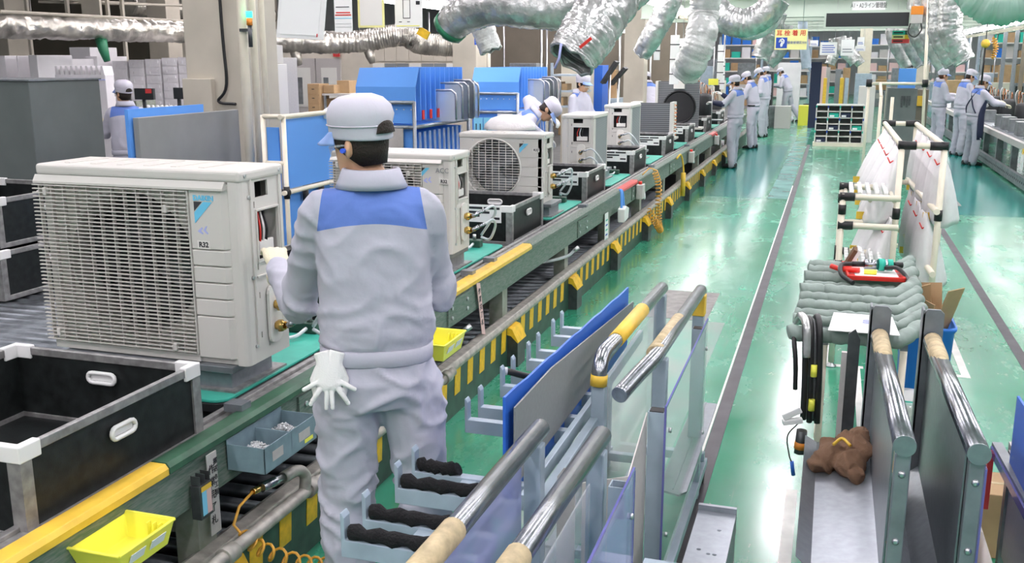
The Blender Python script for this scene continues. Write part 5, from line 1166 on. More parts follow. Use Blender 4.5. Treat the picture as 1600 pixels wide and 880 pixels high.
MB().use('hose_black').cyl((0.06, 0, 0), (0.11, 0.01, 0.0), 0.016, 10).build('grip', None, t); MB().use('hose_black').cyl((-0.14, 0, 0), (-0.08, 0, 0), 0.014, 10).build('grip', None, t)
MB().use('hose_black').tube(curve_pts([(-0.14, 0, 0), (-0.20, -0.04, 0.0), (-0.21, -0.14, -0.03), (-0.17, -0.24, -0.05)], 7), 0.012, 8).build('hose', None, t); MB().use('hose_black').tube(curve_pts([(0.02, -0.03, -0.01), (0.07, -0.08, 0.0), (0.10, -0.16, -0.03), (0.09, -0.24, -0.045)], 7), 0.011, 8).build('hose', None, t)
MB().use('red').tube(curve_pts([(-0.24, 0.02, -0.02), (-0.19, -0.03, -0.025), (-0.11, -0.06, -0.02)], 6), 0.014, 8).build('red_handle', None, t); MB().use('yellow_plastic').cyl((-0.09, -0.07, -0.025), (-0.03, -0.075, -0.025), 0.013, 8).build('yellow_label', None, t)
MB().use('cloth_brown').cbox((-0.12, 0.16, 0.01), (0.02, 0.05, 0.10), (0.3, 0.4, 0)).use('white_plastic').cbox((-0.10, 0.16, 0.01), (0.02, 0.05, 0.10), (0.3, 0.4, 0)).build('cards', None, t)
t = thing('cable_bundle', 'bundle of black cables with grey sleeve hanging over the first padded bar', 'cable', (-0.03, 4.17, 0.45))
for i, (x, zt, zb, m, r) in enumerate(((-0.085, 0.80, 0.57, 'hose_black', 0.010), (-0.045, 0.86, 0.44, 'hose_black', 0.013), (-0.02, 0.86, 0.43, 'hose_black', 0.012), (0.012, 0.87, 0.43, 'hose_black', 0.013), (-0.005, 0.85, 0.44, 'dark_steel', 0.009))):
    MB().use(m).tube(curve_pts([(x - 0.02, 4.30, zt - 0.02), (x - 0.01, 4.22, zt), (x, 4.15, zt - 0.04), (x + 0.01, 4.13, (zt + zb) / 2), (x + 0.015, 4.14, zb)], 7), r, 8).build('cable', None, t, world=True)
MB().use('duct_plastic').tube(curve_pts([(-0.085, 4.27, 0.83), (-0.065, 4.21, 0.875), (-0.04, 4.14, 0.84), (-0.032, 4.12, 0.72)], 7), 0.017, 8).build('grey_sleeve', None, t, world=True)
for z in (0.69, 0.54): MB().use('yellow_plastic').cyl((0.0, 4.118, z), (0.0, 4.118, z - 0.05), 0.013, 8).build('yellow_tag', None, t, world=True)
# waste bins behind the trolley
t = thing('blue_waste_bin', 'tall blue plastic bin full of flattened cardboard beside the padded rack', 'bin', (0.545, 5.42, 0))
for a, b in ((rounded(0.25, 0.34, 0.05, 4), 0),): MB().loft([[V(p[0] * s, p[1] * s, z) for p in a] for z, s in ((0.0, 0.80), (0.01, 0.83), (0.57, 1.0), (0.585, 1.08), (0.60, 1.08), (0.60, 0.97), (0.05, 0.80))], cap=True).build('tub', 'blue_bin', t)
for i, (x, y, w_, h_, a, rz_) in enumerate(((-0.04, 0.02, 0.16, 0.30, 0.25, 0.4), (0.0, 0.06, 0.18, 0.28, -0.15, -0.3), (0.05, -0.02, 0.14, 0.30, 0.3, 0.9), (0.06, 0.08, 0.18, 0.24, -0.2, 1.2), (-0.06, -0.06, 0.13, 0.24, 0.1, -0.7))):
    o = MB().use('cardboard').cbox((0, 0, h_ / 2), (w_, 0.006, h_)).build('flattened_box', None); o.location = (0.545 + x, 5.42 + y, 0.50); o.rotation_euler = (a, 0.12 * (i - 2), rz_)
    tag(o, ('flattened cardboard sheet leaning in the blue waste bin', 'folded brown carton piece upright in the blue waste bin', 'torn cardboard strip in the blue waste bin', 'wide cardboard flap behind others in the blue waste bin', 'small cardboard scrap in front in the blue waste bin')[i], 'cardboard', 'cardboard in the blue bin')
t = thing('paint_pail', 'pale round pail with clear bag liner in front of the blue waste bin', 'pail', (0.445, 4.90, 0))
MB().use('white_matte').lathe([(0.105, 0.0), (0.118, 0.30), (0.122, 0.31), (0.122, 0.33), (0.118, 0.33), (0.100, 0.02)], (0, 0, 0), 28).build('pail_body', None, t)
MB().use('bag_clear').lathe([(0.124 + 0.004 * math.sin(k * 2.2), 0.18 + 0.011 * k) for k in range(15)] + [(0.115, 0.345), (0.108, 0.25)], (0, 0, 0), 30, cap=False).build('bag_liner', None, t)
MB().use('pallet_green').lathe([(0.0, 0.272), (0.107, 0.275), (0.109, 0.28)], (0, 0, 0), 24, cap=False).build('green_lining', 'pad_green', t)
t = thing('carton', 'low brown cardboard carton on the floor behind the trolley plates', 'carton', (0.60, 4.1, 0))
MB().box((-0.30, -0.12, 0), (0.32, 0.12, 0.27)).build('carton_body', 'cardboard', t, 0.004); MB().box((-0.30, -0.01, 0.27), (0.32, 0.01, 0.2712)).build('packing_tape', 'masking', t)
# edge of a third trolley with panels
t = thing('sheet_trolley', 'edge of a trolley with dark steel rail, blue sheet and clear guard', 'trolley', (0.70, 2.9, 0))
MB().bar((0.70, 2.3, 0.60), (0.665, 3.82, 0.53), 0.035, 0.03).build('top_rail', 'steel_grey', t, world=True); MB().bar((0.675, 2.3, 0.585), (0.645, 3.80, 0.52), 0.008, 0.03).build('rail_lip', 'acrylic_edge', t, world=True)
MB().box((0.63, 3.76, 0.30), (0.65, 3.80, 0.52)).build('red_stop', 'rail_red', t, world=True)
MB().box((0.70, 2.3, 0.15), (0.73, 3.8, 0.56)).build('side_board', 'panel_beige', t, world=True)
MB().prism([(2.4, 0.5), (3.6, 0.5), (3.6, 0.80), (2.4, 0.86)], (0.008, 0, 0), (0.672, 0, 0), (0, 1, 0), (0, 0, 1)).build('blue_sheet', 'blue_sheet', t, world=True)
for y in (2.4, 3.7): MB().box((0.69, y, 0), (0.73, y + 0.04, 0.55)).build('leg', 'steel_grey', t, world=True)
t = thing('wrapped_carton', 'brown cardboard carton wrapped in clear film between the trolleys', 'carton', (0.56, 3.4, 0))
MB().box((-0.075, -0.5, 0), (0.065, 0.35, 0.24)).build('carton_body', 'cardboard', t, 0.004); MB().box((-0.078, -0.503, 0.12), (0.068, 0.353, 0.245)).build('film_wrap', 'bag_clear', t)
# ================================================================ cream pipe rack with hanging bags
pk = thing('pipe_rack', 'cream pipe rack with black joints hung with white bags', 'rack', (0.55, 6.7, 0))
def pipe(a, b, par=pk, r=0.0195, m='cream_pipe', name='pipe'): return wb(MB().use(m).cyl(a, b, r, 12), name, None, par)
def joint(a, b, par=pk, r=0.0245): return wb(MB().use('joint_black').cyl(a, b, r, 12), 'joint', None, par)
X0, X1, Y0, Y1, ZT = 0.435, 0.685, 6.72, 9.05, 1.40
for x in (X0, X1):
    for y in (Y0, Y1): pipe((x, y, 0.04), (x, y, ZT)); wb(MB().use('zinc').lathe([(0.035, 0.0), (0.035, 0.008), (0.014, 0.02), (0.012, 0.045)], (x, y, 0), 14), 'foot', None, pk); joint((x, y, ZT - 0.02), (x, y, ZT + 0.028)); joint((x, y, 0.93), (x, y, 1.0)); joint((x, y, 0.32), (x, y, 0.39))
    pipe((x, Y0, ZT), (x, Y1, ZT)); pipe((x, Y0, 0.35), (x, Y1, 0.35))
for y in (Y0, Y1):
    pipe((X0, y, ZT), (X1, y, ZT)); pipe((X0, y, 0.35), (X1, y, 0.35)); joint((X0 - 0.02, y, ZT), (X0 + 0.085, y, ZT), r=0.027); joint((X1 - 0.085, y, ZT), (X1 + 0.02, y, ZT), r=0.027)
pipe((X1 - 0.02, Y0 - 0.1, 1.0), (X0 + 0.17, 8.4, 1.0)); pipe((X1 - 0.02, Y0 - 0.2, 0.62), (X0 + 0.15, 8.2, 0.62)); pipe((X0, 8.2, 1.0), (X1, 8.2, 1.0)); pipe((X0, 8.2, 0.62), (X1, 8.2, 0.62))
pipe((X1 + 0.10, 7.6, 0.04), (X1 + 0.10, 7.6, 0.95)); joint((X1 + 0.0, 7.6, 0.95), (X1 + 0.13, 7.6, 0.95), r=0.03); joint((X1 + 0.10, 7.6, 0.3), (X1 + 0.10, 7.6, 0.37))
# roller shelf on its left
for (z, dz) in ((1.10, 0.0), (0.66, 0.0)):
    for y in (6.42, 6.95):
        pipe((0.10, y, z), (X0, y, z)); joint((0.08, y, z), (0.17, y, z), r=0.027)
    for x in (0.12, 0.26, 0.40): pipe((x, 6.42, z - 0.02), (x, 6.95, z - 0.02), r=0.012)
    for ix, x in enumerate((0.15, 0.20, 0.25, 0.30, 0.35)):
        for iy in range(5):
            wb(MB().use('white_plastic').cyl((x - 0.012, 6.47 + 0.10 * iy + 0.01 * (ix % 2), z + 0.022), (x + 0.012, 6.47 + 0.10 * iy + 0.01 * (ix % 2), z + 0.022), 0.019, 10), 'shelf_wheel', None, pk)
for x, y in ((0.10, 6.42), (0.10, 6.95)):
    pipe((x, y, 0.03), (x, y, 1.12)); wb(MB().use('zinc').lathe([(0.035, 0.0), (0.035, 0.008), (0.014, 0.02), (0.012, 0.035)], (x, y, 0), 14), 'foot', None, pk); joint((x, y, 0.99), (x, y, 1.05)); joint((x, y, 0.60), (x, y, 0.70))
pipe((0.10, 6.42, 0.92), (X0, 6.42, 0.92)); joint((0.08, 6.42, 0.92), (0.17, 6.42, 0.92), r=0.027); pipe((0.10, 6.95, 0.86), (X0, 6.95, 0.86))
def bag(label, x, y0, y1, zt, zb, out, seed):
    rings = []; yc = (y0 + y1) / 2; hl = (y1 - y0) / 2
    for f, rx, ry in ((0, 0.012, 0.72), (0.08, 0.022, 0.80), (0.3, 0.065, 0.95), (0.6, 0.095, 1.0), (0.92, 0.115, 1.0), (1.0, 0.105, 0.97)):
        ring = []
        for k in range(28):
            a = 2 * PI * k / 28; q = 1 + 0.10 * math.sin(5 * a + seed) * f + 0.06 * math.sin(9 * a - seed * 2) * f
            ring.append(V(x + out * f + rx * math.cos(a) * q, yc + hl * ry * math.sin(a) * (1 + 0.03 * math.sin(3 * a + seed)), zt - (zt - zb) * f + 0.012 * math.sin(4 * a + seed) * f))
        rings.append(ring)
    t = thing('hanging_bag', label, 'bag', (x, yc, zb), 0, 'white bags on the pipe rack')
    wb(MB().use('bag_white').loft(rings, cap=False), 'bag_sheet', None, t, solid=0.003)
    wb(MB().cbox((x + out - 0.10, yc - hl * 0.6, zb + 0.05), (0.05, 0.008, 0.05)), 'yellow_sticker', 'rail_yellow', t)
    wb(MB().use('ink_red').tube([(x + out * 0.2 - 0.045, yc - hl * 0.6, zt - 0.07), (x + out * 0.2 - 0.03, yc - hl * 0.75, zt - 0.10), (x + out * 0.2 - 0.01, yc - hl * 0.80, zt - 0.085)], 0.005, 6), 'red_print', None, t)
for i, (y0, y1) in enumerate(((6.85, 7.35), (7.4, 7.9), (7.95, 8.4), (8.45, 8.95))):
    q = ('nearest the roller shelf', 'second beyond the roller shelf', 'third beyond the roller shelf', 'at the far post')[i]
    bag('white bag on the upper rail above the roller shelf side, ' + q, X0, y0, y1, 1.37, 0.86 + 0.02 * i, -0.11, i)
    bag('white bag on the upper rail facing the compressor bench, ' + ('by the front post', 'second from the front post', 'third from the front post', 'by the far post')[i], X1, y0 - 0.05, y1, 1.37, 0.88, 0.05, i + 5)
    if i < 3: bag('white bag on the lower rail above the roller shelf side, ' + q, X0 - 0.02, y0 - 0.1, y1, 0.92, 0.45, -0.09, i + 9); bag('white bag on the lower rail facing the compressor bench, ' + ('by the front post', 'second from the front post', 'third from the front post')[i], X1 - 0.06, y0 - 0.1, y1, 0.96, 0.46, 0.06, i + 14)
# ================================================================ pigeon hole shelf across the aisle
t = thing('pigeonhole_shelf', 'low cream pigeonhole shelf with four columns at the end of the aisle', 'shelf', (0.17, 23.75, 0)); SW, SH, SD = 1.02, 0.92, 0.32
MB().box((-SW / 2 - 0.04, -0.02, 0), (SW / 2 + 0.04, SD, 0.08)).build('plinth', 'cream_pipe', t); MB().box((-SW / 2, SD - 0.015, 0.08), (SW / 2, SD, SH)).build('back_board', 'cabinet_grey', t)
for i in range(5): x = -SW / 2 + SW * i / 4; MB().box((x - 0.012, 0, 0.08), (x + 0.012, SD - 0.015, SH)).build('divider', 'ivory_light', t)
zs = [0.08 + (SH - 0.08) * i / 6 for i in range(7)]
for i, z in enumerate(zs): MB().box((-SW / 2, 0.0, z - 0.010), (SW / 2, SD - 0.015, z + 0.010 + (0.012 if i == 6 else 0))).build('shelf_board', 'ivory_light', t)
for i in range(5):
    for j in range(3): MB().box((-SW / 2 + SW * i / 4 - 0.013, -0.003, zs[2 * j + 1] + 0.08), (-SW / 2 + SW * i / 4 + 0.013, 0.0, zs[2 * j + 1] + 0.13)).build('colour_tab', ('teal', 'ink_blue')[(i + j) % 2], t)
for (c, r, kind) in ((1, 4, 'teal'), (2, 4, 'navy'), (0, 2, 'black'), (1, 2, 'navy'), (2, 2, 'black'), (3, 2, 'teal'), (0, 0, 'navy'), (3, 0, 'black')):
    x = 0.17 - SW / 2 + SW * (c + 0.5) / 4; b = MB().use(kind).box((x - 0.10, 23.77, zs[r] + 0.011), (x + 0.10, 23.95, zs[r] + 0.105))
    if kind != 'black': b.use('paper').box((x - 0.09, 23.768, zs[r] + 0.02), (x + 0.01, 23.77, zs[r] + 0.06))
    o = b.build('storage_box', None); tag(o, '%s storage box in the %s column, %s row of the pigeonhole shelf' % ({'teal': 'teal', 'navy': 'dark blue', 'black': 'black'}[kind], ('first', 'second', 'third', 'fourth')[c], {4: 'upper', 2: 'middle', 0: 'lowest'}[r]), 'box', 'boxes in the pigeonhole shelf')
# ================================================================ columns, beams, partitions
def column(name_n, x0, y0, x1, y1, m='column_beige'):
    return tag(MB().box((x0, y0, 0), (x1, y1, 5.6)).build('trim_%d' % name_n, m, bevel=0.01), 'beige building column', None, kind='structure')
column(1, -4.74, 6.6, -4.235, 7.1); column(2, -5.80, 15.0, -5.40, 15.5); column(3, -4.55, 17.0, -4.05, 17.4, 'column_beige'); column(4, -3.95, 19.5, -3.55, 19.9)
column(5, 5.2, 21, 5.6, 21.4); column(6, 0.75, 37, 1.15, 37.4, 'cream_pipe'); column(7, -11.5, 15, -11.1, 15.4); column(8, -14.6, 14.5, -14.1, 15)
for i, (y, z) in enumerate(((17.2, 2.60), (20.6, 2.66), (24.4, 2.72), (29.0, 2.80), (35.0, 2.92), (43.0, 3.05))):
    b = MB().use('beam_green').box((-3.2, y, z), (9, y + 0.10, z + 0.30)).box((-3.2, y - 0.09, z), (9, y + 0.19, z + 0.018)).box((-3.2, y - 0.09, z + 0.282), (9, y + 0.19, z + 0.30)).build('trim_%d' % (10 + i), None); tag(b, kind='structure')
for i, x in enumerate((-3.1, 2.2, 6.0)):
    b = MB().use('beam_green').box((x, 17.0, 2.92), (x + 0.12, 46, 3.12)).build('trim_%d' % (20 + i), None); tag(b, kind='structure')
    for j, y in enumerate((18, 27, 36, 45)): MB().box((x + 0.02, y, 3.1), (x + 0.10, y + 0.08, 5.6)).build('hanger', 'beam_green', b)
mat('wall_brown', (0.20, 0.175, 0.135), 0.6, var=0.15, vscale=1.5)
tag(MB().box((-9.5, 27.0, 0), (-3.6, 27.2, 5.6)).build('wall_rear', 'wall_brown'), kind='structure')
wp = tag(MB().box((-12.6, 17.0, 0), (-5.9, 17.15, 2.25)).build('wall_partition', 'beige_wall'), kind='structure')
tag(MB().box((-21.5, 21.0, 0), (-12.6, 21.2, 5.6)).build('wall_brown', 'wall_brown'), kind='structure')
mat('window_dim', (0.25, 0.27, 0.28), 0.2); mat('window_pale', (0.75, 0.75, 0.70), 0.3)
for i in range(9):
    x = -8.15 + i * 0.245; MB().box((x, 16.985, 0.2 + 1.35), (x + 0.225, 16.999, 1.86)).build('window_pane', ('window_dim', 'window_pale')[i % 3 == 0], wp); MB().box((x, 16.985, 1.90), (x + 0.235, 16.999, 2.2)).build('wall_panel', 'beige_wall', wp)
d = tag(MB().use('panel_beige').box((-9.85, 16.95, 0), (-9.33, 17.0, 1.95)).build('door_1', None), kind='structure')
d2 = tag(MB().use('panel_beige').box((-9.31, 16.95, 0), (-8.80, 17.0, 1.95)).build('door_2', None), kind='structure')
for dd, x in ((d, -9.75), (d2, -9.20)): MB().box((x, 16.94, 1.05), (x + 0.32, 16.955, 1.78)).build('window_pane', 'window_pale', dd); MB().box((x + 0.05, 16.93, 1.1), (x + 0.15, 16.941, 1.6)).build('seen_through', 'machine_grey', dd)
MB().box((-9.36, 16.92, 0.98), (-9.34, 16.95, 1.25)).build('door_handle', 'black', d); MB().box((-8.93, 16.93, 1.98), (-8.80, 16.96, 2.2)).build('red_notice', 'rail_red', wp)
def pb(name, m, u0, v0, u1, v1, y, dep, label, cat, z0=None, bevel=0.004, group=None, build=True):
    a, b = at_y(u0, v0, y), at_y(u1, v1, y); lo = min(a.z, b.z) if z0 is None else z0
    o = MB().use(m).box((a.x, y, lo), (b.x, y + dep, max(a.z, b.z))).build(name, None, bevel=bevel)
    return tag(o, label, cat, group) if label else o
def child_px(par, name, m, u0, v0, u1, v1, y, dep=0.004):
    a, b = at_y(u0, v0, y), at_y(u1, v1, y); return MB().use(m).box((a.x, y - dep, a.z), (b.x, y, b.z)).build(name, None, par)
# ---------------------------------------------------------------- cabinets and trolleys at the left
t = thing('steel_cabinet', 'large grey green steel cabinet behind the stacked black crates', 'cabinet', (-5.8, 5.33, 0))
MB().box((-6.6, 5.33, 0.10), (-5.05, 6.0, 1.79)).build('cabinet_body', 'cabinet_grey', t, 0.006, world=True); MB().box((-6.5, 5.4, 0), (-5.15, 5.95, 0.10)).build('plinth', 'black', t, world=True); MB().box((-6.61, 5.32, 1.79), (-5.04, 6.01, 1.80)).build('top_edge', 'steel_grey', t, world=True)
MB().box((-5.0495, 5.55, 1.22), (-5.047, 5.75, 1.245)).build('worn_sticker', 'masking', t, world=True)
t = thing('panel_trolley', 'low grey sheet metal trolley with a blue board behind it', 'trolley', (-4.2, 5.05, 0))
MB().box((-4.04, 5.06, 0.55), (-4.0, 6.14, 1.585)).build('side_panel', 'trolley_grey', t, 0.004, world=True); MB().box((-4.3, 5.06, 0.5), (-4.0, 6.14, 0.55)).build('deck', 'steel_grey', t, world=True)
MB().box((-4.075, 5.035, 0.9), (-4.05, 5.80, 1.635)).build('blue_board', 'blue_board', t, world=True)
for x in (-4.28, -4.06):
    for y in (5.1, 6.05): MB().box((x, y, 0.0), (x + 0.05, y + 0.05, 0.5)).build('leg', 'steel_grey', t, world=True)
pb('junction_box', 'column_beige', 284, 123, 333, 182, 6.55, 0.05, 'grey beige junction box on the near building column', 'electrical box')
for i, (u, r) in enumerate(((388, 0.032), (404, 0.026), (418, 0.022))):
    p = at_x(u, 200, -3.78 - 0.05 * i); tag(MB().use('cream_pipe').cyl((p.x, p.y, 0), (p.x, p.y, 4.5), r, 12).build('conduit_pole', None), ('thick cream vertical pipe next to the near building column', 'middle cream vertical pipe next to the near building column', 'thin cream vertical pipe next to the near building column')[i], 'pipe')
t = thing('stack_light', 'small signal light with green and orange lamps on the near pipe', 'signal light', (at_x(388, 200, -3.78).x + 0.075, at_x(388, 200, -3.78).y - 0.03, 2.13))
MB().use('green_led').cyl((0, 0, 0.07), (0, 0, 0.11), 0.022, 10).build('green_lamp', None, t); MB().use('orange_lamp').cyl((0, 0, 0.02), (0, 0, 0.065), 0.02, 10).build('orange_lamp', None, t); MB().use('dark_steel').cyl((0, 0, -0.12), (0, 0, 0.02), 0.014, 8).build('stem', None, t); MB().box((-0.075, -0.01, -0.02), (0, 0.03, 0.0)).build('bracket', 'dark_steel', t)
tag(MB().use('hose_black').tube(curve_pts([(-4.40, 6.58, 3.6), (-4.38, 6.57, 2.2), (-4.37, 6.57, 1.75), (-4.45, 6.57, 1.62), (-4.3, 6.57, 1.60)], 6), 0.012, 6).build('power_cable', None), 'black cable running down the near building column', 'cable')
t = thing('wall_cabinet', 'narrow white control cabinet behind the cream pipes', 'cabinet', (-4.0, 6.9, 0))
a = at_y(405, 70, 7.4); b = at_y(427, 245, 7.4); MB().box((a.x, 7.4, 0), (b.x, 7.7, at_y(405, 100, 7.4).z)).build('cabinet_body', 'ivory_light', t, 0.006, world=True); MB().box((a.x - 0.05, 7.35, at_y(405, 100, 7.4).z), (b.x - 0.02, 7.68, a.z)).build('upper_box', 'ivory', t, 0.006, world=True)
a = at_y(425, 90, 7.9); b = at_y(446, 180, 7.9); MB().box((a.x, 7.9, 0), (b.x, 8.15, a.z)).build('side_box', 'panel_beige', t, 0.006, world=True)
# roller table behind the line with two stacked crates
t = thing('roller_table', 'wide roller table with dark grey steel rollers left of the foremost unit', 'roller conveyor', (-4.2, 2.0, 0))
rr = MB().use('roller_steel').cyl((-5.3, 0, 0), (-3.32, 0, 0), 0.04, 10).mesh('roller')
for i in range(39): o = obj('roller', rr, t); o.location = Vector((0, 1.6 + i * 0.088, 0.565)) - t.location
for x in (-5.36, -3.32): MB().box((x, 1.5, 0.50), (x + 0.05, 5.03, 0.60)).build('side_rail', 'steel_grey', t, world=True)
for x in (-5.34, -3.31):
    for y in (1.7, 3.2, 4.7): MB().box((x, y, 0), (x + 0.05, y + 0.05, 0.5)).build('leg', 'steel_grey', t, world=True)
MB().box((-5.3, 1.5, 0.30), (-3.3, 5.02, 0.33)).build('under_tray', 'track_dark', t, world=True)
lb = dup(bp, (-4.71, 4.22, 0.61), 0, 'lower black crate with aluminium edges on the roller table', 'stacked crates on the roller table'); lb2 = dup(bp, (-4.76, 4.28, 0.895), 0, 'upper black crate with aluminium edges stacked on another crate', 'stacked crates on the roller table')
# ---------------------------------------------------------------- stacks of white foam trays at the back left
ft = MB().use('box_white').box((-0.5, 0, 0), (0.5, 0.6, 0.105)).box((-0.46, -0.012, 0.02), (-0.2, 0, 0.055)).box((0.1, -0.012, 0.05), (0.36, 0, 0.085)).mesh('foam_tray')
k = 0
for i, (u, v0, y, n, w) in enumerate(((186, 95, 11.4, 9, 0.235), (212, 93, 11.4, 9, 0.235), (238, 92, 11.4, 9, 0.235), (264, 90, 11.4, 9, 0.235), (289, 89, 11.4, 9, 0.22))):
    p = at_y(u, v0, y)
    for j in range(n):
        o = obj('foam_tray', ft); o.scale = (w, 0.8, 1); o.location = (p.x, y, p.z - 0.108 * (j + 1)); k += 1
        tag(o, 'white foam packing tray, %s from the top of the %s stack behind the background worker' % (('first', 'second', 'third', 'fourth', 'fifth', 'sixth', 'seventh', 'eighth', 'ninth')[j], ('first', 'second', 'third', 'fourth', 'last')[i]), 'tray', 'stacked white foam trays')
    tag(MB().box((p.x - w * 0.5, y - 0.02, 0), (p.x + w * 0.5, y + 0.5, p.z - 0.108 * n)).build('stack_table', 'machine_grey'), ('grey table carrying the %s foam tray stack' % ('first', 'second', 'third', 'fourth', 'last')[i]), 'table', 'tables under the foam trays')
for i, (u0, v0, u1, y) in enumerate(((-30, 87, 24, 10.2), (25, 87, 43, 10.1), (44, 86, 73, 10.0), (74, 92, 110, 10.6), (133, 88, 165, 11.2), (108, 74, 155, 12.5))):
    pb('white_carton', 'box_white', u0, v0, u1, 240, y, 0.6, ('tall lavender white carton at the edge of the white carton row', 'narrow white ribbed carton between two plain cartons', 'plain pale grey carton beside the ribbed one', 'white carton behind the egg crate foam block', 'white carton left of the foam tray stacks', 'cream carton standing highest behind the white cartons')[i], 'carton', z0=0, group='white cartons at the back')
t = thing('foam_block', 'white foam block with a row of notches along its top, beside the background worker', 'foam block', (-7.4, 8.2, 0))
a = at_y(84, 103, 9.6); b = at_y(168, 160, 9.6); MB().box((a.x, 9.6, 0.5), (b.x, 9.75, a.z - 0.1)).build('block', 'box_white', t, 0.006, world=True)
for i in range(10): x = a.x + (b.x - a.x) * (i + 0.2) / 10; MB().prism([(0, 0), (0.05, 0), (0.03, 0.1), (0.0, 0.1)], (0, 0.16, 0), (x, 9.6, a.z - 0.1)).build('notch_tooth', 'box_white', t, world=True)
MB().box((a.x, 9.592, a.z - 0.16), (b.x, 9.6, a.z - 0.15)).build('purple_line', 'logo_pale', t, world=True)
MB().box((a.x, 9.62, 0.0), (a.x + 0.06, 9.7, 0.5)).box((b.x - 0.06, 9.62, 0), (b.x, 9.7, 0.5)).build('stand', 'machine_grey', t, world=True)
for i, (u0, v0, u1, v1) in enumerate(((209, 138, 240, 156), (270, 137, 288, 155))):
    t = pb('monitor', 'screen_dark', u0, v0, u1, v1, 9.6, 0.04, ('dark monitor on a post beside the background worker', 'dark monitor on a post near the building column')[i], 'monitor'); child_px(t, 'red_readout', 'rail_red', u0 + 18 - 8 * i, v0 + 1, u1 - 3, v0 + 8, 9.6) if i == 0 else None
    a = at_y((u0 + u1) / 2, v1, 9.64); MB().box((a.x - 0.02, 9.64, 0), (a.x + 0.02, 9.66, a.z + 0.05)).build('post', 'dark_steel', t)
t = thing('parts_shelf', 'low shelf with white round parts behind the background worker', 'shelf', (-6.6, 9.0, 0)); a = at_y(208, 158, 9.7); b = at_y(300, 175, 9.7)
for z in (a.z - 0.1, a.z - 0.35, a.z - 0.6): MB().box((a.x, 9.7, z - 0.02), (b.x, 10.05, z)).build('board', 'machine_grey', t, world=True)
for x in (a.x, b.x - 0.04): MB().box((x, 9.7, 0), (x + 0.04, 10.05, a.z)).build('upright', 'leg_green', t, world=True)
for i in range(11): tag(MB().use('white_plastic').ball((a.x + 0.06 + i * 0.063, 9.8, a.z - 0.0715), 0.028, 8, 6).build('round_part', None), 'white round plastic part on the low shelf behind the background worker', 'part', 'white round parts on the shelf')
for i in range(6): tag(MB().use(('paper', 'machine_dark')[i % 2]).box((a.x + 0.05 + i * 0.11, 9.75, a.z - 0.3495), (a.x + 0.14 + i * 0.11, 9.95, a.z - 0.22)).build('parts_box', None), ('white parts box %s on the middle board of the low shelf', 'dark parts box %s on the middle board of the low shelf')[i % 2] % ('next to the post', 'second from the post', 'third from the post', 'in the middle', 'beside the last box', 'at the board end')[i], 'box', 'parts boxes on the low shelf')
# drawers and cartons by the double door
t = thing('drawer_tower', 'brown cardboard drawer tower in front of the double door', 'drawers', (-7.2, 13, 0)); a = at_y(480, 131, 13); b = at_y(500, 170, 13)
MB().box((a.x, 13, 0.2), (b.x, 13.3, a.z)).build('tower', 'cardboard', t, 0.004, world=True)
for i in range(3): z = a.z - 0.04 - i * 0.13; MB().box((a.x + 0.01, 12.99, z - 0.11), (b.x - 0.01, 13.0, z)).build('drawer', 'cardboard', t, world=True); MB().box(((a.x + b.x) / 2 - 0.02, 12.985, z - 0.04), ((a.x + b.x) / 2 + 0.02, 12.99, z - 0.03)).build('pull', 'ink', t, world=True)
MB().box((a.x, 13.02, 0), (b.x, 13.28, 0.2)).build('stand', 'machine_grey', t, world=True)
for i, (u0, v0, u1, v1) in enumerate(((505, 133, 522, 146), (508, 154, 521, 168), (526, 126, 546, 146))): pb('open_carton', 'cardboard', u0, v0, u1, v1, 13.1 + 0.1 * i, 0.3, ('open brown carton on the packing table', 'small brown carton below the packing table', 'brown carton behind the blue cart')[i], 'carton')
t = thing('packing_table', 'thin legged packing table carrying open cartons', 'table', (-6.6, 13.1, 0)); a = at_y(503, 146, 13.05); b = at_y(550, 146, 13.05); MB().box((a.x, 13.05, a.z - 0.03), (b.x, 13.6, a.z - 0.002)).build('top', 'panel_beige', t, world=True)
for x in (a.x + 0.02, b.x - 0.05): MB().box((x, 13.06, 0), (x + 0.03, 13.09, a.z - 0.03)).build('leg', 'machine_grey', t, world=True)
# ---------------------------------------------------------------- blue board carts
t = thing('blue_panel_cart', 'blue board cart on cream pipes behind the standing worker', 'cart', (-3.4, 5.6, 0)); BX = -3.36
MB().box((BX - 0.02, 5.66, 1.10), (BX - 0.01, 6.62, 1.55)).build('upper_board', 'blue_board', t, world=True); MB().box((BX - 0.05, 5.66, 0.30), (BX - 0.04, 6.62, 1.06)).build('lower_board', 'blue_board', t, world=True)
MB().box((BX - 0.14, 5.68, 0.5), (BX - 0.05, 5.69, 1.5)).build('end_board', 'blue_board', t, world=True)
for (p, q) in (((BX, 5.62, 1.57), (BX, 6.66, 1.57)), ((BX, 5.62, 1.08), (BX, 6.66, 1.08)), ((BX, 5.66, 0.05), (BX, 5.66, 1.58)), ((BX, 6.62, 0.05), (BX, 6.62, 1.58)), ((BX - 0.01, 5.92, 0.1), (BX - 0.01, 5.92, 1.06)), ((BX - 0.01, 6.14, 0.1), (BX - 0.01, 6.14, 1.06)), ((BX - 0.15, 5.66, 1.57), (BX, 5.66, 1.57)), ((BX - 0.15, 5.66, 1.27), (BX, 5.66, 1.27)), ((BX - 0.15, 5.66, 0.05), (BX - 0.15, 5.66, 1.58))): pipe(p, q, t, 0.016)
for p, q in (((BX, 5.66, 1.04), (BX, 5.66, 1.12)), ((BX - 0.1, 5.66, 1.08), (BX + 0.02, 5.66, 1.08)), ((BX - 0.01, 5.92, 0.99), (BX - 0.01, 5.92, 1.07)), ((BX - 0.01, 6.14, 0.99), (BX - 0.01, 6.14, 1.07)), ((BX - 0.01, 5.92, 0.80), (BX - 0.01, 5.92, 0.84))): joint(p, q, t, 0.021)
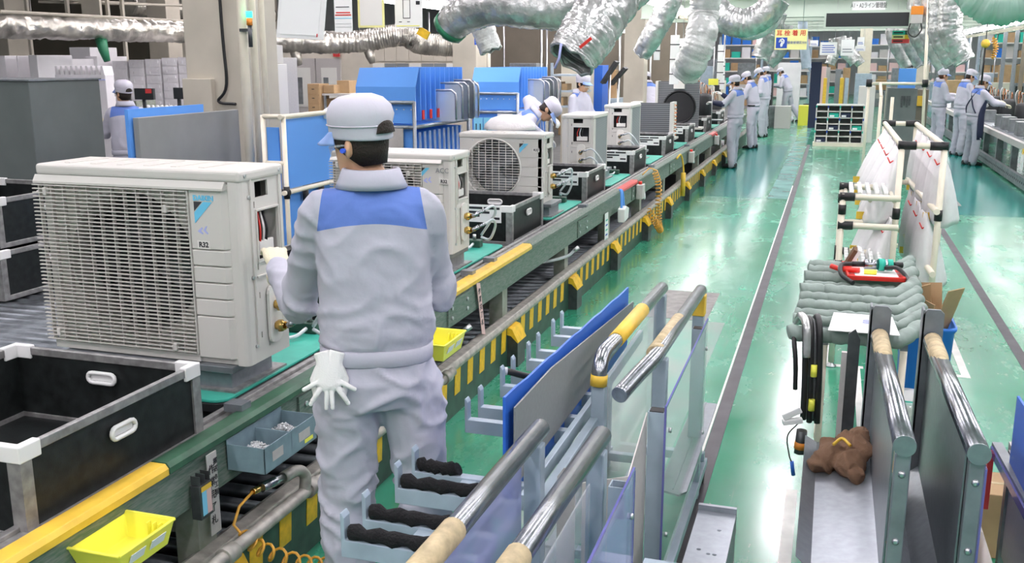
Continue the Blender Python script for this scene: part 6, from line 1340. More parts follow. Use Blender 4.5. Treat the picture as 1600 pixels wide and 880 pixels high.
MB().use('bag_white').cbox((BX + 0.01, 6.25, 1.57), (0.03, 0.10, 0.07), (0.3, 0.2, 0)).build('tied_cloth', None, t, 0.01, world=True)
def blue_cart(label, y0, y1, xr, xl, top, tabs, note):
    t = thing('blue_panel_cart', label, 'cart', ((xl + xr) / 2, y0, 0)); zm = top - 0.50; zb = top - 1.0
    MB().box((xl, y0, zm + 0.03), (xr, y0 + 0.012, top - 0.16)).build('front_board', 'blue_board', t, world=True)
    MB().prism([(0, top - 0.16), (0.012, top - 0.16), (0.10, top), (0.09, top)], (xr - xl, 0, 0), (xl, y0, 0), (0, 1, 0), (0, 0, 1)).build('front_hood', 'blue_board', t, world=True)
    MB().box((xl, y0, zb), (xr, y0 + 0.012, zm - 0.02)).build('lower_board', 'blue_board', t, world=True)
    n = 11; L = y1 - y0
    for i in range(1, n):
        y = y0 + L * i / n
        MB().prism([(xl, zm + 0.05), (xr, zm + 0.05), (xr, top - 0.15), (xr, top), (xl, top)], (0, 0.010, 0), (0, y, 0)).build('divider_board', 'blue_board', t, world=True)
        MB().prism([(xl, zb), (xr - 0.02, zb + 0.06), (xr - 0.02, zm - 0.05), (xl, zm - 0.05)], (0, 0.010, 0), (0, y, 0)).build('divider_board', 'blue_board', t, world=True)
        MB().prism([(xr - 0.015, zb + 0.04), (xr + 0.03, zb), (xr + 0.03, zb + 0.02), (xr, zb + 0.08), (xr - 0.01, zm - 0.05), (xr - 0.02, zm - 0.05)], (0, 0.03, 0), (0, y - 0.01, 0)).build('clear_lip', 'acrylic', t, world=True)
    MB().box((xl, y0 + 0.012, zm - 0.01), (xr - 0.02, y1, zm + 0.02)).build('mid_shelf', 'blue_board', t, world=True); MB().box((xl, y0 + 0.012, zb - 0.02), (xr + 0.02, y1, zb)).build('low_shelf', 'acrylic', t, world=True)
    MB().box((xl, y0 + 0.05, 0.25), (xr, y1, zb - 0.06)).build('base_box', 'blue_board', t, world=True)
    for (p, q) in (((xl - 0.03, y0 - 0.03, 0.05), (xl - 0.03, y0 - 0.03, top - 0.28)), ((xr, y0 - 0.03, 0.05), (xr, y0 - 0.03, top - 0.28)), ((xl - 0.03, y0 - 0.03, top - 0.29), (xr, y0 - 0.03, top - 0.29)), ((xl - 0.03, y0 - 0.03, zm), (xr, y0 - 0.03, zm)), ((xl - 0.03, y0 - 0.03, zb), (xr + 0.05, y0 - 0.03, zb)), ((xr, y0 - 0.03, zm), (xr + 0.01, y1, zm)), ((xr + 0.02, y1, 0.05), (xr + 0.02, y1, top - 0.2)), ((xl, y1, 0.05), (xl, y1, zm))): pipe(p, q, t, 0.017, 'galvanised')
    for i in range(4): MB().use('joint_black').cyl((xr if i % 2 else xl, y0 + 0.03 if i < 2 else y1 - 0.05, 0.04), ((xr if i % 2 else xl) + 0.03, y0 + 0.03 if i < 2 else y1 - 0.05, 0.04), 0.04, 12).build('caster', None, t, world=True)
    for i, (f, m, hh) in enumerate(tabs):
        y = y0 + L * f; q = thing('framed_screen', '%s framed panel slotted %s in the %s' % ({'acrylic': 'clear', 'fin_grey': 'grey mesh', 'cabinet_grey': 'dark grey'}.get(m, m), ('first', 'second', 'third', 'fourth', 'fifth')[i], note), 'panel', (xr, y, zm + 0.02), 0, 'framed panels in ' + note)
        MB().box((xr - 0.35, y, zm + 0.022), (xr + 0.17, y + 0.006, zm + hh)).build('pane', m, q, world=True)
        MB().use('aluminium').tube([V(xr - 0.35, y, zm + hh), V(xr + 0.13, y, zm + hh), V(xr + 0.165, y, zm + hh - 0.03), V(xr + 0.17, y, zm + hh - 0.06), V(xr + 0.17, y, zm + 0.04)], 0.010, 6).build('frame', None, q, world=True)
    for i in range(8): MB().use('white_plastic').cyl((xl + 0.04 + i * (xr - xl - 0.08) / 7, y0 - 0.004, zm + 0.15), (xl + 0.04 + i * (xr - xl - 0.08) / 7, y0 + 0.001, zm + 0.15), 0.006, 6).build('rivet', None, t, world=True)
    return t
c1 = blue_cart('large blue board cart with slotted dividers right behind the standing worker', 7.9, 9.15, -3.40, -3.96, 1.86, ((0.42, 'acrylic', 0.30), (0.55, 'acrylic', 0.36), (0.68, 'fin_grey', 0.36), (0.80, 'fin_grey', 0.38), (0.90, 'acrylic', 0.36)), 'cart behind the standing worker')
MB().box((-3.75, 7.85, 1.02), (-3.50, 7.86, 1.35)).build('paper_notice', 'panel_beige', c1, world=True)
for f in (0.10, 0.24, 0.38): MB().box((-3.395, 7.9 + 1.25 * f, 1.42), (-3.385, 7.94 + 1.25 * f, 1.50)).build('red_tab', 'red', c1, world=True)
c2 = blue_cart('large blue board cart numbered 11 with a cyan card', 10.85, 12.15, -3.40, -3.96, 1.84, ((0.35, 'acrylic', 0.36), (0.52, 'fin_grey', 0.34), (0.66, 'cabinet_grey', 0.36), (0.80, 'fin_grey', 0.38), (0.92, 'acrylic', 0.36)), 'cart numbered 11')
for i, (x, s_) in enumerate(((-3.93, '11'), (-3.81, 'E'))): MB().box((x, 10.815, 1.06), (x + 0.11, 10.82, 1.28)).build('cyan_card', 'sign_cyan', c2, world=True); o = text('card_number', s_, 0.10, (0, 0, 0), '-y', 'ink', None, bold=0.001); o.parent = c2; o.location = V(x + 0.055, 10.812, 1.14 if i else 1.17) - c2.location
MB().box((-3.64, 10.81, 1.06), (-3.46, 10.815, 1.36)).build('paper_notice', 'paper', c2, world=True); MB().use('red').cyl((-3.92, 10.80, 0.90), (-3.92, 10.78, 0.90), 0.025, 10).build('red_button', None, c2, world=True); MB().box((-3.97, 10.80, 0.86), (-3.86, 10.83, 0.94)).build('button_box', 'panel_beige', c2, world=True)
o = MB().use('bag_white').lathe([(0.30, 0.0), (0.29, 0.06), (0.22, 0.13), (0.10, 0.17), (0.0, 0.175)], (-2.60, 8.10, 1.352), 20).build('plastic_cover', None); tag(o, 'white plastic cover heaped on top behind the round grille unit', 'plastic cover')
o.scale = (0.75, 0.6, 0.7); o.location = (-2.60 * 0.25, 8.10 * 0.4 - 0.05, 1.352 * 0.3)
# ---------------------------------------------------------------- open assemblies further down the line
t = thing('coil_assembly', 'open outdoor unit with bare grey heat exchanger facing the aisle end of the line', 'outdoor unit', (-2.46, 14.35, 0.80)); W, Hh = 0.66, 0.53
MB().box((-W / 2, 0, 0), (-W / 2 + 0.13, 0.30, Hh)).build('corner_panel', 'ivory_light', t, 0.006); MB().box((-W / 2 + 0.13, 0.0, 0.02), (W / 2 - 0.09, 0.03, Hh - 0.01)).build('heat_exchanger', 'coil_dark', t); MB().box((W / 2 - 0.09, 0, 0), (W / 2 - 0.04, 0.3, Hh)).build('end_post', 'ivory_light', t); MB().box((-W / 2, 0, 0), (W / 2, 0.32, 0.03)).build('base_pan', 'ivory', t)
for i in range(9): MB().use('copper').tube(curve_pts([(W / 2 - 0.03, 0.01, 0.06 + i * 0.052), (W / 2 + 0.01, 0.012, 0.07 + i * 0.052), (W / 2 - 0.03, 0.015, 0.085 + i * 0.052)], 4), 0.006, 6).build('return_bend', None, t)
t = thing('coil_assembly', 'open outdoor unit with dark fan ring and tall heat exchanger behind the bare one', 'outdoor unit', (-2.42, 16.6, 0.80))
MB().box((-0.38, 0.06, 0.0), (0.32, 0.09, 0.78)).build('heat_exchanger', 'coil_dark', t); MB().box((-0.40, 0, 0), (-0.36, 0.3, 0.78)).build('corner_panel', 'ivory_light', t); MB().box((-0.1, 0.0, 0.66), (0.08, 0.05, 0.78)).build('motor_bracket', 'ivory_light', t); MB().use('fan_black').lathe([(0.24, 0.0), (0.27, -0.02), (0.28, 0.03)], (0.0, 0.05, 0.36), 24, 'y', cap=True).build('fan_ring', None, t); MB().box((-0.4, 0, 0), (0.38, 0.34, 0.03)).build('base_pan', 'ivory', t)
def compressor(label, loc, s=1.0, wires=True, grp='open compressor assemblies'):
    t = thing('compressor_assembly', label, 'compressor', loc, 0, grp)
    MB().use('machine_dark').lathe([(0.10 * s, 0.0), (0.115 * s, 0.01), (0.115 * s, 0.27 * s), (0.10 * s, 0.30 * s), (0.05 * s, 0.32 * s), (0, 0.325 * s)], (0.08, 0.1, 0.02), 16).build('dark_core', None, t)  # the compressor in its black jacket
    MB().box((-0.30 * s, -0.03, 0), (0.30 * s, 0.26, 0.02)).build('base_pan', 'galvanised', t); MB().box((-0.28 * s, 0.0, 0.02), (-0.10 * s, 0.2, 0.17 * s)).build('control_box', 'machine_grey', t, 0.004)
    if wires:
        for i in range(6):
            x = 0.0 + 0.035 * i; MB().use('copper' if i % 2 else 'zinc').tube(curve_pts([(x - 0.06, 0.08, 0.30 * s), (x - 0.09 + 0.02 * (i % 3), 0.1, 0.42 * s), (x - 0.05, 0.13, 0.5 * s - 0.02 * i), (x - 0.02, 0.16, 0.36 * s), (x, 0.18, 0.06)], 5), 0.008, 6).build('copper_tube', None, t)
    return t
compressor('black jacketed compressor with bare copper tubes behind the heat exchangers', (-2.40, 18.9, 0.81), 1.5); compressor('black jacketed compressor being wired by the worker with the tool', (-2.45, 21.1, 0.605), 1.5)
# ---------------------------------------------------------------- bench with compressors on the right
t = thing('assembly_bench', 'grey steel assembly line with chain guard along the right side of the aisle', 'conveyor', (2.7, 13, 0))
MB().box((2.88, 11, 0.60), (3.70, 34, 0.70)).build('bench_top', 'galvanised', t, world=True); MB().box((2.80, 11, 0.58), (2.88, 34, 0.68)).build('edge_beam', 'panel_beige', t, world=True); MB().box((2.78, 11, 0.03), (2.84, 34, 0.20)).build('chain_guard', 'machine_grey', t, world=True)
for i in range(14): MB().box((2.84, 11.5 + i * 1.6, 0), (2.94, 11.6 + i * 1.6, 0.6)).build('leg', 'machine_grey', t, world=True); MB().box((3.60, 11.5 + i * 1.6, 0), (3.70, 11.6 + i * 1.6, 0.6)).build('leg', 'machine_grey', t, world=True)
for i in range(60): MB().use('dark_steel').cyl((2.774, 13.5 + i * 0.16, 0.12), (2.78, 13.5 + i * 0.16, 0.12), 0.018, 8).build('guard_disc', None, t, world=True)  # row of dark steel discs along the chain guard
CW = ('behind the aproned worker', 'in front of the aproned worker', 'second beyond the aproned worker', 'beside the bare headed looking pair', 'beside the worker in the rear', 'further along the right bench', 'last on the right bench', 'before all others on the right bench', 'near the hanging hoist')
for i, y in enumerate((14.6, 16.0, 17.4, 18.9, 20.4, 22.2, 24.0, 26.0, 28.0)): compressor('grey boxed compressor assembly with wires, ' + CW[i], (3.30, y, 0.70), 1.35, True, 'compressors on the right bench')
for i, y in enumerate((15.3, 16.7, 18.1, 19.6)):
    tag(MB().use('machine_grey').box((2.92, y, 0.702), (3.14, y + 0.3, 0.93)).build('steel_box', None, bevel=0.01), 'squat grey steel box on the right bench, ' + ('nearest the end of the bench', 'second from the bench end', 'third from the bench end', 'beside the aproned worker')[i], 'box', 'steel boxes on the right bench')
for i, y in enumerate((14.4, 16.4)):
    t = thing('bench_card', 'white card on a yellow clip hanging from the right bench edge' if i else 'beige switch card hanging from the right bench edge', 'card', (2.78, y, 0.3)); MB().box((-0.01, 0, 0), (0, 0.2, 0.26)).build('card', 'paper', t); MB().box((-0.015, 0.05, 0.24), (0.0, 0.15, 0.32)).build('clip', 'rail_yellow', t)
# frames, poles and lockers around the right bench
t = thing('pole_frame', 'white pole frame with cross bar beside the pipe rack', 'frame', (1.3, 15.9, 0))
for (p, q) in (((1.34, 16, 0), (1.22, 16, 2.9)), ((0.48, 16, 1.58), (1.30, 16, 1.58)), ((0.50, 16, 0), (0.50, 16, 1.6)), ((0.60, 14.0, 0), (0.60, 14.0, 1.45)), ((0.74, 14.0, 0), (0.74, 14.0, 1.45)), ((0.60, 14.0, 1.45), (0.66, 16, 1.58))): pipe(p, q, t, 0.022, 'cream_pipe', 'pole')
for p, q in (((0.50, 16, 1.53), (0.50, 16, 1.64)), ((1.28, 16, 1.53), (1.28, 16, 1.64))): joint(p, q, t, 0.045)
pb('blue_notice_board', 'blue_board', 1405, 107, 1430, 135, 17.7, 0.03, 'small blue board standing on the pale grey locker', 'board', z0=at_y(1388, 138, 17.6).z + 0.001); t = pb('slanted_locker', 'cabinet_grey', 1388, 138, 1428, 210, 17.6, 0.5, 'pale grey locker with tools below the blue board', 'locker', z0=0.0)
for i in range(4): child_px(t, 'hanging_tool', 'dark_steel', 1408 + i * 4, 150, 1410 + i * 4, 168 - 3 * (i % 2), 17.6)
pb('brown_cabinet', 'wall_brown', 1429, 140, 1446, 205, 19, 0.5, 'dark brown cabinet beside the grey locker', 'cabinet', z0=0); pb('yellow_box', 'rail_yellow', 1434, 150, 1443, 166, 18.93, 0.10, 'yellow box fixed on the dark brown cabinet', 'box')
# ---------------------------------------------------------------- far end of the aisle
FAR = [('control_cabinet', 'ivory_light', 1343, 135, 1366, 166, 25, 'white control cabinet right behind the pigeonhole shelf', 'cabinet', 0), ('dark_locker', 'navy', 1268, 97, 1279, 178, 30, 'tall dark blue locker with a screen at the aisle side', 'locker', 0), ('white_partition', 'box_white', 1216, 98, 1247, 175, 36, 'white partition panel behind the seated worker', 'partition', 0),
       ('grey_tub', 'machine_grey', 1201, 166, 1214, 196, 30, 'pale grey tub behind the worker group', 'tub', 0), ('grey_tub', 'panel_beige', 1211, 166, 1234, 199, 29.5, 'pale grey plastic tub beside the seated worker', 'tub', 0), ('green_tub', 'yellow_plastic', 1248, 165, 1263, 178, 31, 'yellow green tub with a white card at the aisle side', 'tub', 0), ('machine_block', 'machine_dark', 1187, 112, 1207, 140, 32, 'dark machine screen behind the worker group', 'machine', 0),
       ('blue_machine', 'rack_blue', 1337, 115, 1360, 150, 34, 'pale blue machine behind the white control cabinet', 'machine', 0), ('yellow_post', 'rail_yellow', 1313, 122, 1317, 146, 36, 'short yellow post on the right of the far aisle', 'post', 0), ('yellow_post', 'rail_yellow', 1287, 122, 1291, 143, 37, 'short yellow post on the left of the far aisle', 'post', 0), ('blue_post', 'rack_blue', 1321, 122, 1325, 148, 34, 'pale blue post beside the far aisle', 'post', 0),
       ('rack_goods', 'pink_tag', 1280, 104, 1290, 125, 39, 'pale pink curtain goods on the far left rack', 'goods', 0), ('rack_goods', 'panel_beige', 1291, 105, 1296, 130, 41, 'beige goods on the far left rack', 'goods', 0), ('rack_goods', 'galvanised', 1306, 108, 1313, 135, 40, 'grey goods on the far right rack', 'goods', 0), ('rack_goods', 'cardboard', 1318, 106, 1328, 125, 41, 'brown goods on the far right rack', 'goods', 0)]
for (nm, m, u0, v0, u1, v1, y, lab, cat, z0) in FAR: pb(nm, m, u0, v0, u1, v1, y, 0.5, lab, cat, z0=z0)
# machinery far left behind the carts: frames, boxes
random.seed(11)
kinds = (('machine_grey', 'grey'), ('machine_dark', 'dark'), ('beige_wall', 'beige'), ('steel_grey', 'steel grey'), ('rack_blue', 'pale blue'), ('cardboard', 'brown'))
spots = [('beside the brown partition wall', -9.3, -4.4, 19.5, 26), ('behind the right bench', 4.5, 9.5, 22, 44), ('at the far left of the aisle', -9.0, -3.6, 29, 46), ('at the far right of the aisle', 1.8, 4.0, 34.8, 47)]
ords = ('first', 'second', 'third', 'fourth', 'fifth', 'sixth', 'seventh', 'eighth', 'ninth', 'tenth', 'eleventh', 'twelfth')
for (where, xa, xb, ya, yb) in spots:
    placed = []
    for i in range(11):
        for _ in range(60):
            x = random.uniform(xa, xb); y = random.uniform(ya, yb)
            if all(abs(x - a_) > 1.15 or abs(y - b_) > 1.0 for a_, b_ in placed): break
        placed.append((x, y)); w_ = random.uniform(0.5, 1.1); d_ = random.uniform(0.4, 0.9); h_ = random.uniform(0.9, 2.1); m, cn = kinds[(i * 5 + int(xa)) % 6]
        hm, hn = kinds[((i * 5 + int(xa)) % 6 + 1 + i // 6) % 6]; t = thing('machine', '%s machine with %s top %s' % (cn, hn, where), 'machine', (x, y, 0), 0, 'machines ' + where)
        MB().box((-w_ / 2, 0, 0.0), (w_ / 2, d_, h_ * 0.62)).build('housing', m, t, 0.01); MB().box((-w_ * 0.36, 0.05, h_ * 0.62), (w_ * 0.4, d_ * 0.8, h_)).build('head', hm, t, 0.01)
        MB().box((-w_ * 0.3, -0.012, h_ * 0.30), (w_ * 0.1, 0, h_ * 0.5)).build('hatch', 'panel_beige', t); MB().box((w_ * 0.15, -0.014, h_ * 0.42), (w_ * 0.4, 0, h_ * 0.55)).build('screen', 'screen_dark', t)
        MB().use('zinc').cyl((w_ * 0.42, d_ * 0.5, 0), (w_ * 0.42, d_ * 0.5, 2.9), 0.025, 8).build('riser', None, t)
# work frames with white strips hanging behind the line
for i, (u, y, v0, v1, w_) in enumerate(((757 + 291, 15.5, 55, 132, 11), (1062, 17, 60, 130, 8), (1122, 18.5, 70, 125, 7), (1023, 12.8, 25, 94, 7), (1126, 19.5, 95, 140, 5))):
    a = at_y(u, v0, y); b = at_y(u + w_, v1, y); t = thing('hanging_strip', ('wide white cable duct hanging beside the plastic covered hose', 'narrow white cable duct beside the wide one', 'white cable duct above the worker with the tool', 'white lamp strip hanging by the short hose', 'slim white cable duct near the worker group')[i], 'cable duct', (a.x, y, b.z))
    MB().box((0, 0, 0), (b.x - a.x, 0.05, a.z - b.z)).build('duct', 'white_plastic', t, 0.004)
    for j in range(3): MB().box((-0.004, -0.004, (a.z - b.z) * (0.2 + 0.3 * j)), (b.x - a.x + 0.004, 0.054, (a.z - b.z) * (0.2 + 0.3 * j) + 0.015)).build('strap', 'ink', t)
    MB().use('zinc').cyl(((b.x - a.x) / 2, 0.025, a.z - b.z), ((b.x - a.x) / 2, 0.025, 5.5 - b.z), 0.006, 6).build('hanger', None, t)

# things standing between the carts and the brown wall
pb('blue_locker', 'blue_sheet', 916, 102, 940, 180, 17.6, 0.5, 'tall blue locker behind the bending worker', 'locker', z0=0)
t = thing('slanted_conveyor', 'pair of slanted black chute conveyors behind the upright worker', 'conveyor', (-3.9, 16.2, 0))
for i, (u0, v0, u1, v1) in enumerate(((942, 130, 964, 96), (955, 132, 978, 106))): MB().use('machine_dark').bar(at_y(u0, v0, 16.2 + 0.3 * i), at_y(u1, v1, 16.2 + 0.3 * i), 0.25, 0.05).build('chute', None, t, world=True); p = at_y((u0 + u1) / 2, (v0 + v1) / 2, 16.25 + 0.3 * i); MB().use('zinc').cyl((p.x, p.y, 0), p, 0.02, 8).build('leg', None, t, world=True)
t = thing('carton_rack', 'pale blue shelf rack with cartons behind the cart numbered 11', 'rack', (-5.0, 15.8, 0)); a = at_y(862, 118, 15.8); b = at_y(912, 200, 15.8)
for v in (119, 144, 168): z = at_y(862, v, 15.8).z; MB().use('rack_blue').box((a.x, 15.8, z), (b.x, 16.3, z + 0.03)).build('shelf_board', None, t, world=True)
for x in (a.x, b.x): MB().use('rack_blue').box((x - 0.02, 15.8, 0), (x + 0.02, 15.84, a.z + 0.2)).build('upright', None, t, world=True)
for i, (u0, v0, u1, v1) in enumerate(((866, 128, 876, 144), (878, 131, 886, 144), (897, 150, 910, 168), (868, 152, 880, 168))): pb('shelf_carton', 'cardboard', u0, v0, u1, v1, 15.9, 0.3, ('tall carton on the upper board of the pale blue rack', 'short carton on the upper board of the pale blue rack', 'wide carton on the lower board of the pale blue rack', 'narrow carton on the lower board of the pale blue rack')[i], 'carton', z0=at_y(862, v1, 15.8).z + 0.031)

# storage racks closing the view at the far end of the hall
random.seed(23)
bxm = {m: MB().use(m).box((-0.2, 0, 0), (0.2, 0.3, 0.3)).mesh('rack_box') for m in ('cardboard', 'box_white', 'blue_bin', 'pink_tag', 'panel_beige', 'teal')}
for i, (x, y, nm) in enumerate(((-4.4, 50, 'left of the far aisle'), (-2.2, 52, 'just left of the far aisle'), (2.4, 51, 'just right of the far aisle'), (4.6, 49, 'right of the far aisle'), (-0.4, 57, 'closing the far aisle'), (6.8, 47, 'behind the right bench end'))):
    t = thing('storage_rack', 'tall pale storage rack ' + nm, 'rack', (x, y, 0), 0, 'storage racks at the far end')
    for sx in (-1, 1): MB().box((sx * 1.0 - 0.04, 0, 0), (sx * 1.0 + 0.04, 0.6, 3.0)).build('upright', 'rack_blue', t)
    for j in range(5):
        z = 0.15 + j * 0.62; MB().box((-1.0, 0, z - 0.05), (1.0, 0.6, z)).build('shelf_board', 'ivory_light', t)
        for k in range(4):
            m = random.choice(list(bxm)); o = obj('rack_box', bxm[m]); o.location = (x - 0.72 + k * 0.48, y + 0.1, z + 0.001); o.scale = (1, 1, random.uniform(0.8, 1.7))
            tag(o, '%s box on the %s board of the rack %s' % ({'cardboard': 'brown', 'box_white': 'white', 'blue_bin': 'blue', 'pink_tag': 'pink', 'panel_beige': 'beige', 'teal': 'teal'}[m], ('lowest', 'second', 'middle', 'fourth', 'top')[j], nm), 'box', 'boxes on the storage rack ' + nm)
# ================================================================ ducts and hoses overhead
def duct(label, pts, rads, m, name='flexible_duct', wrinkle=0.03, seg=30, mouth=None, mouth_tape=None, grp='overhead flexible ducts', n=14, cover=False):
    P = curve_pts(pts, n); L = len(P); K = len(rads) - 1; rs = []
    for i in range(L):
        tt = i / (L - 1) * K; j = min(int(tt), K - 1); rs.append((rads[j] + (rads[j + 1] - rads[j]) * (tt - j)) * (1 + wrinkle * (0.5 * math.sin(i * 2.3) + 0.5 * math.sin(i * 5.7 + 1))))
    t = thing(name, label, 'duct', P[0], 0, grp)
    o = MB().use(m).tube(P, rs, seg, cap=False).build('duct_skin', None, t, solid=0.006, world=True); crumple(o, 0.008, 15.0, P[0].x)
    d = (P[0] - P[1]).normalized()
    if mouth:
        MB().use(m).tube([P[-1], P[-1] + (P[-1] - P[-2]).normalized() * 0.01], [rs[-1] * 0.99] * 2, seg).build('light_stop_cap', None, t, world=True)     # added cap, keeps ceiling light out of the upper end
        a = d.orthogonal().normalized(); b = d.cross(a)
        MB().use(m).tube([P[0] + a * (rs[0] * 1.0 * math.cos(2 * PI * k / 20)) + b * (rs[0] * 1.0 * math.sin(2 * PI * k / 20)) + d * (0.012 * math.sin(k * 2.3)) for k in range(20)], 0.012, 6, closed=True).build('mouth_rim', None, t, world=True)
    if mouth_tape: MB().use(mouth_tape).tube([P[0] + d * 0.004, P[4]], [rs[0] * 1.08, rs[1] * 1.10], seg, cap=False).build('end_tape', None, t, solid=0.004, world=True)
    # hangers up to the ceiling
    q = P[int(L * 0.7)]
    MB().use('zinc').cyl(q, (q.x, q.y, 5.58), 0.004, 5).build('hanger_wire', None, t, world=True)
    return t
A = at_y
d2 = duct('big silver flexible duct with an open dark mouth and a red tape mark', [A(893, 92, 6.0), A(908, 70, 6.05), A(930, 35, 6.15), A(955, 2, 6.3), A(975, -40, 6.5), A(985, -90, 6.9)], [0.145, 0.165, 0.165, 0.155, 0.16], 'duct_plastic', mouth=True, wrinkle=0.05)
q = A(915, 67, 5.86); MB().use('red').cbox((q.x, q.y, q.z), (0.09, 0.006, 0.018), (0, math.radians(-38), 0)).build('red_tape', None, d2, world=True)
q = A(872, 75, 5.85); MB().use('logo_pale').tube([A(877, 68, 5.83), A(874, 90, 5.84), A(867, 107, 5.84)], 0.008, 5).build('blue_ribbon', None, d2, world=True)
duct('long white plastic wrapped duct ending in green tape above the blue carts', [A(701, 45, 7.0), A(722, 24, 6.95), A(770, 8, 6.9), A(830, 12, 6.9), A(890, 14, 7.0), A(960, -2, 7.2), A(1020, -45, 7.5)], [0.115, 0.135, 0.14, 0.14, 0.145, 0.15], 'duct_plastic', mouth=True, mouth_tape='green_tape')
duct('short white hose stub below the long wrapped duct', [A(767, 78, 8.2), A(760, 58, 8.2), A(752, 36, 8.2), A(748, 10, 8.2)], [0.09, 0.09, 0.095, 0.10], 'duct_white', mouth=True)
duct('slim grey duct ending beside a white lamp strip', [A(1004, 82, 12.5), A(1018, 58, 12.4), A(1035, 28, 12.4), A(1046, 0, 12.4), A(1050, -30, 12.5)], [0.11, 0.13, 0.13, 0.14, 0.15], 'duct_plastic', mouth=True)
duct('white plastic covered hose bending down over the heat exchangers', [A(1072, 112, 9.0), A(1084, 90, 8.9), A(1095, 58, 8.9), A(1100, 25, 9.0), A(1103, -10, 9.0), A(1104, -50, 9.1)], [0.125, 0.13, 0.125, 0.12, 0.12], 'duct_white', mouth=True, wrinkle=0.08)
duct('dark silver duct sagging beside the ear protection sign', [A(1118, 10, 13.0), A(1135, 30, 13.0), A(1165, 36, 13.0), A(1195, 22, 13.0), A(1215, -5, 13.0)], [0.15, 0.17, 0.17, 0.17, 0.17], 'duct_plastic')
duct('second sagging plastic covered duct beside the ear protection sign', [A(1150, 44, 15), A(1175, 47, 15), A(1200, 34, 15), A(1212, 10, 15)], [0.12, 0.14, 0.14, 0.14], 'duct_white')
duct('silver hose pointing down left of the ear protection sign', [A(1188, 90, 15.5), A(1197, 68, 15.5), A(1207, 46, 15.5), A(1214, 20, 15.5)], [0.13, 0.14, 0.14, 0.14], 'duct_plastic', mouth=True)
duct('silver hose below the ear protection sign', [A(1200, 98, 18), A(1212, 84, 18), A(1222, 66, 18), A(1226, 40, 18)], [0.13, 0.14, 0.14, 0.14], 'duct_plastic', mouth=True)
duct('thin grey hose hanging behind the ear protection sign', [A(1260, 106, 22), A(1258, 85, 22), A(1255, 60, 22), A(1254, 30, 22)], [0.09, 0.09, 0.09, 0.09], 'rack_blue', mouth=True, wrinkle=0.01)
for i, (u, v, y, lab) in enumerate(((1441, 101, 18.5, 'silver hose in the row over the right bench, first behind the green yellow red sign'), (1420, 103, 20.0, 'silver hose in the row over the right bench, deeper behind the green yellow red sign'), (1455, 92, 17.0, 'silver hose over the right bench in front of the white pole'), (1490, 99, 15.5, 'silver hose over the capped workers, bent to the right'), (1476, 103, 16.5, 'silver hose hidden partly by the bent one over the capped workers'), (1507, 95, 14.0, 'silver hose hanging straightest over the aproned worker'))):
    duct(lab, [A(u, v, y), A(u - 10, v - 18, y), A(u - 22, v - 45, y), A(u - 22, v - 75, y), A(u - 20, v - 110, y)], [0.125, 0.135, 0.14, 0.145, 0.15], 'duct_plastic', mouth=True, grp='silver hoses over the right bench')
for i, (u, v, y) in enumerate(((1297, 100, 30), (1335, 98, 28), (1345, 100, 31))):
    duct('small silver hose over the far aisle, ' + ('left of the hanging notices', 'right of the hanging notices', 'deepest in the hall')[i], [A(u, v, y), A(u - 8 + 12 * (i == 0), v - 10, y), A(u - 18 + 25 * (i == 0), v - 20, y), A(u - 22 + 28 * (i == 0), v - 40, y)], [0.13, 0.14, 0.14, 0.14], 'duct_plastic', mouth=True)
t = duct('sagging green plastic sheeted duct over the right bench', [A(1500, -20, 10), A(1530, 2, 10), A(1560, 10, 10), A(1600, 4, 10), A(1650, -20, 10)], [0.10, 0.15, 0.16, 0.15, 0.12], 'duct_white', wrinkle=0.1)
mat('film_green', (0.35, 0.52, 0.44), 0.2, bump=0.8, bscale=10); t.children[0].data.materials[0] = M['film_green']
# foil wrapped main duct at the left
def foil_duct(label, pts, r, m, branches):
    P = curve_pts(pts, 90); t = thing('foil_duct', label, 'duct', P[0])
    MB().use(m).tube(P, [r * (1 + 0.02 * math.sin(i * 1.3) - (0.06 if i % 54 == 0 else 0)) for i in range(len(P))], 24).build('duct_skin', None, t, world=True); crumple(t.children[0], 0.020, 8.0, r)
    for f in range(36, len(P), 72): MB().use('zinc').cyl(P[f], (P[f].x, P[f].y, 5.58), 0.006, 5).build('hanger', None, t, world=True)
    for f in range(18, len(P), 54): MB().use('hose_black').tube([P[f] + V(0, r * 1.03 * math.cos(2 * PI * k / 16), r * 1.03 * math.sin(2 * PI * k / 16)) if False else P[f] + (P[f + 1 if f + 1 < len(P) else f] - P[f - 1]).normalized().orthogonal().normalized() * 0 + V(r * 1.03 * math.cos(2 * PI * k / 16), 0, r * 1.03 * math.sin(2 * PI * k / 16)) for k in range(16)], 0.006, 5, closed=True).build('tie_band', None, t, world=True)
    for (f, m2, ln) in branches: p = P[f * 3]; MB().use(m2).tube([p + V(0, 0, -r * 0.8), p + V(0.03, 0, -r - ln * 0.5), p + V(0.07, 0, -r - ln)], [r * 0.55, r * 0.45, r * 0.3], 12).build('branch', None, t, world=True)
    return t
foil_duct('long foil wrapped air duct running above the white foam trays', [A(-60, 36, 8.6), A(0, 39, 9.09), A(290, 50, 12.0)], 0.135, 'foil', ((14, 'duct_white', 0.3), (46, 'green_tape', 0.26)))
foil_duct('dark foil wrapped duct running above the double door', [A(380, 62, 14), A(540, 66, 15), A(625, 55, 15.4), A(660, 68, 15.6), A(720, 72, 16)], 0.17, 'foil', ((40, 'foil', 0.2), (14, 'foil', 0.2)))
foil_duct('dim foil duct high above the near building column', [A(200, 8, 16), A(300, 16, 18), A(420, 25, 20)], 0.2, 'foil', ())
